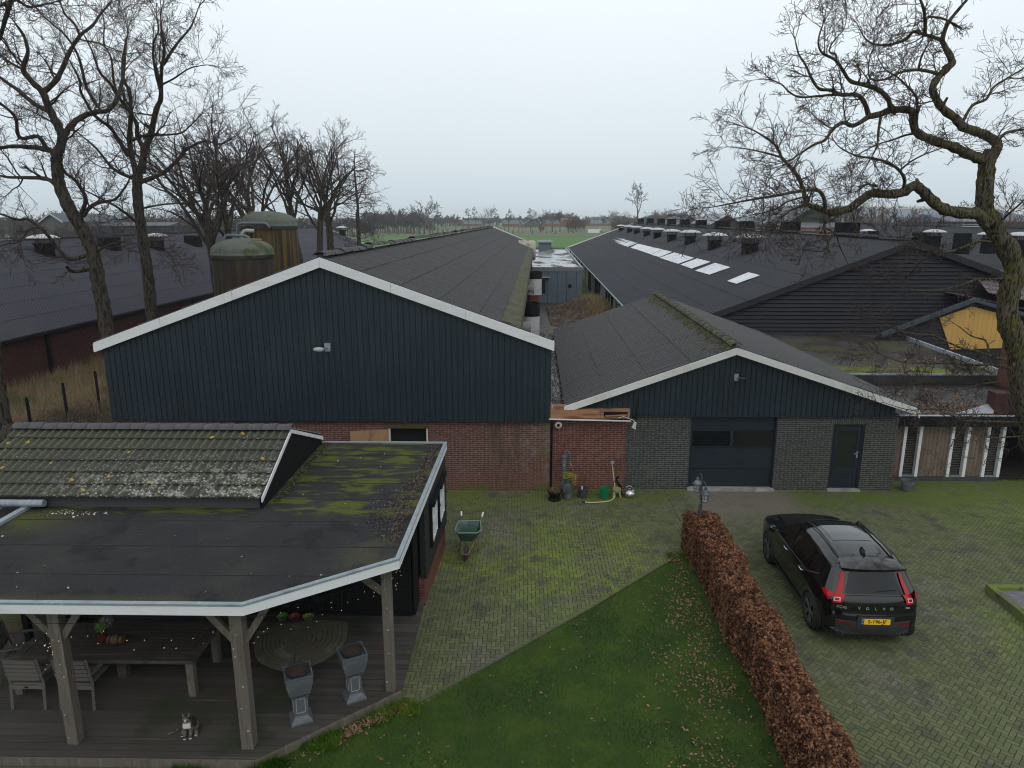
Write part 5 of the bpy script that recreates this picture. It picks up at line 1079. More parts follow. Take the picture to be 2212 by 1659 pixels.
mb = MB(); mb.tube([(2.33+.165*cos(t),19.3-.17*sin(t)*.95,.285-.02*sin(t)) for t in [pi*k/10 for k in range(11)]], .006, 5); mb.build('handle', gp, bk)
st = E('garden_stool', (2.70, 19.4, 0), 'small moss covered concrete stool with four stubby legs', 'stool')
cm_ = mk('mossy_concrete', (.36,.35,.29), .9, [((.20,.22,.06), 4, .45, .6)])
mb = MB(); mb.lathe([(.09,.15),(.13,.17),(.135,.22),(.12,.26),(.10,.25),(0,.24)], (2.70,19.4,0), 14); mb.build('seat', mk('mossy_seat', (.20,.22,.09), .9, [((.33,.32,.2), 5, .5, .65)]), st)
for sx_, sy_ in ((-1,-1),(1,-1),(1,1),(-1,1)): mb = MB(); mb.tube([(2.70+sx_*.07,19.4+sy_*.07,.17),(2.70+sx_*.095,19.4+sy_*.09,.06),(2.70+sx_*.10,19.4+sy_*.10,0)], [.03,.026,.034], 8); mb.build('leg', cm_, st)
hs = E('garden_hose', (2.6, 19.6, 0), 'cream garden hose hanging from the wall tap onto the paving', 'hose')
hp = [(2.59,19.68,.86),(2.62,19.66,.6),(2.66,19.6,.3),(2.66,19.45,.12),(2.62,19.25,.035),(2.45,19.02,.02),(2.15,18.92,.02),(1.85,18.90,.02),(1.72,18.93,.02)]
mb = MB(); sm = []
for i in range(len(hp)-1):
    a, b, c, d = hp[max(i-1,0)], hp[i], hp[i+1], hp[min(i+2,len(hp)-1)]
    for k in range(6):
        t = k/6; sm.append(tuple(.5*((2*b[j])+(-a[j]+c[j])*t+(2*a[j]-5*b[j]+4*c[j]-d[j])*t*t+(-a[j]+3*b[j]-3*c[j]+d[j])*t**3) for j in range(3)))
sm.append(hp[-1]); mb.tube(sm, .016, 8); mb.build('hose_pipe', mk('hose_cream', (.52,.47,.30), .5), hs, smooth=True)
mb = MB(); mb.cyl((1.75,18.92,.02),(1.68,18.94,.02), .02, n=8); mb.build('hose_nozzle', M['black'], hs)
tp = MB(); c = (2.585,19.72,.93); tp.lathe([(.06,.0),(.06,.02),(.025,.03),(.022,.06)], (c[0],19.70,c[2]), 12, ax='y'); tp.lathe([(.05,-.02),(.05,.02),(.0,.02)], (c[0],19.69,c[2]), 12, ax='y'); tp.tube([(c[0],19.70,c[2]),(c[0],19.66,c[2]-.01),(c[0]+.005,19.67,c[2]-.08)], .018, 8)
tag(tp.build('wall_tap', M['steel']), 'round metal water tap on the red brick wall above the hose', 'tap')
orn = E('iron_ornament', (2.80, 19.6, 0), 'small black twisted iron ornament behind the mossy stool', 'ornament')
mb = MB(); mb.tube([(2.84,19.55,0),(2.82,19.58,.25),(2.74,19.58,.36),(2.70,19.58,.46),(2.75,19.58,.52)], [.022,.03,.035,.03,.018], 8); mb.tube([(2.74,19.58,.40),(2.66,19.52,.43),(2.63,19.5,.40)], [.02,.016,.012], 6); mb.tube([(2.76,19.58,.36),(2.84,19.5,.30),(2.86,19.5,.1),(2.90,19.5,0)], [.018,.016,.014,.012], 6); mb.lathe([(.0,-.05),(.04,-.02),(.045,.02),(.02,.05),(0,.06)], (2.74,19.57,.52), 8); mb.build('ornament_body', M['black'], orn)
wc = E('watering_can', (3.08, 19.4, 0), 'shiny stainless steel watering can beside the dark brick wall', 'watering can')
ss = mk('stainless', (.50,.49,.48), .22, metal=.9)
mb = MB(); mb.lathe([(.13,0),(.165,.03),(.175,.10),(.15,.17),(.09,.22),(.075,.23),(.07,.22),(0,.21)], (3.08,19.4,0), 24); mb.build('can_body', ss, wc, smooth=True)
mb = MB(); mb.tube([(3.08-.11*cos(t)-.02,19.4,.20+.13*sin(t)) for t in [pi*k/9*.9 for k in range(10)]], [.014]*10, 8); mb.build('handle', ss, wc, smooth=True)
mb = MB(); mb.tube([(3.16,19.38,.10),(3.20,19.38,.22),(3.19,19.38,.31)], [.05,.038,.035], 10, caps=False); mb.build('spout', ss, wc)
b2 = E('zinc_bucket', (11.38, 20.1, 0), 'old grey zinc bucket standing at the foot of the annex windows', 'bucket')
mb = MB(); mb.lathe([(.12,0),(.17,.30),(.18,.30),(.175,.31),(.16,.30),(.11,.03),(0,.03)], (11.38,20.05,0), 18); mb.build('bucket_body', M['steel'] if 0 else mk('dull_zinc', (.10,.11,.12), .6), b2)
mb = MB(); mb.tube([(11.38+.175*cos(t),20.05-.19*sin(t),.29-.06*sin(t)) for t in [pi*k/8 for k in range(9)]], .005, 5); mb.build('handle', M['steel'], b2)
# ================================================================ table and chairs on the deck
tb_ = E('dining_table', (-6.95, 10.8, ZD), 'long dark slatted wooden dining table under the canopy', 'table')
X0, X1, Y0, Y1, zt_ = -8.5, -5.42, 10.22, 11.32, .80
mb = MB(); n = 8; p = (Y1-Y0-.30)/n
for i in range(n): mb.box((X0+.16,Y0+.15+i*p+.003,zt_-.035),(X1-.16,Y0+.15+(i+1)*p-.003,zt_))
for a, b, c, d in ((X0,X0+.15,Y0,Y1),(X1-.15,X1,Y0,Y1)): mb.box((a,c,zt_-.06),(b,d,zt_+.003))
for c in (Y0, Y1-.14): mb.box((X0+.153,c,zt_-.058),(X1-.153,c+.14,zt_+.001))
mb.box((-7.05,Y0+.15,zt_-.036),(-6.93,Y1-.15,zt_+.002)); mb.build('tabletop', M['teak'], tb_)
for x, y in ((X0+.07,Y0+.08),(X1-.09,Y0+.08),(X1-.09,Y1-.09),(X0+.07,Y1-.09)):
    mb = MB(); mb.box((x-.06,y-.06,ZD),(x+.06,y+.06,zt_-.062)); mb.build('leg', M['wood'], tb_)
mb = MB(); mb.box((-7.02,10.70,ZD),(-6.86,10.84,zt_-.04)); mb.build('leg', M['teak'], tb_)
def chair(loc, rz, label):
    c = E('garden_chair', (0,0,0), label, 'chair', 'wooden garden chairs around the dining table'); w_ = .27
    mb = MB()
    for s_ in (-1, 1): mb.bar((s_*w_,.24,0),(s_*w_,.24,.62),.045,.045); mb.tube([(s_*w_,-.30,0),(s_*w_,-.25,.45),(s_*w_,-.33,.93)], .026, 4); mb.box((s_*w_-.03,-.30,.62),(s_*w_+.03,.29,.645)); 
    mb.bar((-w_,-.27,.56),(w_,-.27,.56),.03,.03); fr = mb.build('frame', M['chairwood']); fr.parent = c
    mb = MB()
    for i in range(6): mb.box((-w_+.03,-.24+i*.085,.42),(w_-.03,-.24+i*.085+.075,.445))
    mb.box((-w_,-.275,.36),(w_,-.245,.42)); q = mb.build('seat', M['chairwood']); q.parent = c
    mb = MB()
    for i in range(5):
        z0_ = .52+i*.082; yb_ = -.262-(z0_-.45)*.15; mb.hexa([(-w_+.02,yb_-.012,z0_),(w_-.02,yb_-.012,z0_),(w_-.02,yb_+.01,z0_),(-w_+.02,yb_+.01,z0_),(-w_+.02,yb_-.024,z0_+.07),(w_-.02,yb_-.024,z0_+.07),(w_-.02,yb_,z0_+.07),(-w_+.02,yb_,z0_+.07)])
    q = mb.build('backrest', M['chairwood']); q.parent = c
    mb = MB(); mb.box((-.03,-.279,.375),(.03,-.276,.405)); q = mb.build('brand_plate', M['black']); q.parent = c
    c.location = loc; c.rotation_euler = (0,0,rz); return c
c0 = chair((-8.02, 10.18, ZD), 0, 'wooden garden chair with its back to the lawn, left of the timber post')
for ch in [((-7.22, 10.18, ZD), 0, 'wooden garden chair pushed in at the table, partly behind the timber post'), ((-8.75, 10.85, ZD), R(-72), 'dark wooden garden chair at the left end of the table')]:
    c = copy_tree(c0); c.location = ch[0]; c.rotation_euler = (0,0,ch[1]); c['label'] = ch[2]
va = E('flower_vase', (-7.3, 11.1, zt_), 'red glass vase with green leaves and dried flowers on the table', 'vase')
q = at(224, 1384, z=zt_); mb = MB(); mb.lathe([(.07,0),(.085,.03),(.075,.12),(.085,.17),(.07,.17),(0,.15)], (q[0],q[1],zt_+.004), 16); va.location = (q[0],q[1],zt_); mb.build('vase_body', mk('red_glass', (.10,.02,.015), .2), va)
leafball(va, (q[0]-.02,q[1],zt_+.27), (.09,.08,.12), 120, mk('fresh_leaf', (.07,.16,.03), .6, rnd=(.16,.28,.06)), .035, 7); leafball(va, (q[0]+.08,q[1]+.03,zt_+.36), (.12,.10,.12), 260, mk('dried_flower', (.12,.12,.12), .8, rnd=(.28,.28,.28)), .018, 8, 'dried_flowers'); stems(va, (q[0],q[1],zt_+.15), 14, .3, .16, .004, M['twig'], 9)
q = at(252, 1390, z=zt_+.02); lg = E('wooden_keg', (q[0],q[1],zt_), 'small orange-brown wooden keg lying on the table', 'keg')
mb = MB(); mb.lathe([(.075,-.13),(.09,-.07),(.095,0),(.09,.07),(.075,.13)], (q[0],q[1],zt_+.10), 16, ax='x'); mb.build('keg_body', mk('keg_wood', (.11,.060,.026), .6, [((.06,.032,.016), 4, .5, .6)]), lg)
mb = MB(); 
for d_ in (-.07, .07): mb.lathe([(.094,d_-.008),(.094,d_+.008)], (q[0],q[1],zt_+.10), 16, ax='x')
mb.build('keg_hoop', M['black'], lg)
q = at(158, 1340, z=ZD); tu = MB(); tu.lathe([(.16,0),(.24,.22),(.25,.24),(.22,.22),(.15,.03),(0,.03)], (q[0],min(q[1],12.4),ZD+.002), 18); tag(tu.build('tub', mk('tub_green', (.02,.07,.05), .5)), 'dark green plastic tub on the deck behind the dining table', 'tub')
# three bowls on the deck by the glass wall
for (px_, py_, c_, lab, nm) in ((612,1335,(.12,.42,.05),'lime green rectangular plastic bowl on the deck by the glass wall','plastic_bowl'),(639,1333,(.42,.03,.06),'red plastic bowl on the deck between two green bowls','plastic_bowl'),(666,1338,(.33,.45,.03),'yellow-green oval plastic bowl on the deck, nearest the lawn','plastic_bowl')):
    q = at(px_, py_, z=ZD); y_ = min(q[1], 12.6); mb = MB(); mb.lathe([(.07,0),(.11,.07),(.12,.075),(.105,.07),(.065,.012),(0,.012)], (q[0],y_,ZD+.002), 14)
    tag(mb.build(nm, mk('bowl_plastic', tuple(v*.42 for v in c_), .4)), lab, 'bowl')
# curved triangular slatted table
V3 = [at(553.6,1365,z=.74), at(634,1452,z=.74), at(750.5,1343,z=.74)]
tt_ = E('slatted_table', (sum(v[0] for v in V3)/3, sum(v[1] for v in V3)/3, ZD), 'low dark slatted table shaped like a rounded triangle on the deck', 'table')
cen = at(640,1383,z=.74); mb = MB(); slat = []
for i in range(3):
    A_, B_ = V3[i], V3[(i+1)%3]
    def arc(k, t):       # k: 0 centre .. 1 rim
        p = lerp(A_, B_, t); m_ = lerp(cen, p, k); out = nrm(sub(lerp(A_, B_, .5), cen)); b_ = [.30,.34,.20][i]*sin(pi*t)*k; return (m_[0]+out[0]*b_, m_[1]+out[1]*b_, .74)
    K = 10
    for j in range(K):
        k0, k1 = j/K+.006, (j+1)/K-.006; N = 10
        for s_ in range(N):
            t0_, t1_ = .008+s_/N*.984, .008+(s_+1)/N*.984; a, b, c, d = arc(k1,t0_), arc(k1,t1_), arc(k0,t1_), arc(k0,t0_)
            mb.hexa([(p[0],p[1],.715) for p in (a,b,c,d)]+[(p[0],p[1],.74) for p in (a,b,c,d)])
mb.build('tabletop', mk('slat_wood', (.062,.056,.040), .8, [((.105,.10,.08), 3, .5, .68), ((.06,.07,.03), 1.3, .5, .65)]), tt_)
for (px_, py_) in ((590,1440),(722,1412),(650,1380)):
    q = at(px_, py_, z=ZD); mb = MB(); mb.tube([(cen[0]*.6+q[0]*.4,cen[1]*.6+q[1]*.4,.71),(q[0],q[1],ZD)], .02, 6); mb.build('leg', M['black'], tt_)
# pedestal planters
def planter(loc, rz, label):
    c = E('pedestal_planter', (0,0,0), label, 'planter', 'lead grey pedestal planters on the deck')
    def sq(prof, name, m, par=c):
        mb = MB()
        for w_, z_ in prof: 
            for i, j in ((-1,-1),(1,-1),(1,1),(-1,1)): mb.v.append((i*w_,j*w_,z_))
        for k in range(len(prof)-1):
            for j in range(4): a = k*4+j; b_ = k*4+(j+1)%4; mb.face((a,b_,b_+4,a+4))
        q = mb.build(name, m); q.parent = par; return q
    sq([(.14,0),(.14,.025),(.125,.05),(.09,.10),(.085,.115)], 'base', M['lead'])
    sq([(.085,.115),(.083,.12),(.086,.43),(.10,.44),(.112,.455),(.112,.47)], 'shaft', M['lead'])
    sq([(.105,.47),(.125,.50),(.145,.60),(.165,.72),(.17,.80),(.175,.82),(.175,.835),(.155,.835),(.155,.78),(.0,.78)], 'urn', M['lead'])
    mb = MB()
    for a in range(4):
        ca, sa = cos(a*pi/2), sin(a*pi/2)
        for (x0_, z0_, x1_, z1_) in ((-.06,.17,-.05,.42),(.05,.17,.06,.42),(-.06,.17,.06,.18),(-.06,.41,.06,.42)):
            P_ = [(x,y,z) for z in (z0_,z1_) for x,y in ((x0_,-.092),(x1_,-.092),(x1_,-.083),(x0_,-.083))]; mb.hexa([(x*ca-y*sa, x*sa+y*ca, z) for x,y,z in P_])
    q = mb.build('raised_panel', mk('lead_light', (.26,.28,.30), .6) if 'lead_light' not in bpy.data.materials else bpy.data.materials['lead_light']); q.parent = c
    mb = MB(); mb.lathe([(.12,.74),(.140,.86),(.147,.86),(.147,.872),(.132,.872),(.125,.83),(0,.835)], (0,0,0), 20); q = mb.build('inner_pot', mk('inner_pot', (.03,.034,.038), .5) if 'inner_pot' not in bpy.data.materials else bpy.data.materials['inner_pot']); q.parent = c
    mb = MB(); mb.lathe([(.128,.845),(.06,.86),(0,.858)], (0,0,0), 14); q = mb.build('soil', M['planter_soil']); q.parent = c
    c.location = loc; c.rotation_euler = (0,0,rz); c.scale = (1.22,1.22,1.03); return c
q = at(647,1560,z=ZD); r1 = planter((q[0],q[1]+.09,ZD), R(24), 'lead grey pedestal planter standing nearer the middle timber post')
q2 = at(763,1512,z=ZD); r2 = copy_tree(r1); r2.location = (q2[0],q2[1]+.09,ZD); r2.rotation_euler = (0,0,R(28)); r2['label'] = 'lead grey pedestal planter standing nearer the right-hand timber post'
# ================================================================ the cat
s = NT('cat_fur'); b = s.b; b.inputs['Roughness'].default_value = .85
sp = s.n('ShaderNodeSeparateXYZ'); s.l(s.tc.outputs['Object'], sp.inputs[0])
nz_ = s.noise(9, 3, (1,1,2.5)); c = s.mix(s.ramp(nz_, .46, .54), (.016,.014,.012), (.11,.095,.075))
front = s.ramp(sp.outputs[1], -.045, -.075)
def band(ax, lo, hi, e_=.008): return s.mul(s.ramp(sp.outputs[ax], lo-e_, lo+e_), s.ramp(sp.outputs[ax], hi+e_, hi-e_))
chest = s.mul(s.mul(band(0,-.048,.048), band(2,.155,.235)), front); feet = s.mul(s.ramp(sp.outputs[2], .030, .022), s.ramp(sp.outputs[1], .02, .0))
nose = s.mul(s.mul(band(0,-.010,.010), band(2,.25,.315)), s.ramp(sp.outputs[1], -.085, -.10)); muzz = s.mul(s.mul(band(0,-.026,.026), band(2,.243,.266)), s.ramp(sp.outputs[1], -.085, -.10))
belly = s.mul(s.mul(band(0,-.07,.07), band(2,.05,.155)), front); c = s.mix(s.mul(belly, .7), c, (.13,.11,.085))
for m_ in (chest, feet, nose, muzz): c = s.mix(m_, c, (.62,.62,.60))
s.l(c, b.inputs['Base Color']); s.bump(s.noise(90,3), .4, .004)
ct = E('cat', (0,0,0), 'tabby cat with white chest and paws sitting on the deck looking up', 'cat')
NV = [((0,.07,.11),.085),((0,.03,.16),.082),((0,-.02,.205),.068),((0,-.05,.245),.048),((0,-.065,.285),.052),((0,-.098,.27),.030),
      ((.035,-.035,.13),.034),((.035,-.065,.06),.021),((.034,-.075,.018),.020),((.034,-.095,.014),.019),
      ((-.035,-.035,.13),.034),((-.035,-.065,.06),.021),((-.034,-.08,.018),.020),((-.034,-.102,.014),.019),
      ((.075,.06,.07),.052),((.080,.0,.03),.026),((.082,-.045,.016),.019),
      ((-.075,.06,.07),.052),((-.080,.0,.03),.026),((-.082,-.045,.016),.019),
      ((0,.14,.05),.030),((-.07,.16,.025),.020),((-.15,.12,.02),.019),((-.22,.05,.02),.017),((-.27,.02,.02),.012)]
ED = [(0,1),(1,2),(2,3),(3,4),(4,5),(2,6),(6,7),(7,8),(8,9),(2,10),(10,11),(11,12),(12,13),(0,14),(14,15),(15,16),(0,17),(17,18),(18,19),(0,20),(20,21),(21,22),(22,23),(23,24)]
me = bpy.data.meshes.new('cat_body'); me.from_pydata([n_[0] for n_ in NV], ED, []); me.materials.append(s.mat)
co = bpy.data.objects.new('cat_body', me); COL.objects.link(co); co.parent = ct
sk = co.modifiers.new('skin', 'SKIN'); ss_ = co.modifiers.new('sub', 'SUBSURF'); ss_.levels = 2; ss_.render_levels = 2; sk.use_smooth_shade = True
for i, v in enumerate(me.skin_vertices[0].data): v.radius = (NV[i][1], NV[i][1]); v.use_root = i == 0
for s_ in (-1, 1):
    mb = MB(); mb.v = [(s_*.020,-.058,.325),(s_*.050,-.05,.312),(s_*.042,-.045,.368),(s_*.036,-.075,.318)]; mb.f = [(0,3,2),(3,1,2),(1,0,2),(0,1,3)]; mb.m = [0]*4
    q = mb.build('ear', mk('cat_ear', (.12,.095,.08), .8) if s_ < 0 else bpy.data.materials['cat_ear']); q.parent = ct
    mb = MB(); mb.lathe([(.0065,-.002),(.004,.002),(0,.003)], (s_*.021,-.112,.290), 8, ax='y'); q = mb.build('eye', mk('cat_eye', (.05,.06,.02), .15) if s_ < 0 else bpy.data.materials['cat_eye']); q.parent = ct
mb = MB(); mb.lathe([(.006,-.004),(0,.002)], (0,-.128,.272), 6, ax='y'); q = mb.build('nose', M['black']); q.parent = ct
q = at(404, 1598, z=ZD); ct.location = (q[0], q[1]+.10, ZD); ct.rotation_euler = (0,0,R(6)); ct.scale = (1.22,1.22,1.22)
# ================================================================ string lights
def bulbs(name, P_, label, n, drop, seed):
    r_ = random.Random(seed); o = E(name, P_[0], label, 'string lights'); wr = MB(); pts = []; me_ = None
    segs = [(a, b, dist(a,b)) for a, b in zip(P_, P_[1:])]; tot = sum(s_[2] for s_ in segs)
    wr.tube([(p[0],p[1],p[2]) for p in P_], .004, 3)
    em = bpy.data.materials.get('bulb_glow') or mk('bulb_glow', (.8,.6,.4), .4, emit=((1,.72,.42), .5))
    for i in range(n):
        d_ = tot*(i+r_.random())/n
        for a, b, l in segs:
            if d_ <= l: p = lerp(a, b, d_/l); break
            d_ -= l
        h = r_.uniform(.05, drop); q_ = (p[0]+r_.gauss(0,.03), p[1]+r_.gauss(0,.03), p[2]-h); wr.tube([p, q_], .002, 3, caps=False); pts.append(q_)
    wr.build('cable', M['black'], o)
    for q_ in pts:
        if me_ is None: mb = MB(); mb.lathe([(0,-.007),(.006,-.003),(.006,.003),(0,.007)], (0,0,0), 6); bb = mb.build('bulb', em); me_ = bb.data
        else: bb = bpy.data.objects.new('bulb', me_); COL.objects.link(bb)
        bb.parent = o; bb.location = sub(q_, o.location)
zb_ = ZR-.40
bulbs('string_lights', [(-9.2,9.0,zb_),(p1[0],8.98,zb_),(p2[0],8.98,zb_)], 'fairy lights hanging above the dining table between two posts', 30, .42, 1)
bulbs('string_lights', [(p2[0]+.1,9.1,zb_),(p3[0],10.35,zb_)], 'fairy lights hanging over the two pedestal planters', 20, .42, 2)
bulbs('string_lights', [(-4.9,12.6,1.95),(-3.3,12.6,1.95),(-2.4,12.6,1.8)], 'fairy lights hanging in front of the dark glass wall', 18, .45, 3)
bulbs('string_lights', [(p3[0]+.1,10.5,zb_),(p3[0]+.1,11.3,zb_)], 'fairy lights tangled around the post at the canopy corner', 14, .5, 4)
bulbs('string_lights', [(p1[0]-.02,8.96,zb_-.1),(p1[0]-.06,9.0,1.7)], 'fairy lights wound around the top of the post by the table', 10, .2, 5)
# ================================================================ fence posts, raised bed, soil heap, machine
for (px0, py0, lab) in ((205,803,'tallest looking black metal fence post, closest to the navy barn'),(135,828,'black metal fence post standing between two others in dry grass'),(57,860,'black metal fence post closest to the leaning tree trunk')):
    q = at(px0, py0, z=1.95); mb = MB(); mb.box((q[0]-.035,q[1]-.035,-.04),(q[0]+.035,q[1]+.035,1.95)); mb.lathe([(.05,1.95),(.05,1.965),(0,1.98)], (q[0],q[1],0), 4)
    tag(mb.build('fence_post', M['black']), lab, 'fence post', 'black fence posts in the dry grass')
rbd = E('raised_bed', (12, 13, 0), 'raised bed edged with mossy kerb and filled with grey gravel', 'raised bed')
q = at(2127, 1277, z=0); bx_, by_ = q[0], q[1]; mk_ = mk('mossy_kerb', (.11,.12,.06), .9, [((.13,.17,.03), 1.5, .42, .6), ((.05,.045,.04), 4, .55, .68)])
mb = MB(); mb.box((bx_,by_-9,-.02),(bx_+.14,by_,.17)); mb.box((bx_+.14,by_-.14,-.02),(bx_+9,by_,.168)); mb.build('kerb_edge', mk_, rbd)
mb = MB(); mb.box((bx_+.14,by_-9,0),(bx_+9,by_-.14,.09)); mb.build('bed_fill', mk('bed_fill', (.14,.14,.15), .9), rbd)
r_ = random.Random(5); mb = MB(); cols = []
for i in range(9000):
    x, y = r_.uniform(bx_+.15,bx_+2.5), r_.uniform(by_-2.6,by_-.15); s_ = r_.uniform(.008,.018); b = len(mb.v)
    for j in range(4): t = j*pi/2+r_.random(); mb.v.append((x+cos(t)*s_,y+sin(t)*s_,.092))
    mb.v.append((x,y,.092+s_*1.1)); 
    for j in range(4): mb.f.append((b+j,b+(j+1)%4,b+4)); cols.append((i*37%100)/100)
mb.m = [0]*len(mb.f); tag(mb.build('gravel', M['gravel'], rbd, cols=cols), kind='stuff')
# soil heap
def hsh(x, y): return (sin(x*2.3+y*1.7)*.5+sin(x*5.1-y*3.3)*.25+sin(x*9.7+y*8.1)*.13+sin(x*17+y*13)*.07)
mb = MB(); N = 70; gx_, gy_ = (2.0, 8.0), (44, 66)
for i in range(N+1):
    for j in range(N+1):
        x = gx_[0]+(gx_[1]-gx_[0])*i/N; y = gy_[0]+(gy_[1]-gy_[0])*j/N
        u = ((x-4.9)/2.6)**2+((y-59)/5.5)**2; h = 1.15*math.exp(-u*1.1)+.55*math.exp(-(((x-6.6)/1.3)**2+((y-52)/7)**2)); h *= 1+.45*hsh(x*1.9, y*1.3)+.12*hsh(x*6, y*5); mb.v.append((x, y, h-.12))
for i in range(N):
    for j in range(N): a = i*(N+1)+j; mb.face((a,a+N+1,a+N+2,a+1))
tag(mb.build('soil_heap', M['soil'], smooth=True), 'heap of brown soil and rotting leaves in the yard between the barns', 'soil heap', kind='thing')
def hz(x, y): u = ((x-4.9)/2.6)**2+((y-59)/5.5)**2; return 1.15*math.exp(-u*1.1)+.55*math.exp(-(((x-6.6)/1.3)**2+((y-52)/7)**2))-.15
r_ = random.Random(33); mb = MB(); cols = []
for i in range(9000):
    x, y = 6.3+r_.gauss(0,.75), r_.uniform(42,66); 
    if x > 7.4 or (r_.random() < .4 and x < 5.2): continue
    z = hz(x,y); a = r_.uniform(0,6.28); h = r_.uniform(.25,1.0); b = len(mb.v); mb.v += [(x-cos(a)*.018,y-sin(a)*.018,z),(x+cos(a)*.018,y+sin(a)*.018,z),(x+r_.gauss(0,.2),y+r_.gauss(0,.2),z+h)]; mb.f.append((b,b+1,b+2)); cols.append(r_.random())
mb.m = [0]*len(mb.f); tag(mb.build('yard_weeds', mk('yard_weed', (.15,.12,.06), .9, rnd=(.30,.22,.11)), cols=cols), 'dry brown weeds growing along the concrete wall of the dark barn', 'weeds', kind='stuff')
def yl(r_): return (r_.uniform(1.2,6), 40+abs(r_.gauss(0,10)), -.02), (0,0,1)
leafmat(1500, yl, M['leaf'], 'yard_leaves', 'dead leaves trodden into the wet yard between the barns', .06, 41)
q = at(1212, 712, z=0); q = (q[0], min(q[1], 47), 0); mc = E('loader', q, 'small grey yard loader standing at the edge of the soil heap', 'loader')
mb = MB(); mb.box((q[0]-.1,q[1]-.3,.35),(q[0]+.5,q[1]+.6,.62)); mb.build('body', mk('loader_grey', (.22,.23,.23), .6), mc)
mb = MB()
for a, b in (((0,.3,.6),(0,.3,1.15)),((.42,.3,.6),(.42,.3,1.15)),((0,.3,1.15),(.42,.3,1.15)),((0,-.1,.6),(0,.3,1.0)),((.42,-.1,.6),(.42,.3,1.0)),((0,.3,.85),(.42,.3,.85))): mb.bar(add(q,a), add(q,b), .06, .06)
mb.build('frame', mk('loader_frame', (.10,.11,.11), .6), mc)
for dx in (-.25,.62): mb = MB(); mb.lathe([(.1,-.1),(.30,-.1),(.33,0),(.30,.1),(.1,.1)], (q[0]+dx,q[1]-.1,.33), 16, ax='x'); mb.build('wheel', M['black'], mc)
# ================================================================ silos
def silo(cx_, Y, wpx, tpy, spy, lab):
    """centre picture x, distance, width, top of dome and foot of the green band"""
    c = at(cx_, tpy, y=Y); r = wpx/F*(Y*.97+1)/2; zt_ = c[2]; zs = at(cx_, spy, y=Y-r)[2]; ze = zs+(zt_-zs)*.36
    o = E('silo', (c[0], Y, 0), lab, 'silo', 'fibreglass silos behind the navy barn')
    s = NT('silo_wall'); b = s.b; b.inputs['Roughness'].default_value = .85; b.inputs['Specular IOR Level'].default_value = .15
    k = s.mix(s.ramp(s.noise(1.0,5,(3.2,3.2,.08)), .36, .68), (.020,.017,.014), (.125,.080,.018) if wpx < 120 else (.038,.027,.020)); k = s.mix(s.mul(s.ramp(s.noise(1.8,5,(2,2,.15)), .50, .72), (.55)), k, (.065,.068,.028)); s.l(k, b.inputs['Base Color'])
    mb = MB(); mb.lathe([(r*.985,.5),(r*.985,zs)], (c[0],Y,0), 40); 
    for a in range(4): t = a*pi/2+.6; mb.box((c[0]+cos(t)*r*.9-.08,Y+sin(t)*r*.9-.08,0),(c[0]+cos(t)*r*.9+.08,Y+sin(t)*r*.9+.08,.6))
    mb.build('tank', s.mat, o, smooth=True)
    gm_ = mk('silo_top', (.105,.135,.115), .85, [((.125,.128,.112), 1.2, .36, .60), ((.25,.25,.225), 9, .60, .70), ((.07,.08,.035), .9, .52, .66)], spec=.15)
    mb = MB(); pr = [(r,zs-.03),(r,ze-.22),(r*1.012,ze-.21),(r*1.012,ze-.17),(r,ze-.16),(r,ze)]
    for a in range(1, 11): t = a/10*pi/2; pr.append((r*cos(t) if a < 10 else 0, ze+(zt_-ze)*sin(t)))
    mb.lathe(pr, (c[0],Y,0), 40); mb.build('dome', gm_, o, smooth=True)
    hx, hy = c[0]+r*.45*(1 if wpx > 120 else -1), Y-.1; mb = MB(); mb.lathe([(.36,-.12),(.38,.06),(.36,.09),(.0,.11)], (hx,hy,zt_-.13), 18); mb.build('hatch', mk('hatch_mossy', (.17,.165,.08), .8), o)
    return o, c, r, zt_, zs
s1_, c1_, r1_, z1_, _ = silo(521, 37, 128, 514, 560, 'smaller rust streaked silo in front with a lichen covered grey-green dome')
s2_, c2_, r2_, z2_, _ = silo(578.5, 42, 117, 456, 495, 'taller ochre stained silo behind with a pale green dome')
def pipe(name, pts, Y, rad, m, par, z=None):
    mb = MB(); mb.tube([at(x, y_, y=Y) for x, y_ in pts], rad, 10); return mb.build(name, m, par, smooth=True)
gp_ = mk('pipe_grey', (.13,.155,.18), .6); gl = mk('pipe_pale', (.36,.37,.36), .6)
pipe('filling_pipe', [(513,560),(513,487),(515,484),(522,482),(570,482),(576,484),(583,493)][::1], 40.3, .085, gp_, s2_)
pipe('vent_pipe', [(524,580),(524,505),(527,500),(533,498),(548,499)], 39.3, .11, gl, s2_)
pipe('filling_pipe', [(486,526),(486,513),(489,509),(494,508),(531,510),(536,513),(541,524)], 37, .075, gp_, s1_)

# bramble at the barn corner
q_ = at(200, 915, z=0); r_ = random.Random(77); mb = MB()
for i in range(420):
    a = r_.uniform(0,6.28); l = r_.uniform(.5,1.5); x, y = q_[0]+.3+r_.gauss(0,.75), q_[1]-1.2+r_.gauss(0,.9); P_ = [(x,y,-.04)]; dx, dy = cos(a), sin(a)
    for k in range(1,6): t = k/5; P_.append((x+dx*l*t, y+dy*l*t, .95*sin(pi*t*.9)*r_.uniform(.7,1.0)))
    mb.tube(P_, [.009,.008,.007,.006,.005,.004], 3, caps=False)
tag(mb.build('bramble', mk('bramble_stem', (.075,.055,.042), .9, [((.14,.10,.06), 3, .5, .65)])), 'tangled brown bramble bush at the corner of the navy barn', 'bush')
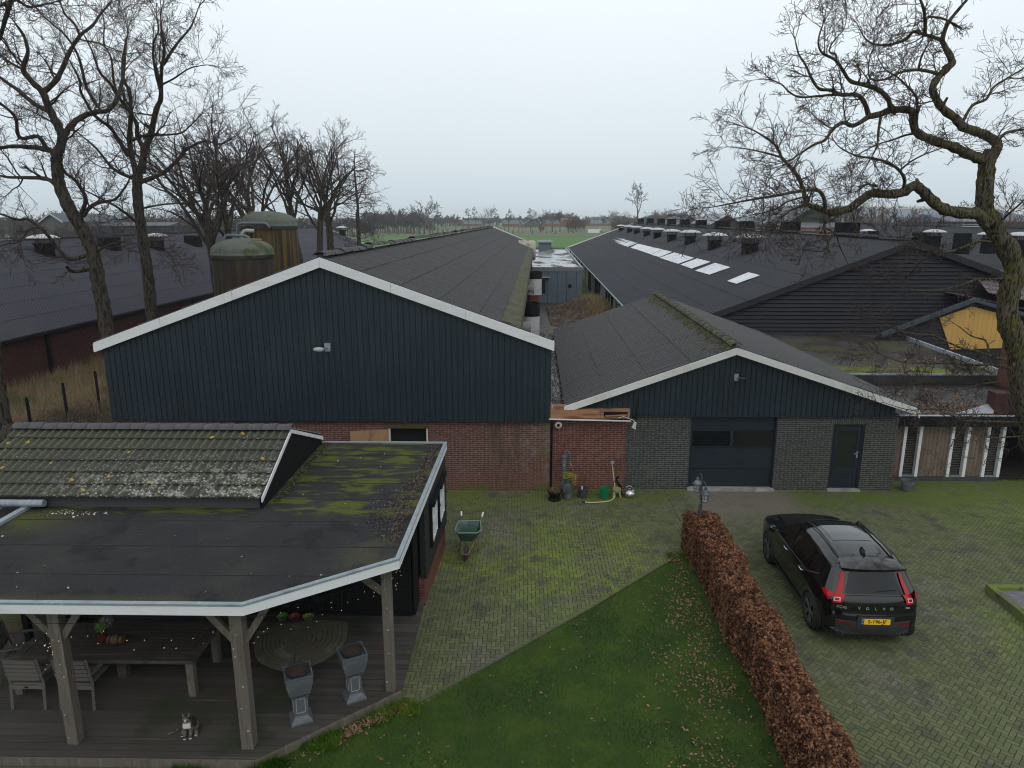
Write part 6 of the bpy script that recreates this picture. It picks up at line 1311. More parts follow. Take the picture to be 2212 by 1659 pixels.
# ================================================================ the parked car
car = E('car', (0,0,0), 'black compact crossover car parked on the mossy driveway, seen from behind', 'car')
OUT = [(2.20,.30),(2.225,.52),(2.20,.74),(2.13,.90),(1.95,.985),(1.5,1.06),(1.15,1.115),(.95,1.22),(.7,1.36),(.45,1.49),(.2,1.57),(-.1,1.615),(-.5,1.635),(-1.0,1.625),(-1.4,1.59),(-1.70,1.545),(-1.77,1.47),(-1.88,1.25),(-1.97,1.08),(-2.02,1.0),(-2.055,.86),(-2.07,.72),(-2.10,.66),(-2.115,.48),(-2.06,.27),(-1.9,.22),(-1,.20),(0,.20),(1,.20),(2.0,.22)]
def resamp(P, st, closed=True):
    o = []; n = len(P)
    for i in range(n if closed else n-1):
        a, b = P[i], P[(i+1)%n]; k = max(1, round(math.hypot(b[0]-a[0], b[1]-a[1])/st))
        o += [(a[0]+(b[0]-a[0])*j/k, a[1]+(b[1]-a[1])*j/k) for j in range(k)]
    return o
Q = resamp(OUT, .04)
for _ in range(3): Q = [((Q[i-1][0]+2*Q[i][0]+Q[(i+1)%len(Q)][0])/4, (Q[i-1][1]+2*Q[i][1]+Q[(i+1)%len(Q)][1])/4) for i in range(len(Q))]
nQ = len(Q); RR = .11
NQ = []
for i in range(nQ):
    a, b = Q[i-1], Q[(i+1)%nQ]; dy, dz = b[0]-a[0], b[1]-a[1]; l = math.hypot(dy, dz) or 1; NQ.append((dz/l*-1*-1, -dy/l))
# outward normal: outline runs front -> roof -> rear, so outward is (dz,-dy)
def Xf(y, z):
    W = .925*(1-(.115 if y > 0 else .15)*max(0,(abs(y)-1.25)/.87)**2.3)
    if z < .5: W -= .05*((.5-z)/.3)**2
    if z > .80: W -= .03*min(1,(z-.80)/.2)
    if z > 1.0: W -= (z-1.0)*.40
    if z > 1.0 and y < -1.2: W -= .06*min(1,(z-1)/.3)*min(1,(-1.2-y)/.8)
    return W
QA = np.array(Q)
def dout(y, z): return float(np.sqrt(((QA-np.array((y,z)))**2).sum(1)).min())
def Xs(y, z, s=None):
    s = dout(y, z) if s is None else s
    k = 1-min(s/RR, 1); return Xf(y, z)-RR*(1-math.sqrt(max(0, 1-k*k)))
def T(i, t, off=0):
    """point on the strip body surface: outline index i, t from -1 to 1 across"""
    i0 = int(math.floor(i)) % nQ; f = i-math.floor(i); i1 = (i0+1) % nQ
    y = Q[i0][0]*(1-f)+Q[i1][0]*f; z = Q[i0][1]*(1-f)+Q[i1][1]*f; ny = NQ[i0][0]*(1-f)+NQ[i1][0]*f; nz_ = NQ[i0][1]*(1-f)+NQ[i1][1]*f
    w_ = Xf(y, z)-RR; vert = abs(ny); c = (.03+.085*vert)*abs(t)**2.4 if z > .3 else 0
    return (t*w_, y-ny*c+ny*off, z-nz_*c+nz_*off)
paint = mk('car_paint', (.003,.003,.0035), .09, spec=.8)
plast = mk('car_plastic', (.028,.029,.031), .65, [((.045,.045,.045), 6, .5, .7)])
cgl = mk('car_glass', (.004,.005,.006), .04, spec=.45)
HUB = [(1.37,.355),(-1.33,.355)]
mb = MB(); NT_ = 17
for i in range(nQ):
    for j in range(NT_): mb.v.append(T(i, -1+2*j/(NT_-1)))
for i in range(nQ):
    for j in range(NT_-1): a, b = i*NT_+j, ((i+1)%nQ)*NT_+j; mb.face((a, b, b+1, a+1))
K = 22
for s_ in (-1, 1):
    base = len(mb.v)
    for i in range(nQ):
        e_ = T(i, 1); yc = max(-1.45, min(1.5, e_[1]*.75)); zc = .66
        for k in range(K+1):
            f = (k/K)**1.3; y = e_[1]+(yc-e_[1])*f; z = e_[2]+(zc-e_[2])*f; d_ = math.hypot(y-e_[1], z-e_[2])
            f2 = math.sqrt(1-(1-min(d_/.13,1))**2); mb.v.append((s_*(e_[0]+(Xf(y,z)-e_[0])*f2), y, z))
    for i in range(nQ):
        for k in range(K):
            a = base+i*(K+1)+k; b = base+((i+1)%nQ)*(K+1)+k
            c = [sum(mb.v[q][w_] for q in (a,b,a+1,b+1))/4 for w_ in (1,2)]
            if any(math.hypot(c[0]-h[0], c[1]-h[1]) < .385 for h in HUB): continue
            q = (a, b, b+1, a+1); mb.face(q if s_ < 0 else q[::-1])
body = mb.build('body', paint, smooth=True); body.parent = car
for h in HUB:
    for s_ in (-1, 1): mb = MB(); mb.lathe([(.0,s_*.45),(.39,s_*.45),(.39,s_*.86)], (0,h[0],h[1]), 24, ax='x', cap=False); q = mb.build('wheel_well', M['dark']); q.parent = car
# wheel arch cladding and lower cladding
for h in HUB:
    for s_ in (-1, 1):
        mb = MB(); N = 26; R2 = [.36,.375,.41,.445]; O2 = [-.02,.012,.016,.004]
        for i in range(N+1):
            t = -.38+i*(pi+.76)/N
            for r, o_2 in zip(R2, O2): y, z = h[0]+cos(t)*r, h[1]+sin(t)*r; z = max(z, .215); mb.v.append((s_*(Xf(y,z)+o_2), y, z))
        for i in range(N):
            for j in range(3): a = i*4+j; mb.face((a,a+1,a+5,a+4))
        q = mb.build('wheel_arch', plast, smooth=True); q.parent = car
def side_patch(name, y0, y1, zb_, zt_, off, m, s_, ny=18, nz_=6, par=None):
    mb = MB()
    for i in range(ny+1):
        y = y0+(y1-y0)*i/ny; a, b = zb_(y), zt_(y)
        for j in range(nz_+1): z = a+(b-a)*j/nz_; mb.v.append((s_*(Xs(y,z)+off), y, z))
    for i in range(ny):
        for j in range(nz_): a = i*(nz_+1)+j; mb.face((a,a+1,a+nz_+2,a+nz_+1))
    q = mb.build(name, m, smooth=True); q.parent = par or car; return q
def top_patch(name, u0, u1, t0, t1, off, m, nu=10, nt=10, par=None):
    mb = MB()
    for i in range(nu+1):
        u = u0+(u1-u0)*i/nu
        for j in range(nt+1):
            a, b = (t0(i/nu), t1(i/nu)) if callable(t0) else (t0, t1); mb.v.append(T(u, a+(b-a)*j/nt, off))
    for i in range(nu):
        for j in range(nt): a = i*(nt+1)+j; mb.face((a,a+1,a+nt+2,a+nt+1))
    q = mb.build(name, m, smooth=True); q.parent = par or car; return q
def ui(y, z): return int(np.argmin(((QA-np.array((y,z)))**2).sum(1)))
for s_ in (-1, 1):
    sill = side_patch('sill_cladding', -.93, .97, lambda y: .215, lambda y: .36, .016, plast, s_, nz_=4)
    rt = lambda y: min(1.54, 1.49-.09*max(0,-y-.5)) if y < .35 else 1.49-(y-.35)*.62
    bt = lambda y: 1.035+.012*(-y) if y > -1.0 else 1.045+(-1.0-y)*.38
    side_patch('window', .01, 1.00, bt, lambda y: max(bt(y)+.01, min(rt(y), 1.49-(y-.25)*.60)), .008, cgl, s_)
    side_patch('window', -.93, -.04, bt, rt, .008, cgl, s_)
    side_patch('window', -1.42, -.98, bt, lambda y: max(bt(y)+.01, rt(y)-.02), .008, cgl, s_)
    side_patch('window_trim', -1.42, 1.02, lambda y: bt(y)-.028, lambda y: bt(y)-.010, .012, mk('chrome_trim', (.45,.47,.5), .2, metal=.9) if s_ < 0 else bpy.data.materials['chrome_trim'], s_, ny=30, nz_=1)
    for yy in (.04, -.96):
        mb = MB()
        for z in [.42+.045*k for k in range(14)]: 
            for o_2 in (-.006,.006): mb.v.append((s_*(Xs(yy,z)+.003), yy+o_2, z))
        for k in range(13): mb.face((2*k,2*k+1,2*k+3,2*k+2))
        q = mb.build('door_gap', M['dark']); q.parent = car
    for yy in (.12, -.80):
        mb = MB(); x = Xs(yy,.93); mb.tube([(s_*(x-.0),yy-.02,.93),(s_*(x+.030),yy,.935),(s_*(x+.034),yy+.10,.937),(s_*(x+.022),yy+.17,.937),(s_*(x-.01),yy+.19,.935)], .015, 8); q = mb.build('door_handle', bpy.data.materials['chrome_trim'], smooth=True); q.parent = car
    # mirror
    mb = MB(); x = Xf(.82,1.0); mb.tube([(s_*(x-.02),.80,1.04),(s_*(x+.06),.82,1.06)], .03, 8); mb.lathe([(.0,-.07),(.06,-.06),(.085,-.02),(.085,.02),(.05,.06),(0,.07)], (s_*(x+.12),.84,1.09), 12, ax='y'); q = mb.build('mirror', paint, smooth=True); q.parent = car
    mb = MB(); mb.lathe([(.072,-.068),(.0,-.07)], (s_*(x+.12),.84,1.09), 12, ax='y'); g2 = mb.build('mirror_glass', mk('mirror_glass', (.5,.55,.56), .05, metal=1) if s_ < 0 else bpy.data.materials['mirror_glass']); g2.parent = q
    # roof rail
    mb = MB(); P_ = []
    for k in range(15):
        y = .30-1.75*k/14; i = ui(y, 1.6); p = T(i, .97*s_, .045 if 0 < k < 14 else .0); P_.append(p)
    mb.tube(P_, .018, 6); q = mb.build('roof_rail', mk('rail_black', (.02,.02,.022), .3) if s_ < 0 else bpy.data.materials['rail_black'], smooth=True); q.parent = car
# glass on top
u1, u2 = ui(1.08,1.14), ui(.26,1.555); top_patch('windshield', u1, u2, -.93, .93, .006, cgl, 14, 14)
pgl = mk('roof_glass', (.014,.017,.022), .05, spec=1.0)
u1, u2, u3 = ui(.16,1.57), ui(-.10,1.61), ui(-.86,1.63)
top_patch('roof_glass', u1, u2, -.74, .74, .006, pgl); top_patch('roof_glass', u2+.5, u3, -.72, .72, .006, pgl)
# rear window
u1, u2 = ui(-1.78,1.45), ui(-1.97,1.075); top_patch('rear_window', u1, u2, lambda f: -.80-.03*f, lambda f: .80+.03*f, .008, cgl, 12, 16)
# spoiler
mb = MB(); A_ = [T(ui(-1.46,1.58), t, .004) for t in [-.98+1.96*k/12 for k in range(13)]]
for k in range(13):
    t = -1+2*k/12; a = A_[k]; e_ = (t*.60, -1.90+.09*abs(t)**2.5, 1.535-.015*abs(t)**2); mb.v += [a, lerp(a, e_, .5)[:2]+(lerp(a,e_,.5)[2]+.006,), e_, (e_[0]*.99, e_[1]+.01, e_[2]-.045), (a[0]*.98, -1.74, 1.46)]
for k in range(12):
    for j in range(4): a = k*5+j; mb.face((a,a+1,a+6,a+5))
mb.face([1,0,4,3,2]); mb.face([60,61,62,63,64])
q = mb.build('spoiler', paint, smooth=True); q.parent = car; es = q.modifiers.new('e','EDGE_SPLIT'); es.split_angle = R(40)
mb = MB(); mb.tube([(0,-1.22,1.62),(0,-1.28,1.68),(0,-1.38,1.665),(0,-1.42,1.60)], [.03,.022,.016,.012], 8); mb.hexa([(-.02,-1.20,1.61),(.02,-1.20,1.61),(.02,-1.40,1.60),(-.02,-1.40,1.60),(-.006,-1.30,1.68),(.006,-1.30,1.68),(.006,-1.39,1.69),(-.006,-1.39,1.69)]); q = mb.build('antenna_fin', paint, smooth=False); q.parent = car
# bumper cladding, tailgate lines, lights
u1, u2 = ui(-2.07,.70), ui(-2.04,.25)
top_patch('bumper', ui(-2.11,.60), u2, -1.0, 1.0, .012, plast, 10, 20)
for s_ in (-1, 1): side_patch('bumper', -1.84, -1.73, lambda y: .25, lambda y: .58-(y+2.0)*.25, .012, plast, s_, 8, 5)
red = mk('tail_light_red', (.34,.004,.008), .15, emit=((1,.005,.02), .03)); dred = mk('tail_light_dark', (.12,.004,.008), .15, coat=.8); lpk = mk('tail_light_clear', (.55,.30,.30), .2, emit=((1,.5,.5), .12))
for s_ in (-1, 1):
    f0, f1 = (.86, 1.04) if s_ > 0 else (-1.04, -.86)
    ua_, ub_, uc_ = ui(-1.78,1.44), ui(-1.975,1.07), ui(-2.05,.90)
    tl_ = top_patch('tail_light', ua_, ub_, (lambda f: .945-.05*f) if s_ > 0 else (lambda f: -1.06), (lambda f: 1.06) if s_ > 0 else (lambda f: -.945+.05*f), .022, red, 10, 4)
    lo_ = top_patch('lower_lens', ub_, uc_, (lambda f: .80+.06*f) if s_ > 0 else (lambda f: -1.08), (lambda f: 1.08) if s_ > 0 else (lambda f: -.80-.06*f), .024, red, 6, 5, par=tl_)
    top_patch('clear_lens', ub_+1.6, uc_-1.0, (.90 if s_ > 0 else -1.06), (1.06 if s_ > 0 else -.90), .029, lpk, 3, 3, par=tl_); top_patch('inner_lens', ub_+2.0, uc_-1.5, (.93 if s_ > 0 else -1.03), (1.03 if s_ > 0 else -.93), .032, dred, 3, 3, par=tl_)
    side_patch('side_lens', -1.96, -1.70, lambda y: .93+(y+1.97)*.36, lambda y: 1.09-(y+1.97)*.12, .016, red, s_, 6, 4, par=tl_)
    u_ = ui(-2.115,.50); top_patch('reflector', u_-1, u_+.6, (.62 if s_ > 0 else -.98), (.98 if s_ > 0 else -.62), .018, dred, 2, 6)
# plate and lettering
u_ = ui(-2.10,.62); p = T(u_, 0, .02); mb = MB(); py_ = p[1]-.004
mb.box((-.33,py_,.50),(.33,py_+.02,.69)); q = mb.build('plate_recess', plast); q.parent = car
mb = MB(); mb.box((-.26,py_-.012,.545),(.26,py_-.002,.655)); plt = mb.build('number_plate', mk('plate_yellow', (.90,.52,.02), .4)); plt.parent = car
mb = MB(); mb.box((-.26,py_-.014,.545),(-.215,py_-.0125,.655)); q = mb.build('plate_band', mk('plate_blue', (.01,.06,.35), .4)); q.parent = plt
def text(body_, size, loc, m, par, sp_=1.0, ext=.002, bold=.0, rot=R(90), name='lettering'):
    cu = bpy.data.curves.new('glyphs', 'FONT'); cu.body = body_; cu.size = size; cu.extrude = ext; cu.offset = bold; cu.align_x = 'CENTER'; cu.align_y = 'CENTER'; cu.space_character = sp_
    tmp = bpy.data.objects.new('tmp', cu); COL.objects.link(tmp); bpy.context.view_layer.update(); me = bpy.data.meshes.new_from_object(tmp.evaluated_get(bpy.context.evaluated_depsgraph_get())); bpy.data.objects.remove(tmp); me.materials.clear(); me.materials.append(m)
    o = bpy.data.objects.new(name, me); COL.objects.link(o); o.location = loc; o.rotation_euler = (rot,0,0); o.parent = par; return o
blk = M['black']; chr_ = mk('letter_chrome', (.6,.6,.62), .3, metal=.7)
text('S-196-JF', .098, (.022, py_-.0145, .602), blk, plt, 1.04, .001, .0018)
text('NL', .024, (-.238, py_-.0155, .565), M['white'], plt, 1, .0006)
mb = MB()
for k in range(12): t = k*pi/6; mb.box((-.238+.012*cos(t)-.0018,py_-.0155,.622+.012*sin(t)-.0018),(-.238+.012*cos(t)+.0018,py_-.0142,.622+.012*sin(t)+.0018))
q = mb.build('plate_stars', mk('star_yellow', (.8,.6,.05), .5)); q.parent = plt
ul = ui(-2.057,.83)
for ch_, x in zip('VOLVO', (-.34,-.17,0,.17,.34)):
    p = T(ul, x/.8, .012); text(ch_, .075, p, chr_, car, 1, .004, .001)
p = T(ul, -.86, .02); o = text('XC40', .075, (p[0],p[1]-.004,p[2]), chr_, car, 1.0, .004, .0); o.rotation_euler = (R(90), 0, R(-22))
p = T(ul, .88, .022); mb = MB(); mb.box((p[0]-.035,p[1]-.006,p[2]-.005),(p[0]+.035,p[1],p[2]+.025)); q = mb.build('badge', chr_); q.parent = car
# tailgate shut lines
for a_, b_ in ((ui(-1.975,1.07)+.6, ui(-1.975,1.07)+.85), (ui(-2.07,.715), ui(-2.07,.715)+.3)): top_patch('tailgate_gap', a_, b_, -.84, .84, .004, M['dark'], 1, 16)
# wiper
mb = MB(); a = T(ui(-1.96,1.10), .05, .03); b = T(ui(-1.92,1.16), .62, .03); mb.tube([a, lerp(a,b,.5), b], .008, 5); q = mb.build('wiper', M['black']); q.parent = car
# wheels
tyre = mk('tyre', (.022,.022,.023), .8, bump=(60,.4,.004)); rimd = mk('rim_dark', (.015,.015,.016), .4); rims = mk('rim_silver', (.20,.20,.20), .35, metal=.6)
def wheel(s_, par):
    mb = MB(); mb.lathe([(.24,-.11),(.31,-.115),(.345,-.095),(.355,-.05),(.357,0),(.355,.05),(.345,.095),(.31,.115),(.24,.11)], (0,0,0), 40, ax='x', cap=False); w_ = mb.build('wheel', tyre, smooth=True)
    mb = MB(); mb.lathe([(.245,-.11),(.245,.095),(.23,.07),(.0,.03)], (0,0,0), 40, ax='x'); rd = mb.build('rim', rimd); rd.parent = w_
    mb = MB()
    for k in range(5):
        for d_ in (-.17, .17):
            t = k*2*pi/5+d_; a = (.085, .05*cos(t-d_*.5), .05*sin(t-d_*.5)); b = (.098, .238*cos(t), .238*sin(t)); mb.bar(a, b, .030, .024, up=(1,0,0))
    mb.lathe([(.055,.06),(.05,.095),(.02,.10),(0,.10)], (0,0,0), 16, ax='x'); mb.lathe([(.246,.085),(.246,.105),(.232,.105),(.232,.085)], (0,0,0), 40, ax='x'); sp_ = mb.build('spokes', rims); sp_.parent = w_
    w_.parent = par; return w_
w0 = wheel(1, car); first = True
for h in HUB:
    for s_ in (-1, 1):
        if first: w_ = w0; first = False
        else: w_ = copy_tree(w0, car)
        w_.location = (s_*.81, h[0], h[1]); w_.rotation_euler = (0, 0, 0 if s_ > 0 else pi)
car.location = (6.60, 14.05, 0); car.rotation_euler = (0, 0, R(-1.6))
# ================================================================ trees
def rot_about(v, ax, a):
    c, s_ = cos(a), sin(a); d = ax[0]*v[0]+ax[1]*v[1]+ax[2]*v[2]; k = cross(ax, v)
    return (v[0]*c+k[0]*s_+ax[0]*d*(1-c), v[1]*c+k[1]*s_+ax[1]*d*(1-c), v[2]*c+k[2]*s_+ax[2]*d*(1-c))
def rv(r_): return nrm((r_.gauss(0,1), r_.gauss(0,1), r_.gauss(0,1)))
def grow(mb, p, d, Ln, r, lvl, cfg, r_):
    """one limb with its side shoots; cfg: wob, up, n per level, ang, ratio, rmin"""
    seg = max(3, min(8, int(Ln/cfg['seg']))); P_ = [p]; D_ = [d]
    for i in range(seg):
        w_ = rv(r_); d = nrm((d[0]+w_[0]*cfg['wob'], d[1]+w_[1]*cfg['wob'], d[2]+w_[2]*cfg['wob']+cfg['up'])); p = add(p, mul(d, Ln/seg)); P_.append(p); D_.append(d)
    k = len(P_); rm = cfg['rmin']; mb.tube(P_, [max(rm, r*(1-.75*i/(k-1))) for i in range(k)], 3 if r < .03 else 5, m=0 if r > cfg.get('rt', .02) else 1, caps=False)
    if lvl <= 0: return
    n = cfg['n'][lvl]; n = int(n)+(r_.random() < n-int(n)); sgn = 1
    for i in range(n):
        t = .18+.82*(i+r_.random()*.8)/n; j = min(k-2, int(t*(k-1))); q = lerp(P_[j], P_[j+1], t*(k-1)-j); dd = D_[j]
        ax = nrm(cross(dd, rv(r_))); nd = rot_about(dd, ax, cfg['ang']*r_.uniform(.6,1.3)*(1 if t < .95 else .4))
        grow(mb, q, nd, Ln*cfg['ratio']*r_.uniform(.6,1.25)*(1.15-.5*t), max(rm, r*.55*(1-.5*t)), lvl-1, cfg, r_)
def smooth_path(P_, n=4):
    o = []
    for i in range(len(P_)-1):
        a, b, c, d = P_[max(i-1,0)], P_[i], P_[i+1], P_[min(i+2,len(P_)-1)]
        for k in range(n): t = k/n; o.append(tuple(.5*((2*b[j])+(-a[j]+c[j])*t+(2*a[j]-5*b[j]+4*c[j]-d[j])*t*t+(-a[j]+3*b[j]-3*c[j]+d[j])*t**3) for j in range(3)))
    o.append(P_[-1]); return o
def limb(mb, pts, Y, dy, r0, r1, cfg, r_, dens=3.0, tw=1.0, skip=.15, lvl=2, n=10, tdir=.0, endy=None):
    """a traced limb: picture places pts at distance Y, drifting dy metres in depth along its length"""
    k = len(pts); W = [at(x, y, y=Y+dy*((i/(k-1))**1.2)) for i, (x, y) in enumerate(pts)]
    P_ = smooth_path(W, 4); m_ = len(P_); ln = [0]
    for a, b in zip(P_, P_[1:]): ln.append(ln[-1]+dist(a, b))
    tot = ln[-1]; R_ = [r0+(r1-r0)*(l/tot) for l in ln]
    R_ = [r*(1+.07*sin(i*1.7)) for i, r in enumerate(R_)]
    mb.tube(P_, R_, n if r0 > .06 else 6, m=0, caps=False, rough=r0 > .06)
    if r0 > .05:
        for q in range(3):
            i = r_.randrange(2, m_-2); d = rv(r_); mb.tube([P_[i], add(P_[i], mul(d, R_[i]*1.6)), add(P_[i], mul(d, R_[i]*1.6+r_.uniform(.04,.16)))], [R_[i]*.55, R_[i]*.42, R_[i]*.30], 6, m=0)
    s_ = skip*tot
    while s_ < tot:
        i = max(j for j in range(m_) if ln[j] <= s_); i = min(i, m_-2); t = (s_-ln[i])/(ln[i+1]-ln[i]); q = lerp(P_[i], P_[i+1], t); d = nrm(sub(P_[i+1], P_[i])); fr = s_/tot
        ax = nrm(cross(d, rv(r_))); nd = rot_about(d, ax, r_.uniform(.6,1.35)); nd = nrm((nd[0], nd[1], nd[2]+tdir)); r = R_[i]
        grow(mb, q, nd, tw*r_.uniform(.35,1.25)*(.65+.6*fr), min(r*.5, .009+.022*r_.random()*tw), lvl, cfg, r_); s_ += r_.expovariate(dens)
    d = nrm(sub(P_[-1], P_[-2]))
    for q in range(3 if r1 < .05 else 0): grow(mb, P_[-1], nrm(add(d, mul(rv(r_), .5))), tw*r_.uniform(.8,1.3), min(.02, max(.006,r1*.8)), lvl, cfg, r_)
    return P_
def c6(L_): return [(1493+.325*x, .325*y) for x, y in L_]
def c5(L_): return [(1493+.325*x, 387+.325*y) for x, y in L_]
def c7b(L_): return [(1769+.2*x, 608+.2*y) for x, y in L_]
def c7(L_): return [(1769+.2*x, 829.5+.2*y) for x, y in L_]
def c1(L_): return [(.25*x, .25*y) for x, y in L_]
def c2_(L_): return [(.25*x, 387+.25*y) for x, y in L_]
# ---- the big crooked tree on the right
r_ = random.Random(17)
CF = dict(seg=.10, wob=.24, up=.035, n=[0,4.6,6.5], ang=.85, ratio=.52, rmin=.0043, rt=.012)
tr = E('bare_tree', (12.6, 16.5, 0), 'big crooked bare tree with mossy bark beside the driveway', 'tree')
YT = 16.5
mb = MB(); base = at(2262, 1060, y=YT)
tk = [(base[0]+.35, YT, -.05), (base[0]+.1, YT, .6)]
tp_ = [(2238,960),(2213,880),(2204,810),(2195,745),(2178,692),(2178,640),(2191,585),(2180,545),(2158,510),(2140,475),(2126,462)]
P_ = smooth_path(tk+[at(x, y, y=YT) for x, y in tp_], 4); k = len(P_); mb.tube(P_, [(.25-.055*(i/(k-1))+.015*sin(i*.9)+.008*sin(i*2.3)+(.10*max(0,1-i/6))) for i in range(k)], 16, m=0, rough=True)
P_ = smooth_path([at(x, y, y=YT) for x, y in c6([(1955,1440),(1950,1340),(1952,1240),(1962,1150),(1968,1070),(2000,1010)])], 5); mb.tube(P_, [.180-.02*i/len(P_)+.006*sin(i*1.3) for i in range(len(P_))], 14, m=0, caps=False, rough=True)
trunk = mb.build('trunk', [M['barkmoss'], M['twig']], tr, smooth=True)
def tl_(lst, Y, dy, r0, r1, dens=3.2, tw=.95, **k_):
    mb = MB(); limb(mb, lst, Y, dy, r0*.74, r1*.72, CF, r_, dens*1.4, tw*.86, **k_); mb.build('limb', [M['barkmoss'], M['twig']], tr, smooth=True)
tl_(c6([(1985,1075),(1920,1055),(1830,1020),(1750,980),(1600,930),(1500,880),(1475,800),(1468,740),(1400,728),(1320,735),(1250,760),(1180,775)]), YT, -.3, .155, .085, dens=1.8, tw=1.0)
tl_(c6([(1180,775),(1080,835),(1010,815),(940,860),(890,930),(820,960),(740,1010),(640,1080)]), YT-.3, -1.2, .07, .02, dens=3.6)
tl_(c6([(1180,770),(1150,680),(1100,630),(1000,630),(930,600),(850,590),(800,520),(760,430),(715,360),(690,260)]), YT-.3, .8, .07, .018, dens=3.6)
tl_(c6([(1060,630),(940,630),(830,640),(720,645),(650,610),(600,560),(530,530)]), YT-.1, -1.0, .045, .014, dens=4.2, tw=.8)
tl_(c6([(1325,732),(1310,660),(1250,600),(1160,565),(1060,540),(1010,470),(960,400),(870,350),(845,270),(880,150)]), YT-.3, -1.1, .08, .018, dens=3.6)
tl_(c6([(965,400),(960,360),(920,345),(935,290),(1010,200),(1030,140)]), YT-.8, -.4, .03, .01, dens=5, tw=.7)
tl_(c6([(1975,1080),(2025,1000),(2030,950),(1960,900),(1880,870),(1800,840),(1760,790),(1680,730),(1630,660),(1605,580),(1655,500),(1730,430),(1730,390),(1680,300)]), YT, .6, .15, .085, dens=1.6, tw=1.0)
tl_(c6([(1680,300),(1672,250),(1710,150),(1780,60),(1840,-10),(1900,-90)]), YT+.6, -.5, .075, .03, dens=2.6)
tl_(c6([(1672,270),(1600,245),(1550,230),(1480,210),(1430,260),(1350,290),(1250,300),(1160,260),(1100,150)]), YT+.6, 1.0, .06, .014, dens=3.6)
tl_(c6([(1553,230),(1555,150),(1545,60),(1510,-30),(1450,-120)]), YT+.7, -.8, .055, .025, dens=2.8)
tl_(c6([(1570,110),(1650,118),(1715,140)]), YT+.7, -.1, .035, .03, dens=2, tw=.5)
tl_(c6([(1640,490),(1560,470),(1480,465),(1380,485),(1280,530),(1190,520),(1180,420),(1210,320)]), YT+.4, -1.1, .055, .014, dens=4)
tl_(c6([(1510,460),(1530,380),(1565,310)]), YT+.3, -.2, .035, .025, dens=4, tw=.3)
tl_(c6([(1810,800),(1870,700),(1960,660),(2010,580),(2100,520),(2200,460),(2290,380)]), YT+.3, 1.5, .05, .015, dens=3.2)
tl_(c6([(2040,930),(2100,880),(2212,860),(2330,830)]), YT, 1.0, .05, .02, dens=3)
tl_(c5([(1975,300),(1900,230),(1800,225),(1680,200),(1600,140),(1540,80),(1480,45),(1400,90),(1300,100),(1200,95),(1120,145),(1040,200),(920,228)]), YT-.1, -.2, .185, .105, dens=1.4, tw=.9)
tl_(c5([(930,228),(860,195),(770,165),(745,70),(710,-15),(650,-90),(600,-145),(560,-225),(450,-305),(380,-340)]), YT-.3, 1.1, .085, .02, dens=3.8)
tl_(c5([(600,-145),(530,-165),(450,-185),(340,-205),(240,-215)]), YT+.4, -.7, .035, .01, dens=5, tw=.7)
tl_(c5([(890,215),(880,120),(830,70),(720,80),(560,110),(380,140),(200,175),(110,190)]), YT-.4, -1.3, .065, .014, dens=4.6, tw=.85, tdir=-.1)
tl_(c5([(900,235),(885,310),(900,390),(910,450),(850,480),(760,470)]), YT-.4, -.6, .045, .012, dens=5, tw=.8, tdir=-.35)
tl_(c5([(890,330),(960,360),(985,440),(1040,560)]), YT-.5, .4, .03, .01, dens=5, tw=.7, tdir=-.3)
tl_(c5([(800,180),(700,190),(600,250),(520,330),(430,370)]), YT-.3, -1.6, .035, .01, dens=5, tw=.85, tdir=-.3)
tl_(c5([(740,120),(640,150),(560,200),(450,230),(300,260)]), YT-.3, .9, .03, .01, dens=5, tw=.8, tdir=-.2)
tl_(c5([(1410,80),(1418,0),(1380,-60),(1310,-110),(1200,-140),(1100,-155),(990,-210),(940,-270)]), YT-.2, -1.0, .055, .014, dens=4)
tl_(c5([(1385,-55),(1450,-110),(1530,-155),(1620,-190),(1710,-220)]), YT-.5, -.6, .03, .012, dens=3.6)
tl_(c6([(1490,885),(1500,780),(1498,650),(1440,580),(1380,520),(1290,460),(1240,380)]), YT-.1, -1.4, .045, .012, dens=3.6)
tl_(c6([(1260,775),(1245,870),(1235,970),(1190,1060),(1140,1150)]), YT-.3, -.8, .04, .012, dens=3.4, tdir=-.2)
tl_(c6([(1470,890),(1420,900),(1340,930),(1240,960),(1140,1010),(1060,1060)]), YT-.2, 1.1, .035, .01, dens=3.6)
tl_(c6([(1240,1240),(1170,1225),(1100,1270),(1000,1290)]), YT-.2, 1.0, .03, .01, dens=4)
# lower boughs in front of the roofs and the annex
tl_(c7b([(2120,960),(1980,920),(1850,895),(1700,900),(1500,885),(1300,880),(1100,880),(900,870),(780,830),(680,790),(600,740),(520,670)]), YT, -1.4, .05, .011, dens=2.6, tw=.85)
tl_(c7b([(2040,840),(1900,820),(1700,750),(1550,720),(1400,660),(1230,580),(1100,570),(930,550),(780,490),(640,430)]), YT, -1.0, .045, .010, dens=2.6, tw=.85)
tl_(c7b([(1830,760),(1800,640),(1650,590),(1530,500),(1440,440)]), YT, .4, .035, .010, dens=3, tw=.6, lvl=1)
tl_(c7([(2300,430),(2000,408),(1800,405),(1560,395),(1430,335),(1250,275),(1150,270),(1000,282),(850,250),(700,200)]), YT, -1.2, .045, .009, dens=3.4, tw=.85)
tl_(c7([(2300,560),(2080,570),(1900,580),(1750,560),(1600,500),(1540,470)]), YT, -.9, .035, .009, dens=3.4, tw=.85, tdir=-.2)
tl_(c7([(1600,420),(1540,500),(1450,620),(1380,760),(1330,820)]), YT-.9, -.4, .018, .007, dens=2.5, tw=.7, lvl=1)
tl_(c7([(2120,290),(2060,220),(2050,110),(1960,20)]), YT-.2, -.3, .03, .012, dens=3.5, tw=.7)
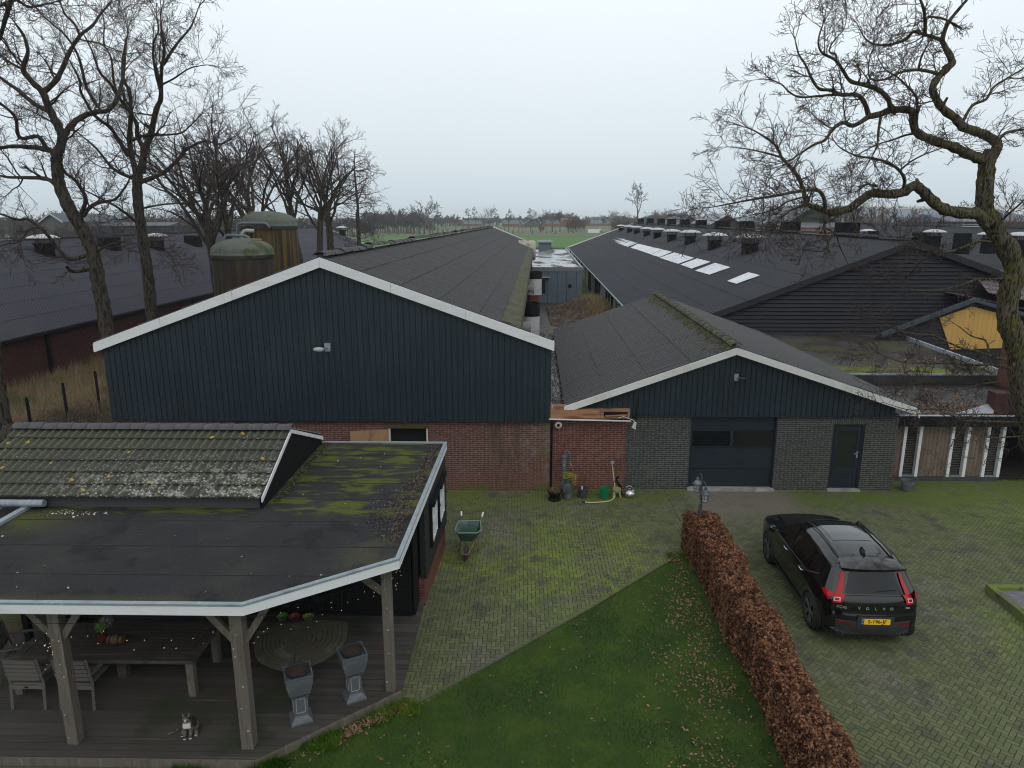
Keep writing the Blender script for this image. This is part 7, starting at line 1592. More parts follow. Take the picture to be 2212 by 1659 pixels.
tl_(c7b([(1960,1080),(1700,1120),(1500,1180),(1250,1200),(1020,1130)]), YT, -1.6, .025, .008, dens=3, tw=.8)
tl_(c5([(2010,420),(1930,410),(1850,435),(1720,482),(1600,480),(1490,455),(1380,420)]), YT, -1.2, .045, .012, dens=2.6, tw=.8)
tl_(c5([(2070,660),(1980,665),(1900,665),(1780,710),(1650,735),(1500,740),(1330,700)]), YT, -1.3, .04, .010, dens=3.4, tw=.85)
tl_(c5([(2040,300),(2100,240),(2180,170),(2260,90)]), YT, -.8, .035, .015, dens=2.5, tw=.9)
# ---- the two great oaks on the left
CO = dict(seg=.25, wob=.28, up=.05, n=[0,5.5,7], ang=.85, ratio=.50, rmin=.0068, rt=.03)
def oak(name_, base_px, Y, label, limbs, trunk_pts, tr0, tr1):
    b_ = at(*trunk_pts[0], y=Y); o = E('bare_tree', (b_[0], Y, 0), label, 'tree', 'bare oaks behind the navy barn')
    W = [(b_[0]+.25, Y, -.1), (b_[0]+.1, Y, 1.2)]+[at(x, y, y=Y) for x, y in trunk_pts]; P_ = smooth_path(W, 4); k = len(P_); mb = MB()
    mb.tube(P_, [.74*(tr0+(tr1-tr0)*i/(k-1))+.015*sin(i*2.1)+.16*max(0,1-i/5) for i in range(k)], 14, rough=True); mb.build('trunk', [M['bark'], M['twigfar']], o, smooth=True)
    for L_, dy, r0, r1, dens, tw in limbs: mb = MB(); limb(mb, L_, Y, dy, r0*.76, r1*.68, CO, r_, dens*1.5, tw, n=8); mb.build('limb', [M['bark'], M['twig']], o, smooth=True)
    return o
oak('a', None, 30, 'great bare oak whose forked trunk rises in front of the long brick barn',
    [(c1([(492,1380),(495,1330),(540,1200),(500,1080),(430,950),(370,800),(290,720),(200,600),(240,460),(210,320),(130,200)]), -1.5, .27, .06, 1.5, 2.1),
     (c1([(370,800),(480,700),(545,580),(590,470),(690,310),(800,220),(870,120),(960,20)]), 1.5, .15, .05, 1.7, 2.1),
     (c1([(540,1190),(610,1090),(700,1015),(820,970),(940,950),(1010,850),(1060,690),(1080,500),(1090,400)]), 2.0, .17, .05, 1.4, 2.1),
     (c1([(490,1330),(400,1290),(250,1270),(100,1265),(0,1275),(-120,1240)]), -1.2, .16, .07, 1.3, 2.0),
     (c1([(480,1590),(400,1545),(250,1535),(60,1530),(-60,1500)]), 1.4, .13, .05, 1.4, 2.0),
     (c1([(400,1290),(330,1180),(170,1190),(130,1010),(0,890),(-80,800)]), -2.2, .12, .05, 1.5, 2.0),
     (c1([(430,960),(300,900),(170,790),(0,670),(-100,600)]), 2.0, .14, .06, 1.5, 2.1),
     (c1([(690,310),(640,200),(560,120),(520,20),(480,-60)]), -.6, .06, .03, 2.2, 1.7),
     (c1([(200,600),(90,540),(0,470),(-60,380)]), .8, .07, .03, 2.0, 1.8),
     (c1([(850,930),(750,760),(700,560),(650,430),(560,300),(420,180),(300,60)]), -1.4, .09, .03, 1.7, 1.9),
     (c2_([(690,340),(740,180),(700,80),(640,0),(560,-60),(520,-160)]), -1.6, .13, .06, 1.5, 2.0),
     (c2_([(720,320),(800,225),(930,190),(1000,170),(1080,70),(1130,-20)]), -.9, .11, .04, 1.7, 1.9),
     (c2_([(740,660),(600,690),(500,600),(400,470),(250,350),(150,350),(0,300),(-100,290)]), -2.0, .12, .045, 1.7, 2.0),
     (c2_([(770,780),(640,800),(580,760)]), -.8, .10, .08, .8, .9),
     (c2_([(820,640),(880,600),(960,560),(1060,540)]), -.8, .07, .03, 1.6, 1.5),
     (c2_([(400,450),(280,420),(160,540),(60,560),(-60,600)]), -1.4, .06, .03, 1.8, 1.7)],
    c2_([(930,1360),(905,1180),(880,1040),(850,900),(820,700),(770,550),(690,400),(600,250),(530,100),(505,0)])+c1([(492,1440),(488,1380),(495,1320)]), .42, .27)
oak('b', None, 35, 'tall bare oak beside the forked oak, its crown reaching highest on the left',
    [(c1([(1180,1500),(1140,1350),(1120,1200),(1130,1000),(1120,800),(1060,650),(1080,400),(1110,280)]), 1.2, .20, .05, 1.5, 2.3),
     (c1([(1220,1490),(1250,1300),(1300,1170),(1350,950),(1390,850),(1390,700),(1400,560),(1420,450),(1400,300),(1390,180)]), -1.0, .25, .05, 1.4, 2.2),
     (c1([(1410,560),(1500,420),(1560,340),(1650,230),(1710,80)]), 1.6, .10, .035, 2.0, 1.9),
     (c1([(1392,800),(1358,680),(1325,500),(1330,360),(1370,260),(1350,120)]), -1.6, .10, .035, 2.0, 2.0),
     (c1([(1250,1300),(1190,1180),(1180,1070),(1110,950),(1010,820),(950,720),(860,620),(800,450),(730,310)]), -2.2, .15, .04, 1.5, 2.1),
     (c1([(1010,820),(980,680),(960,500),(900,380),(900,200),(880,90)]), 1.0, .08, .03, 1.9, 2.0),
     (c1([(1200,1560),(1050,1500),(950,1430),(830,1280),(640,1120)]), 2.2, .13, .04, 1.5, 2.0),
     (c1([(1220,1570),(1400,1500),(1530,1390),(1600,1300),(1760,1220),(1900,1245),(2000,1200)]), 2.0, .15, .04, 1.5, 2.0),
     (c1([(1150,1210),(1250,1170),(1400,1165),(1560,1150),(1650,1080),(1750,980)]), -1.8, .09, .03, 1.9, 1.9),
     (c1([(1110,1350),(1050,1250),(950,1100),(820,1000),(700,800),(690,700),(600,520)]), -2.4, .14, .035, 1.5, 2.0),
     (c1([(1400,730),(1500,680),(1640,590),(1790,560)]), -1.2, .06, .025, 2.4, 1.7),
     (c1([(1330,1000),(1240,985),(1140,970),(1060,930)]), 1.2, .06, .03, 2.0, 1.6),
     (c2_([(1190,380),(1080,290),(960,210),(840,150),(700,80)]), -1.6, .10, .035, 1.7, 1.9),
     (c2_([(1240,250),(1400,220),(1600,210),(1700,260)]), -1.4, .07, .03, 2.0, 1.6),
     (c2_([(1230,480),(1330,560),(1420,600),(1500,690)]), -1.2, .04, .02, 2.4, 1.4),
     (c2_([(1210,560),(1120,600),(1020,570),(930,620)]), -1.4, .04, .02, 2.4, 1.4)],
    c2_([(1315,1240),(1300,1040),(1280,850),(1255,650),(1220,420),(1195,220),(1185,60)])+c1([(1190,1540),(1195,1480)]), .40, .27)
# oak only partly in the picture at the far left
oak('z', None, 22, 'leaning bare oak trunk standing in the dry grass at the very edge',
    [(c1([(90,20),(50,150),(10,290),(-40,420)]), .4, .09, .06, 1.5, 1.2), (c1([(-60,80),(40,30),(140,0),(260,60),(420,30)]), 1.2, .07, .03, 2.2, 1.4), (c1([(100,0),(130,-30),(200,-90)]), .2, .06, .03, 2, 1.3)],
    [(12,930),(2,880),(-8,820),(-20,700),(-26,500),(-30,250),(-20,60)], .36, .22)
# ---- trees further along the row, each grown on its own trunk
def free_tree(name_, base, H, label, seed, cfg, forks, tr0, spread=.5, group=None, lvl=3, mats=None, trunk_h=.3, cat='tree', lean=(0,0)):
    q = random.Random(seed); o = E(name_, base, label, cat, group); th = H*trunk_h
    P_ = [(base[0], base[1], -.2)]; 
    for i in range(1, 7): P_.append((base[0]+lean[0]*i/6+q.gauss(0,.010*H*.2), base[1]+lean[1]*i/6+q.gauss(0,.01*H*.2), th*i/6))
    mb = MB(); mb.tube(P_, [tr0*(1.25-.5*i/6) for i in range(7)], 8, m=0, caps=False); mb.build('trunk', mats or [M['bark'], M['twigfar']], o, smooth=True)
    mb = MB(); top = P_[-1]
    for i in range(forks):
        a = 2*pi*(i+q.random()*.6)/forks; s_ = spread*q.uniform(.5,1.2)*(1 if i else .15); d = nrm((cos(a)*s_, sin(a)*s_, 1)); st_ = lerp(P_[3+(i%4)], top, .5 if i else 1)
        grow(mb, st_, d, (H-st_[2])*q.uniform(.68,.90), tr0*.40, lvl, cfg, q)
    mb.build('crown', mats or [M['bark'], M['twigfar']], o); return o
CM = dict(seg=.6, wob=.24, up=.03, n=[0,5,6,7.5], ang=.82, ratio=.48, rmin=.0105, rt=.05)
def rowtree(px_, Y, ty, label, seed, forks=5, tr0=.28, spread=.5, trunk_h=.35, cfg=CM, lean=(0,0), mats=None):
    top = at(px_, ty, y=Y); return free_tree('bare_tree', (top[0], Y, 0), top[2], label, seed, cfg, forks, tr0, spread, 'bare oaks behind the navy barn', trunk_h=trunk_h, lean=lean, mats=mats or [M['bark'], M['twigrow']])
rowtree(445, 42, 205, 'bare oak standing close beside the smaller silo', 3, 9, .33, .85, .56, lean=(-.7,0))
rowtree(482, 48, 222, 'slim bare oak just behind the oak beside the smaller silo', 4, 7, .26, .75, .55, lean=(-.5,0))
rowtree(556, 54, 225, 'bare oak with spreading limbs directly behind the taller silo', 5, 9, .33, .9, .55, lean=(-1.2,0))
rowtree(632, 62, 222, 'bare oak with two stems past the taller silo', 6, 8, .34, .75, .52, lean=(-.8,0))
rowtree(664, 63, 232, 'second stem of the twin oak past the taller silo', 61, 7, .30, .7, .52, lean=(.6,0))
rowtree(706, 70, 275, 'bare oak between the twin oak and the slender alder', 7, 9, .36, .85, .58, lean=(-.5,0))
CA = dict(seg=.8, wob=.22, up=.00, n=[0,4,5,6.5], ang=.9, ratio=.46, rmin=.015, rt=.05)
al = rowtree(765, 82, 318, 'slender dark alder standing last in the row before the green field', 8, 1, .24, .1, .55, CA)
q = random.Random(81); mb = MB(); xb = al.location.x
for i in range(64):
    z = 3.5+i*.18; a = q.uniform(0, 6.28); grow(mb, (xb, 82, z), nrm((cos(a), sin(a), .25)), q.uniform(2.0,3.4)*(1-.45*abs(z-6)/11), .04, 3, dict(CA, rmin=.010, n=[0,3,4,5]), q)
mb.tube([(xb,82,5),(xb+.1,82,9),(xb-.1,82,13),(xb,82,15)], [.2,.15,.09,.03], 6); mb.build('limb', [M['bark'], M['twigfar']], al)
# ================================================================ the open fields and what stands beyond them
CB = dict(seg=1.0, wob=.26, up=.03, n=[0,5.5,8], ang=.85, ratio=.50, rmin=.042, rt=.1)
protos = []
for k, (fk, sp_, th) in enumerate(((6,.75,.28),(4,.45,.35),(7,.9,.22),(3,.3,.45))):
    o = free_tree('p', (0,0,0), 12, None, 200+k, CB, fk, .26, sp_, trunk_h=th, lvl=2, mats=[M['twigfar'], M['twigfar']]); protos.append(o)
CS = dict(seg=.8, wob=.25, up=.02, n=[0,5,7], ang=1.0, ratio=.5, rmin=.038, rt=.1)
def slim(seed, mats):       # slender alder with a bushy head
    o = E('p', (0,0,0), None, None); q = random.Random(seed); mb = MB(); mb.tube([(0,0,-.2),(.1,0,4),(-.1,0,8),(0,0,12)], [.18,.15,.1,.04], 5, caps=False); mb.build('trunk', mats, o); mb = MB()
    for i in range(12): a = q.uniform(0,6.28); z = 5+i*.58; grow(mb, (0,0,z), nrm((cos(a),sin(a),.5)), q.uniform(1.2,2.2)*(.6+.5*sin(i*.26)), .05, 2, CS, q)
    mb.build('crown', mats, o); return o
protos += [slim(301, [M['twigfar'], M['twigfar']]), slim(302, [M['twigfar'], M['twigfar']])]
used = set()
def fartree(px_, by, ty, k, label, name='field_tree', Y=None, wide=1.0, rz=None):
    g_ = at(px_, by, z=0); 
    if Y: g_ = at(px_, by, y=Y); g_ = (g_[0], Y, 0)
    H = at(px_, ty, y=g_[1])[2]; p = protos[k]
    o = copy_tree(p); used.add(k)
    o.name = name; o.location = (g_[0], g_[1], 0); s_ = H/12; o.scale = (s_*wide, s_*wide, s_*1.02); o.rotation_euler = (0,0, rz if rz is not None else px_*1.7 % 6.28)
    tag(o, label, 'tree', 'bare trees along the fields'); return o
FT = [(907,506,441,2,'bare tree with leaning double stem on the field edge, left of the slender one'),(917,506,427,1,'tallest bare tree on the field edge seen past the long brown roof'),(946,506,439,4,'slender bare tree on the field edge with a small bushy head'),
 (860,507,447,1,'bare tree on the field edge in front of the grey wood'),(840,507,446,5,'thin bare tree closest to the dark alder on the field edge'),(1012.6,498,451,4,'small headed slender tree left of a taller slender one by the red roof'),(1026.6,496,448,5,'slender bare tree just right of the red-roofed farmhouse'),
 (1045,491,459,0,'low spreading bare tree between two slender ones'),(1058,491,445,1,'dense fan-shaped bare tree above the far end of the barn ridge'),(1071.6,493,451,4,'slender tree touching the fan-shaped tree above the barn end'),(1098.6,502,453,5,'ivy stemmed bare tree in front of the brick gable farmhouse'),
 (1146,501,451,4,'slender bare tree by the white van'),(1168,502,447,2,'broad round bare oak in the meadow beside the white van'),(1193.6,501,456,1,'thin bare tree just right of the broad meadow oak'),(1209.6,501,453,0,'leaning ivy clad tree before the orange roofed farm'),
 (1323.6,492,450,2,'round bare tree in front of the long striped barn'),(1222,499,484,5,'small dark conifer-like tree beside the ivy clad tree'),(1108,480,462,0,'hazy bare tree behind the brick gable farmhouse'),(1300,486,462,1,'hazy bare tree behind the concrete silage walls')]
for px_, by, ty, k, lab in FT: fartree(px_, by, ty, k, lab)
fartree(1376.6, 490, 389, 3, 'tall lone bare poplar rising above the black exhaust shafts', Y=330, wide=.8)
fartree(1503, 490, 431, 1, 'leafy looking bare tree behind the dark farm gable', Y=240, wide=.9)
fartree(1420, 488, 452, 2, 'wide hazy bare tree behind the row of black shafts', Y=420, wide=1.5)
fartree(1445, 488, 450, 0, 'second hazy bare tree behind the row of black shafts', Y=430, wide=1.4)
fartree(1790, 490, 428, 0, 'grey bare tree standing before the big pale roof', Y=120)
fartree(1830, 492, 436, 1, 'bare tree closest to the middle of the big pale roof', Y=115)
fartree(1930, 492, 430, 2, 'dense round bare tree before the big pale roof', Y=125)
fartree(1975, 494, 452, 0, 'low bushy bare tree at the lower edge of the big pale roof', Y=120, wide=1.4)
for k, (px_, ty, Y, wd) in enumerate(((90,455,170,1.6),(150,445,190,1.5),(210,448,180,1.6),(290,440,200,1.5),(350,446,190,1.5),(410,440,200,1.6),(250,462,150,1.6),(30,462,160,1.6),(520,445,190,1.5))):
    fartree(px_, 490, ty, k % 3, ['bushy bare tree far behind the brick barn roof, counted %s from the edge' % s_ for s_ in ('second','third','fourth','sixth','seventh','eighth','fifth','first','ninth')][k], Y=Y, wide=wd)
# shrubs
CSH = dict(seg=.5, wob=.2, up=.06, n=[0,5,6], ang=.6, ratio=.6, rmin=.02, rt=.1)
def shrub(name_, px_, by, ty, wpx, mat_, label, Y=None, n=34, seed=1):
    g_ = at(px_, by, z=0) if not Y else at(px_, by, y=Y); H = at(px_, ty, y=g_[1])[2]; W_ = wpx/F*g_[1]/2; q = random.Random(seed); mb = MB()
    for i in range(n): a = q.uniform(0,6.28); u = q.random()**.5*.7; dx, dy = cos(a)*u*W_, sin(a)*u*W_; grow(mb, (g_[0]+dx,g_[1]+dy,-.1), nrm((dx*.7/W_*.5, dy*.7/W_*.5, 1)), H*q.uniform(.6,.9)*(1.05-.35*u), .06, 2, dict(CSH, rmin=max(.02,g_[1]*.00011)), q)
    return tag(mb.build(name_, mat_), label, 'shrub')
shrub('shrub', 1245, 500, 466, 62, M['twigred'], 'large reddish brown bare shrub between the orange roof and the silage walls', n=46)
shrub('shrub', 927, 502, 478, 30, M['twigred'], 'dull red-brown shrub at the foot of the tallest field edge tree', n=16, seed=2)
shrub('shrub', 1168, 500, 487, 16, M['twigred'], 'small red-brown shrub at the foot of the round meadow oak', n=10, seed=3)
shrub('weeping_willow', 1685, 486, 428, 66, M['twigbrown'], 'pale brown willow behind the crooked branches and the dark roof', Y=150, n=60, seed=4)
shrub('shrub', 1540, 486, 458, 60, M['twigfar'], 'grey-brown thicket beside the white trimmed farmhouse', Y=200, n=40, seed=5)
shrub('shrub', 1870, 490, 455, 50, M['twigbrown'], 'brown bare thicket below the big pale roof', Y=110, n=40, seed=6)
shrub('shrub', 2040, 500, 470, 70, M['twigbrown'], 'brown bare bushes in front of the white summer house', Y=100, n=44, seed=7)
shrub('shrub', 2180, 500, 455, 80, M['twigbrown'], 'tall brown thicket beyond the big trunk', Y=95, n=44, seed=8)
shrub('shrub', 1345, 490, 463, 46, M['twigbrown'], 'brown thicket at the foot of the tall lone poplar', Y=300, n=40, seed=9)
# woods that read as one mass
def wood(name_, spots, label, mat_, seed, rmin=.08, dense=26):
    q = random.Random(seed); mb = MB()
    cf = dict(seg=2.0, wob=.22, up=.04, n=[0,6,6], ang=.8, ratio=.55, rmin=rmin, rt=9)
    for (px0, px1, ty, Y, n) in spots:
        for i in range(n):
            x = px0+(px1-px0)*(i+q.random())/n; y = Y+q.uniform(-.08,.08)*Y; g_ = at(x, 490, y=y); H = at(x, ty+q.uniform(-4,7), y=y)[2]
            c2 = dict(cf, rmin=rmin*y/300)
            mb.tube([(g_[0],y,-.2),(g_[0]+q.gauss(0,.3),y,H*.55)], [.22*y/300,.1], 3, caps=False)
            for k in range(7): a = q.uniform(0,6.28); grow(mb, (g_[0],y,H*q.uniform(.12,.5)), nrm((cos(a)*.7,sin(a)*.7,1)), H*q.uniform(.35,.55), .1, 2 if k < 5 else 1, c2, q)
    return tag(mb.build(name_, mat_), label, 'wood', kind='stuff')
wood('grey_wood', [(792,905,456,400,34),(870,985,466,700,30),(985,1060,472,760,20)], 'grey bare wood behind the green field, beside the alder', M['twigfar'], 1)
wood('far_wood', [(1060,1300,469,760,56),(1170,1240,460,720,18),(1300,1480,468,760,44),(1400,1480,459,720,18)], 'far bare woods along the horizon behind the farms', M['twigfar'], 2, .075)
wood('east_wood', [(1480,1760,470,520,40),(2060,2240,470,520,20),(2075,2110,436,560,6)], 'far bare woods beyond the dark barn roofs', M['twigfar'], 3, .075)
wood('west_wood', [(-60,300,462,230,44),(250,620,464,240,40),(560,800,470,300,26),(40,460,480,150,26)], 'grey-brown bare wood behind the long brick barn', M['twigfar'], 4, .09)
# hedge of young pollards along the field
q = random.Random(9); 
hp_ = free_tree('p', (0,0,0), 3.2, None, 400, dict(CB, n=[0,7], rmin=.02), 1, .16, .2, trunk_h=.4, lvl=1, mats=[M['twigfar'],M['twigfar']])
pol = [866,880,893,905,930,958,966,985,1000,1010,1090,1108,1120,1130,1150,1180,1190,1200,1228,1238]
mb = MB()
for px_ in range(830, 1090, 3):
    g_ = at(px_+q.uniform(-1,1), 505, z=0); grow(mb, (g_[0], g_[1]+q.uniform(-6,6), 0), nrm((q.gauss(0,.1),0,1)), q.uniform(2,5), .04, 1, dict(CSH, rmin=.03, n=[0,4]), q)
tag(mb.build('hedgerow', M['twigfar']), 'thin bare hedgerow growing along the far edge of the green field', 'hedgerow', kind='stuff')
names = ['first','second','third','fourth','fifth','sixth','seventh','eighth','ninth','tenth','eleventh','twelfth','thirteenth','fourteenth','fifteenth','sixteenth','seventeenth','eighteenth','nineteenth','twentieth']
for i, px_ in enumerate(pol):
    c = copy_tree(hp_); g_ = at(px_, 503+(i%3), z=0); c.name = 'pollard_stump'; c.location = (g_[0], g_[1], 0); c.rotation_euler = (0,0,i*1.3); c.scale = (1.3,1.3,.8+.3*(i%3)); tag(c, 'short dark pollard stump along the far field edge, %s from the alder side' % names[i], 'pollard', 'pollard stumps along the field edge')
for o in protos+[hp_]:
    for c in children(o): bpy.data.objects.remove(c)
    bpy.data.objects.remove(o)
# farm buildings
def house(name_, x0, x1, ye, yr, yb, label, wall, roof, side_=0, depth=14, Y=None, trim=None, cat='farm building', win=0, gable=True):
    """x0..x1 picture width, eave and ridge picture rows, foot row; gable towards us or long roof towards us"""
    g_ = at((x0+x1)/2, yb, z=0); Y = Y or g_[1]; a, b = at(x0, ye, y=Y), at(x1, ye, y=Y); r = at((x0+x1)/2, yr, y=Y)
    o = E(name_, ((a[0]+b[0])/2, Y, 0), label, cat)
    if gable:
        m_ = (a[0]+b[0])/2; mb = MB(); mb.yprism([(a[0],0),(b[0],0),(b[0],a[2]),(m_,r[2]),(a[0],a[2])], Y, Y+depth); mb.build('wall', wall, o)
        mb = MB(); t = .25; ov = (b[0]-a[0])*.04
        for s_, e_ in ((-1,a[0]-ov),(1,b[0]+ov)): mb.hexa([(e_,Y-.4,a[2]-.1),(m_,Y-.4,r[2]),(m_,Y+depth+.4,r[2]),(e_,Y+depth+.4,a[2]-.1),(e_,Y-.4,a[2]-.1+t),(m_,Y-.4,r[2]+t),(m_,Y+depth+.4,r[2]+t),(e_,Y+depth+.4,a[2]-.1+t)])
        mb.build('roof', roof, o)
        if trim: mb = MB(); barge(mb, [(a[0]-ov,a[2]+.2),(m_,r[2]+.3),(b[0]+ov,a[2]+.2)], Y-.5, .35, .1); mb.build('verge_board', trim, o)
    else:
        rd = depth/2; R2 = at((x0+x1)/2, yr, y=Y+rd); mb = MB(); mb.box((a[0],Y,0),(b[0],Y+depth,a[2])); mb.build('wall', wall, o)
        mb = MB(); mb.hexa([(a[0]-.3,Y-.4,a[2]-.1),(b[0]+.3,Y-.4,a[2]-.1),(b[0]+.3,Y+depth+.4,a[2]-.1),(a[0]-.3,Y+depth+.4,a[2]-.1),(a[0]-.3,Y+rd-.05,R2[2]),(b[0]+.3,Y+rd-.05,R2[2]),(b[0]+.3,Y+rd+.05,R2[2]),(a[0]-.3,Y+rd+.05,R2[2])]); mb.build('roof', roof, o)
    for i in range(win):
        x = a[0]+(b[0]-a[0])*(i+1)/(win+1); mb = MB(); s_ = min(1.0,(b[0]-a[0])*.09); z = a[2]*.55 if not gable else a[2]*.62+r[2]*.2; mb.box((x-s_,Y-.08,z-s_*.8),(x+s_,Y+.02,z+s_*.8)); f = mb.build('window', M['white'], o); mb = MB(); mb.box((x-s_*.8,Y-.1,z-s_*.6),(x-s_*.08,Y,z+s_*.6)); mb.box((x+s_*.08,Y-.1,z-s_*.6),(x+s_*.8,Y,z+s_*.6)); mb.build('pane', M['glass'], f)
    return o
wb_ = mk('far_brick', (.17,.07,.05), .9); wg = mk('far_dark_wall', (.05,.055,.06), .9); rg_ = mk('far_grey_roof', (.085,.095,.11), .8); ro = mk('orange_tile', (.25,.105,.065), .85); rr_ = mk('red_tile', (.30,.075,.06), .85); rgr = mk('green_roof', (.09,.12,.12), .7); wlt = mk('pale_roof', (.15,.17,.205), .85, [((.20,.22,.26), .05, .4, .6)], spec=.1); pnk = mk('pink_wall', (.40,.26,.22), .9)
house('farmhouse', 975, 1003, 481, 469, 488, 'farmhouse with a bright red tiled roof beyond the field', wb_, rr_, depth=20)
house('white_roof_barn', 986, 996, 474, 471, 486, 'tiny white topped farm roof just behind the red tiled farmhouse', wg, M['white'], Y=700, gable=False)
house('farm_shed', 1002, 1040, 484, 476, 489, 'grey-blue farm shed between slender trees right of the red roof', wb_, rg_, gable=False)
house('farmhouse', 1118, 1131, 484, 476, 491, 'red brick farmhouse gable turned towards the meadow', wb_, ro, depth=16, win=2, trim=M['white'])
house('farm_shed', 1086, 1119, 484, 475, 490, 'long grey roofed shed attached left of the brick gable', wb_, rg_, gable=False)
house('farm_barn', 1132, 1163, 484, 473, 491, 'dark barn gable behind the white van', wg, rg_, depth=26, trim=mk('pale_trim', (.4,.42,.44), .6))
house('farm_barn', 1163, 1216, 483, 474, 490, 'long low grey barn behind the meadow oak', wb_, rg_, gable=False)
house('farmhouse', 1212, 1240, 482, 471, 490, 'farmhouse with an orange tiled roof behind bare trees', wb_, ro, gable=False)
house('long_barn', 1273, 1356, 483, 475, 488, 'long green-grey barn with pale roof windows near the horizon', wb_, rgr, gable=False)
o = house('striped_barn', 1278, 1318, 474, 468, 486, 'pale striped barn roof on the horizon above the long green-grey barn', wlt, rg_, Y=760, gable=False)
o = E('silage_walls', at(1290, 501, z=0), 'white concrete silage walls with a heap between them', 'silage wall')
for (a, b, c, d) in ((1270,1295,495,503),(1309,1330,496,504)): p0, p1 = at(a, d, z=0), at(b, d, z=0); h = at(a, c, y=p0[1])[2]; mb = MB(); mb.box((p0[0],p0[1],0),(p1[0],p0[1]+.6,h)); mb.build('wall', M['white'] if a < 1300 else M['conc'], o)
p0, p1 = at(1275, 502, z=0), at(1312, 502, z=0); mb = MB(); N = 12
for i in range(N+1):
    for j in range(7): x = p0[0]+(p1[0]-p0[0])*i/N; mb.v.append((x, p0[1]+3+j*2, 2.0*sin(pi*i/N)*sin(pi*(j+.5)/7.5)+.3*sin(i*2.1+j)))
for i in range(N):
    for j in range(6): a = i*7+j; mb.face((a,a+7,a+8,a+1))
mb.build('covered_heap', mk('heap_brown', (.16,.11,.08), .9, [((.6,.6,.6), .3, .56, .6)]), o)
p0, p1 = at(1316,503,z=0), at(1350,500,z=0); mb = MB(); mb.lathe([(9,0),(8,1.6),(5,2.6),(0,3.0)], (p1[0],p1[1]+4,-.1), 16); tag(mb.build('earth_mound', mk('mound', (.13,.10,.06), .95)), 'low brown earth mound beside the silage walls', 'mound')
house('farm_barn', 1461, 1518, 487, 465, 492, 'dark brick farm gable behind the black exhaust shafts', wb_ if 0 else mk('dark_farm_wall', (.06,.055,.06), .9), rg_, Y=220, depth=25, trim=mk('grey_trim', (.45,.46,.47), .6))
for k, (px_, lab) in enumerate(((1472,'pale metal feed silo left of its twin behind the dark farm gable'),(1487,'pale metal feed silo right of its twin behind the dark farm gable'))):
    c = at(px_, 470, y=300); mb = MB(); mb.lathe([(1.4,0),(1.4,c[2]-.2),(0,c[2]+1.0)], (c[0],300,0), 14); tag(mb.build('feed_silo', mk('silo_metal', (.5,.52,.54), .4, metal=.3)), lab, 'silo', 'feed silos by the farm')
house('farmhouse', 1535, 1602, 484, 464, 490, 'white trimmed farmhouse with a square gable window', mk('far_wall_dark', (.07,.07,.07), .9), mk('far_roof2', (.22,.23,.26), .7), Y=150, depth=16, trim=M['white'], win=1)
house('farm_shed', 1600, 1690, 482, 468, 490, 'low grey shed behind the crooked branches', wg, mk('far_roof3', (.20,.22,.25), .7), Y=190, gable=False)
house('farmhouse', 1697, 1812, 486, 446, 492, 'dark green gabled farmhouse with a small window under its ridge', mk('green_boards', (.035,.045,.035), .85), mk('far_roof4', (.11,.12,.13), .7), Y=112, depth=18, win=1, trim=None)
house('annex_cottage', 1700, 1855, 490, 480, 500, 'low pink walled building in front of the dark green farmhouse', pnk, rg_, Y=105, gable=False)
o = house('greenhouse_hall', 1752, 2290, 486, 450, 500, 'very long hall with a large pale grey roof', wg, wlt, Y=150, depth=44, gable=False)
a, b = at(1752,451,y=172), at(2230,449,y=172); mb = MB(); mb.box((a[0],171.6,a[2]-.05),(b[0],172.4,a[2]+.55)); mb.build('ridge_vent', mk('ridge_cream', (.70,.68,.60), .5), o)
a = at(2120, 480, y=120); house('dark_shed', 2058, 2240, 478, 462, 500, 'dark brown flat shed seen past the big trunk', mk('brown_shed', (.06,.045,.045), .9), wlt, Y=135, depth=20, gable=False)
house('summer_house', 2093, 2133, 492, 485, 503, 'small white framed summer house by the garden bushes', mk('summer_wall', (.30,.31,.30), .6), mk('sh_roof', (.2,.22,.22), .6), Y=88, depth=4, gable=False, win=3)
house('farm_shed', 88, 136, 480, 463, 500, 'white trimmed gable far behind the brick barn', mk('west_wall', (.10,.09,.09), .9), rg_, Y=150, depth=20, trim=bpy.data.materials['pale_trim'])
house('farm_shed', 215, 360, 487, 480, 500, 'low grey shed among the trees behind the brick barn', wg, rg_, Y=150, depth=10, gable=False)
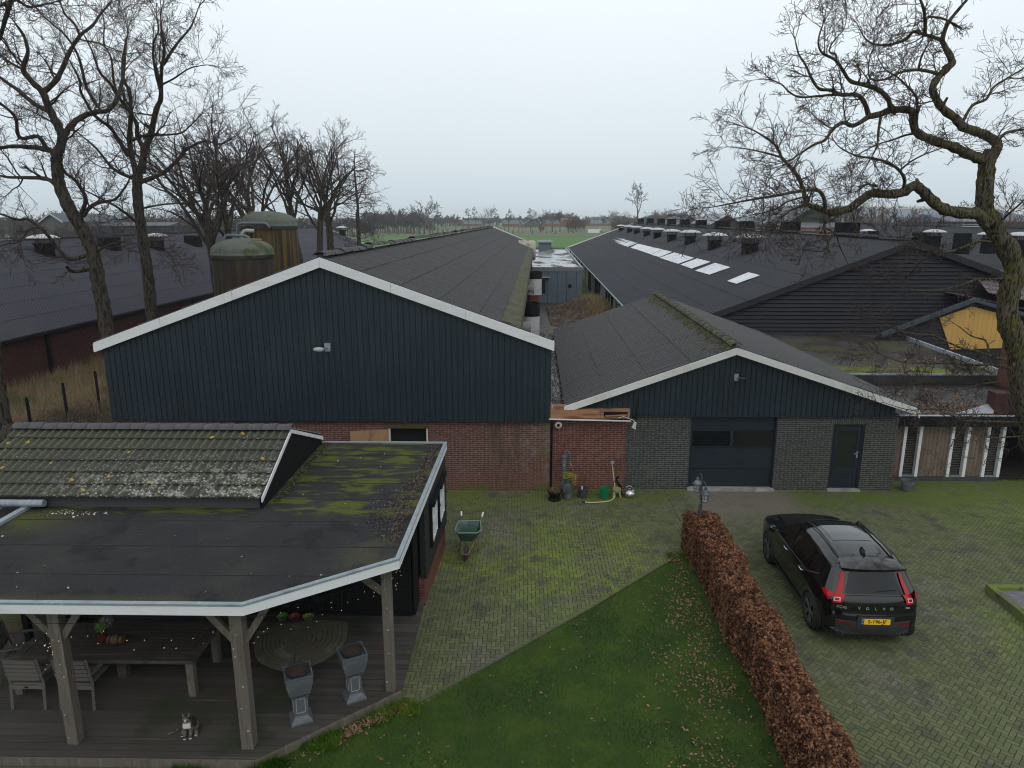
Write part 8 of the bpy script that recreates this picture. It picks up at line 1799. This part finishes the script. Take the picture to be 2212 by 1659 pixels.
# white van and dark trailer
p = at(1148, 490, z=0); vn = E('white_van', p, 'small white van parked between the farm buildings', 'van')
mb = MB(); mb.yprism([(p[0]-2.4,.5),(p[0]+2.4,.5),(p[0]+2.4,2.0),(p[0]+2.1,2.4),(p[0]-1.0,2.4),(p[0]-1.7,1.5),(p[0]-2.4,1.3)], p[1]-1, p[1]+1); mb.build('body', M['white'], vn)
mb = MB(); mb.yprism([(p[0]-1.5,1.5),(p[0]-.3,1.5),(p[0]-.3,2.2),(p[0]-1.0,2.2)], p[1]-1.02, p[1]-1.0); mb.build('window', M['glass'], vn)
for dx in (-1.5,1.5): mb = MB(); mb.lathe([(.38,-.12),(.38,.12)], (p[0]+dx,p[1]-.9,.38), 12, ax='y'); mb.build('wheel', M['black'], vn)
p = at(801, 487, z=0); p = (p[0], min(p[1],330), 0); p = at(801,487,y=330); tr2 = E('trailer', (p[0],330,0), 'dark blue covered trailer standing in the meadow behind the alder', 'trailer')
mb = MB(); mb.box((p[0]-3.4,328,.9),(p[0]+2.2,331,5.2)); mb.build('body', mk('trailer_blue', (.035,.045,.07), .6), tr2)
for dx in (-2.2,1.2): mb = MB(); mb.lathe([(.5,-.2),(.5,.2)], (p[0]+dx,327.9,.5), 12, ax='y'); mb.build('wheel', M['black'], tr2)
# far low ridge of land on the horizon
mb = MB(); n = 80
for i in range(n+1):
    x = -1300+2600*i/n; mb.v += [(x,1300,-1),(x,1300,5+2*sin(i*.7)+1.5*sin(i*1.9)),(x,1420,-1)]
for i in range(n): a = i*3; mb.face((a,a+3,a+4,a+1)); mb.face((a+1,a+4,a+5,a+2))
tag(mb.build('distant_hills', mk('distant_land', (.06,.07,.06), .95)), kind='structure')
# ---------------------------------------------------------------- damp winter air
hm = bpy.data.materials.new('haze'); hm.use_nodes = True; t = hm.node_tree; t.nodes.clear()
ho = t.nodes.new('ShaderNodeOutputMaterial'); pv = t.nodes.new('ShaderNodeVolumePrincipled'); pv.inputs['Color'].default_value = (.92,.96,1,1); pv.inputs['Density'].default_value = .00028; pv.inputs['Anisotropy'].default_value = .1
t.links.new(pv.outputs[0], ho.inputs['Volume'])
mb = MB(); mb.box((-1480,-190,-2),(1480,2300,24)); hz_ = mb.build('haze', hm); tag(hz_, 'thin pale winter haze over the fields', 'haze', kind='stuff')
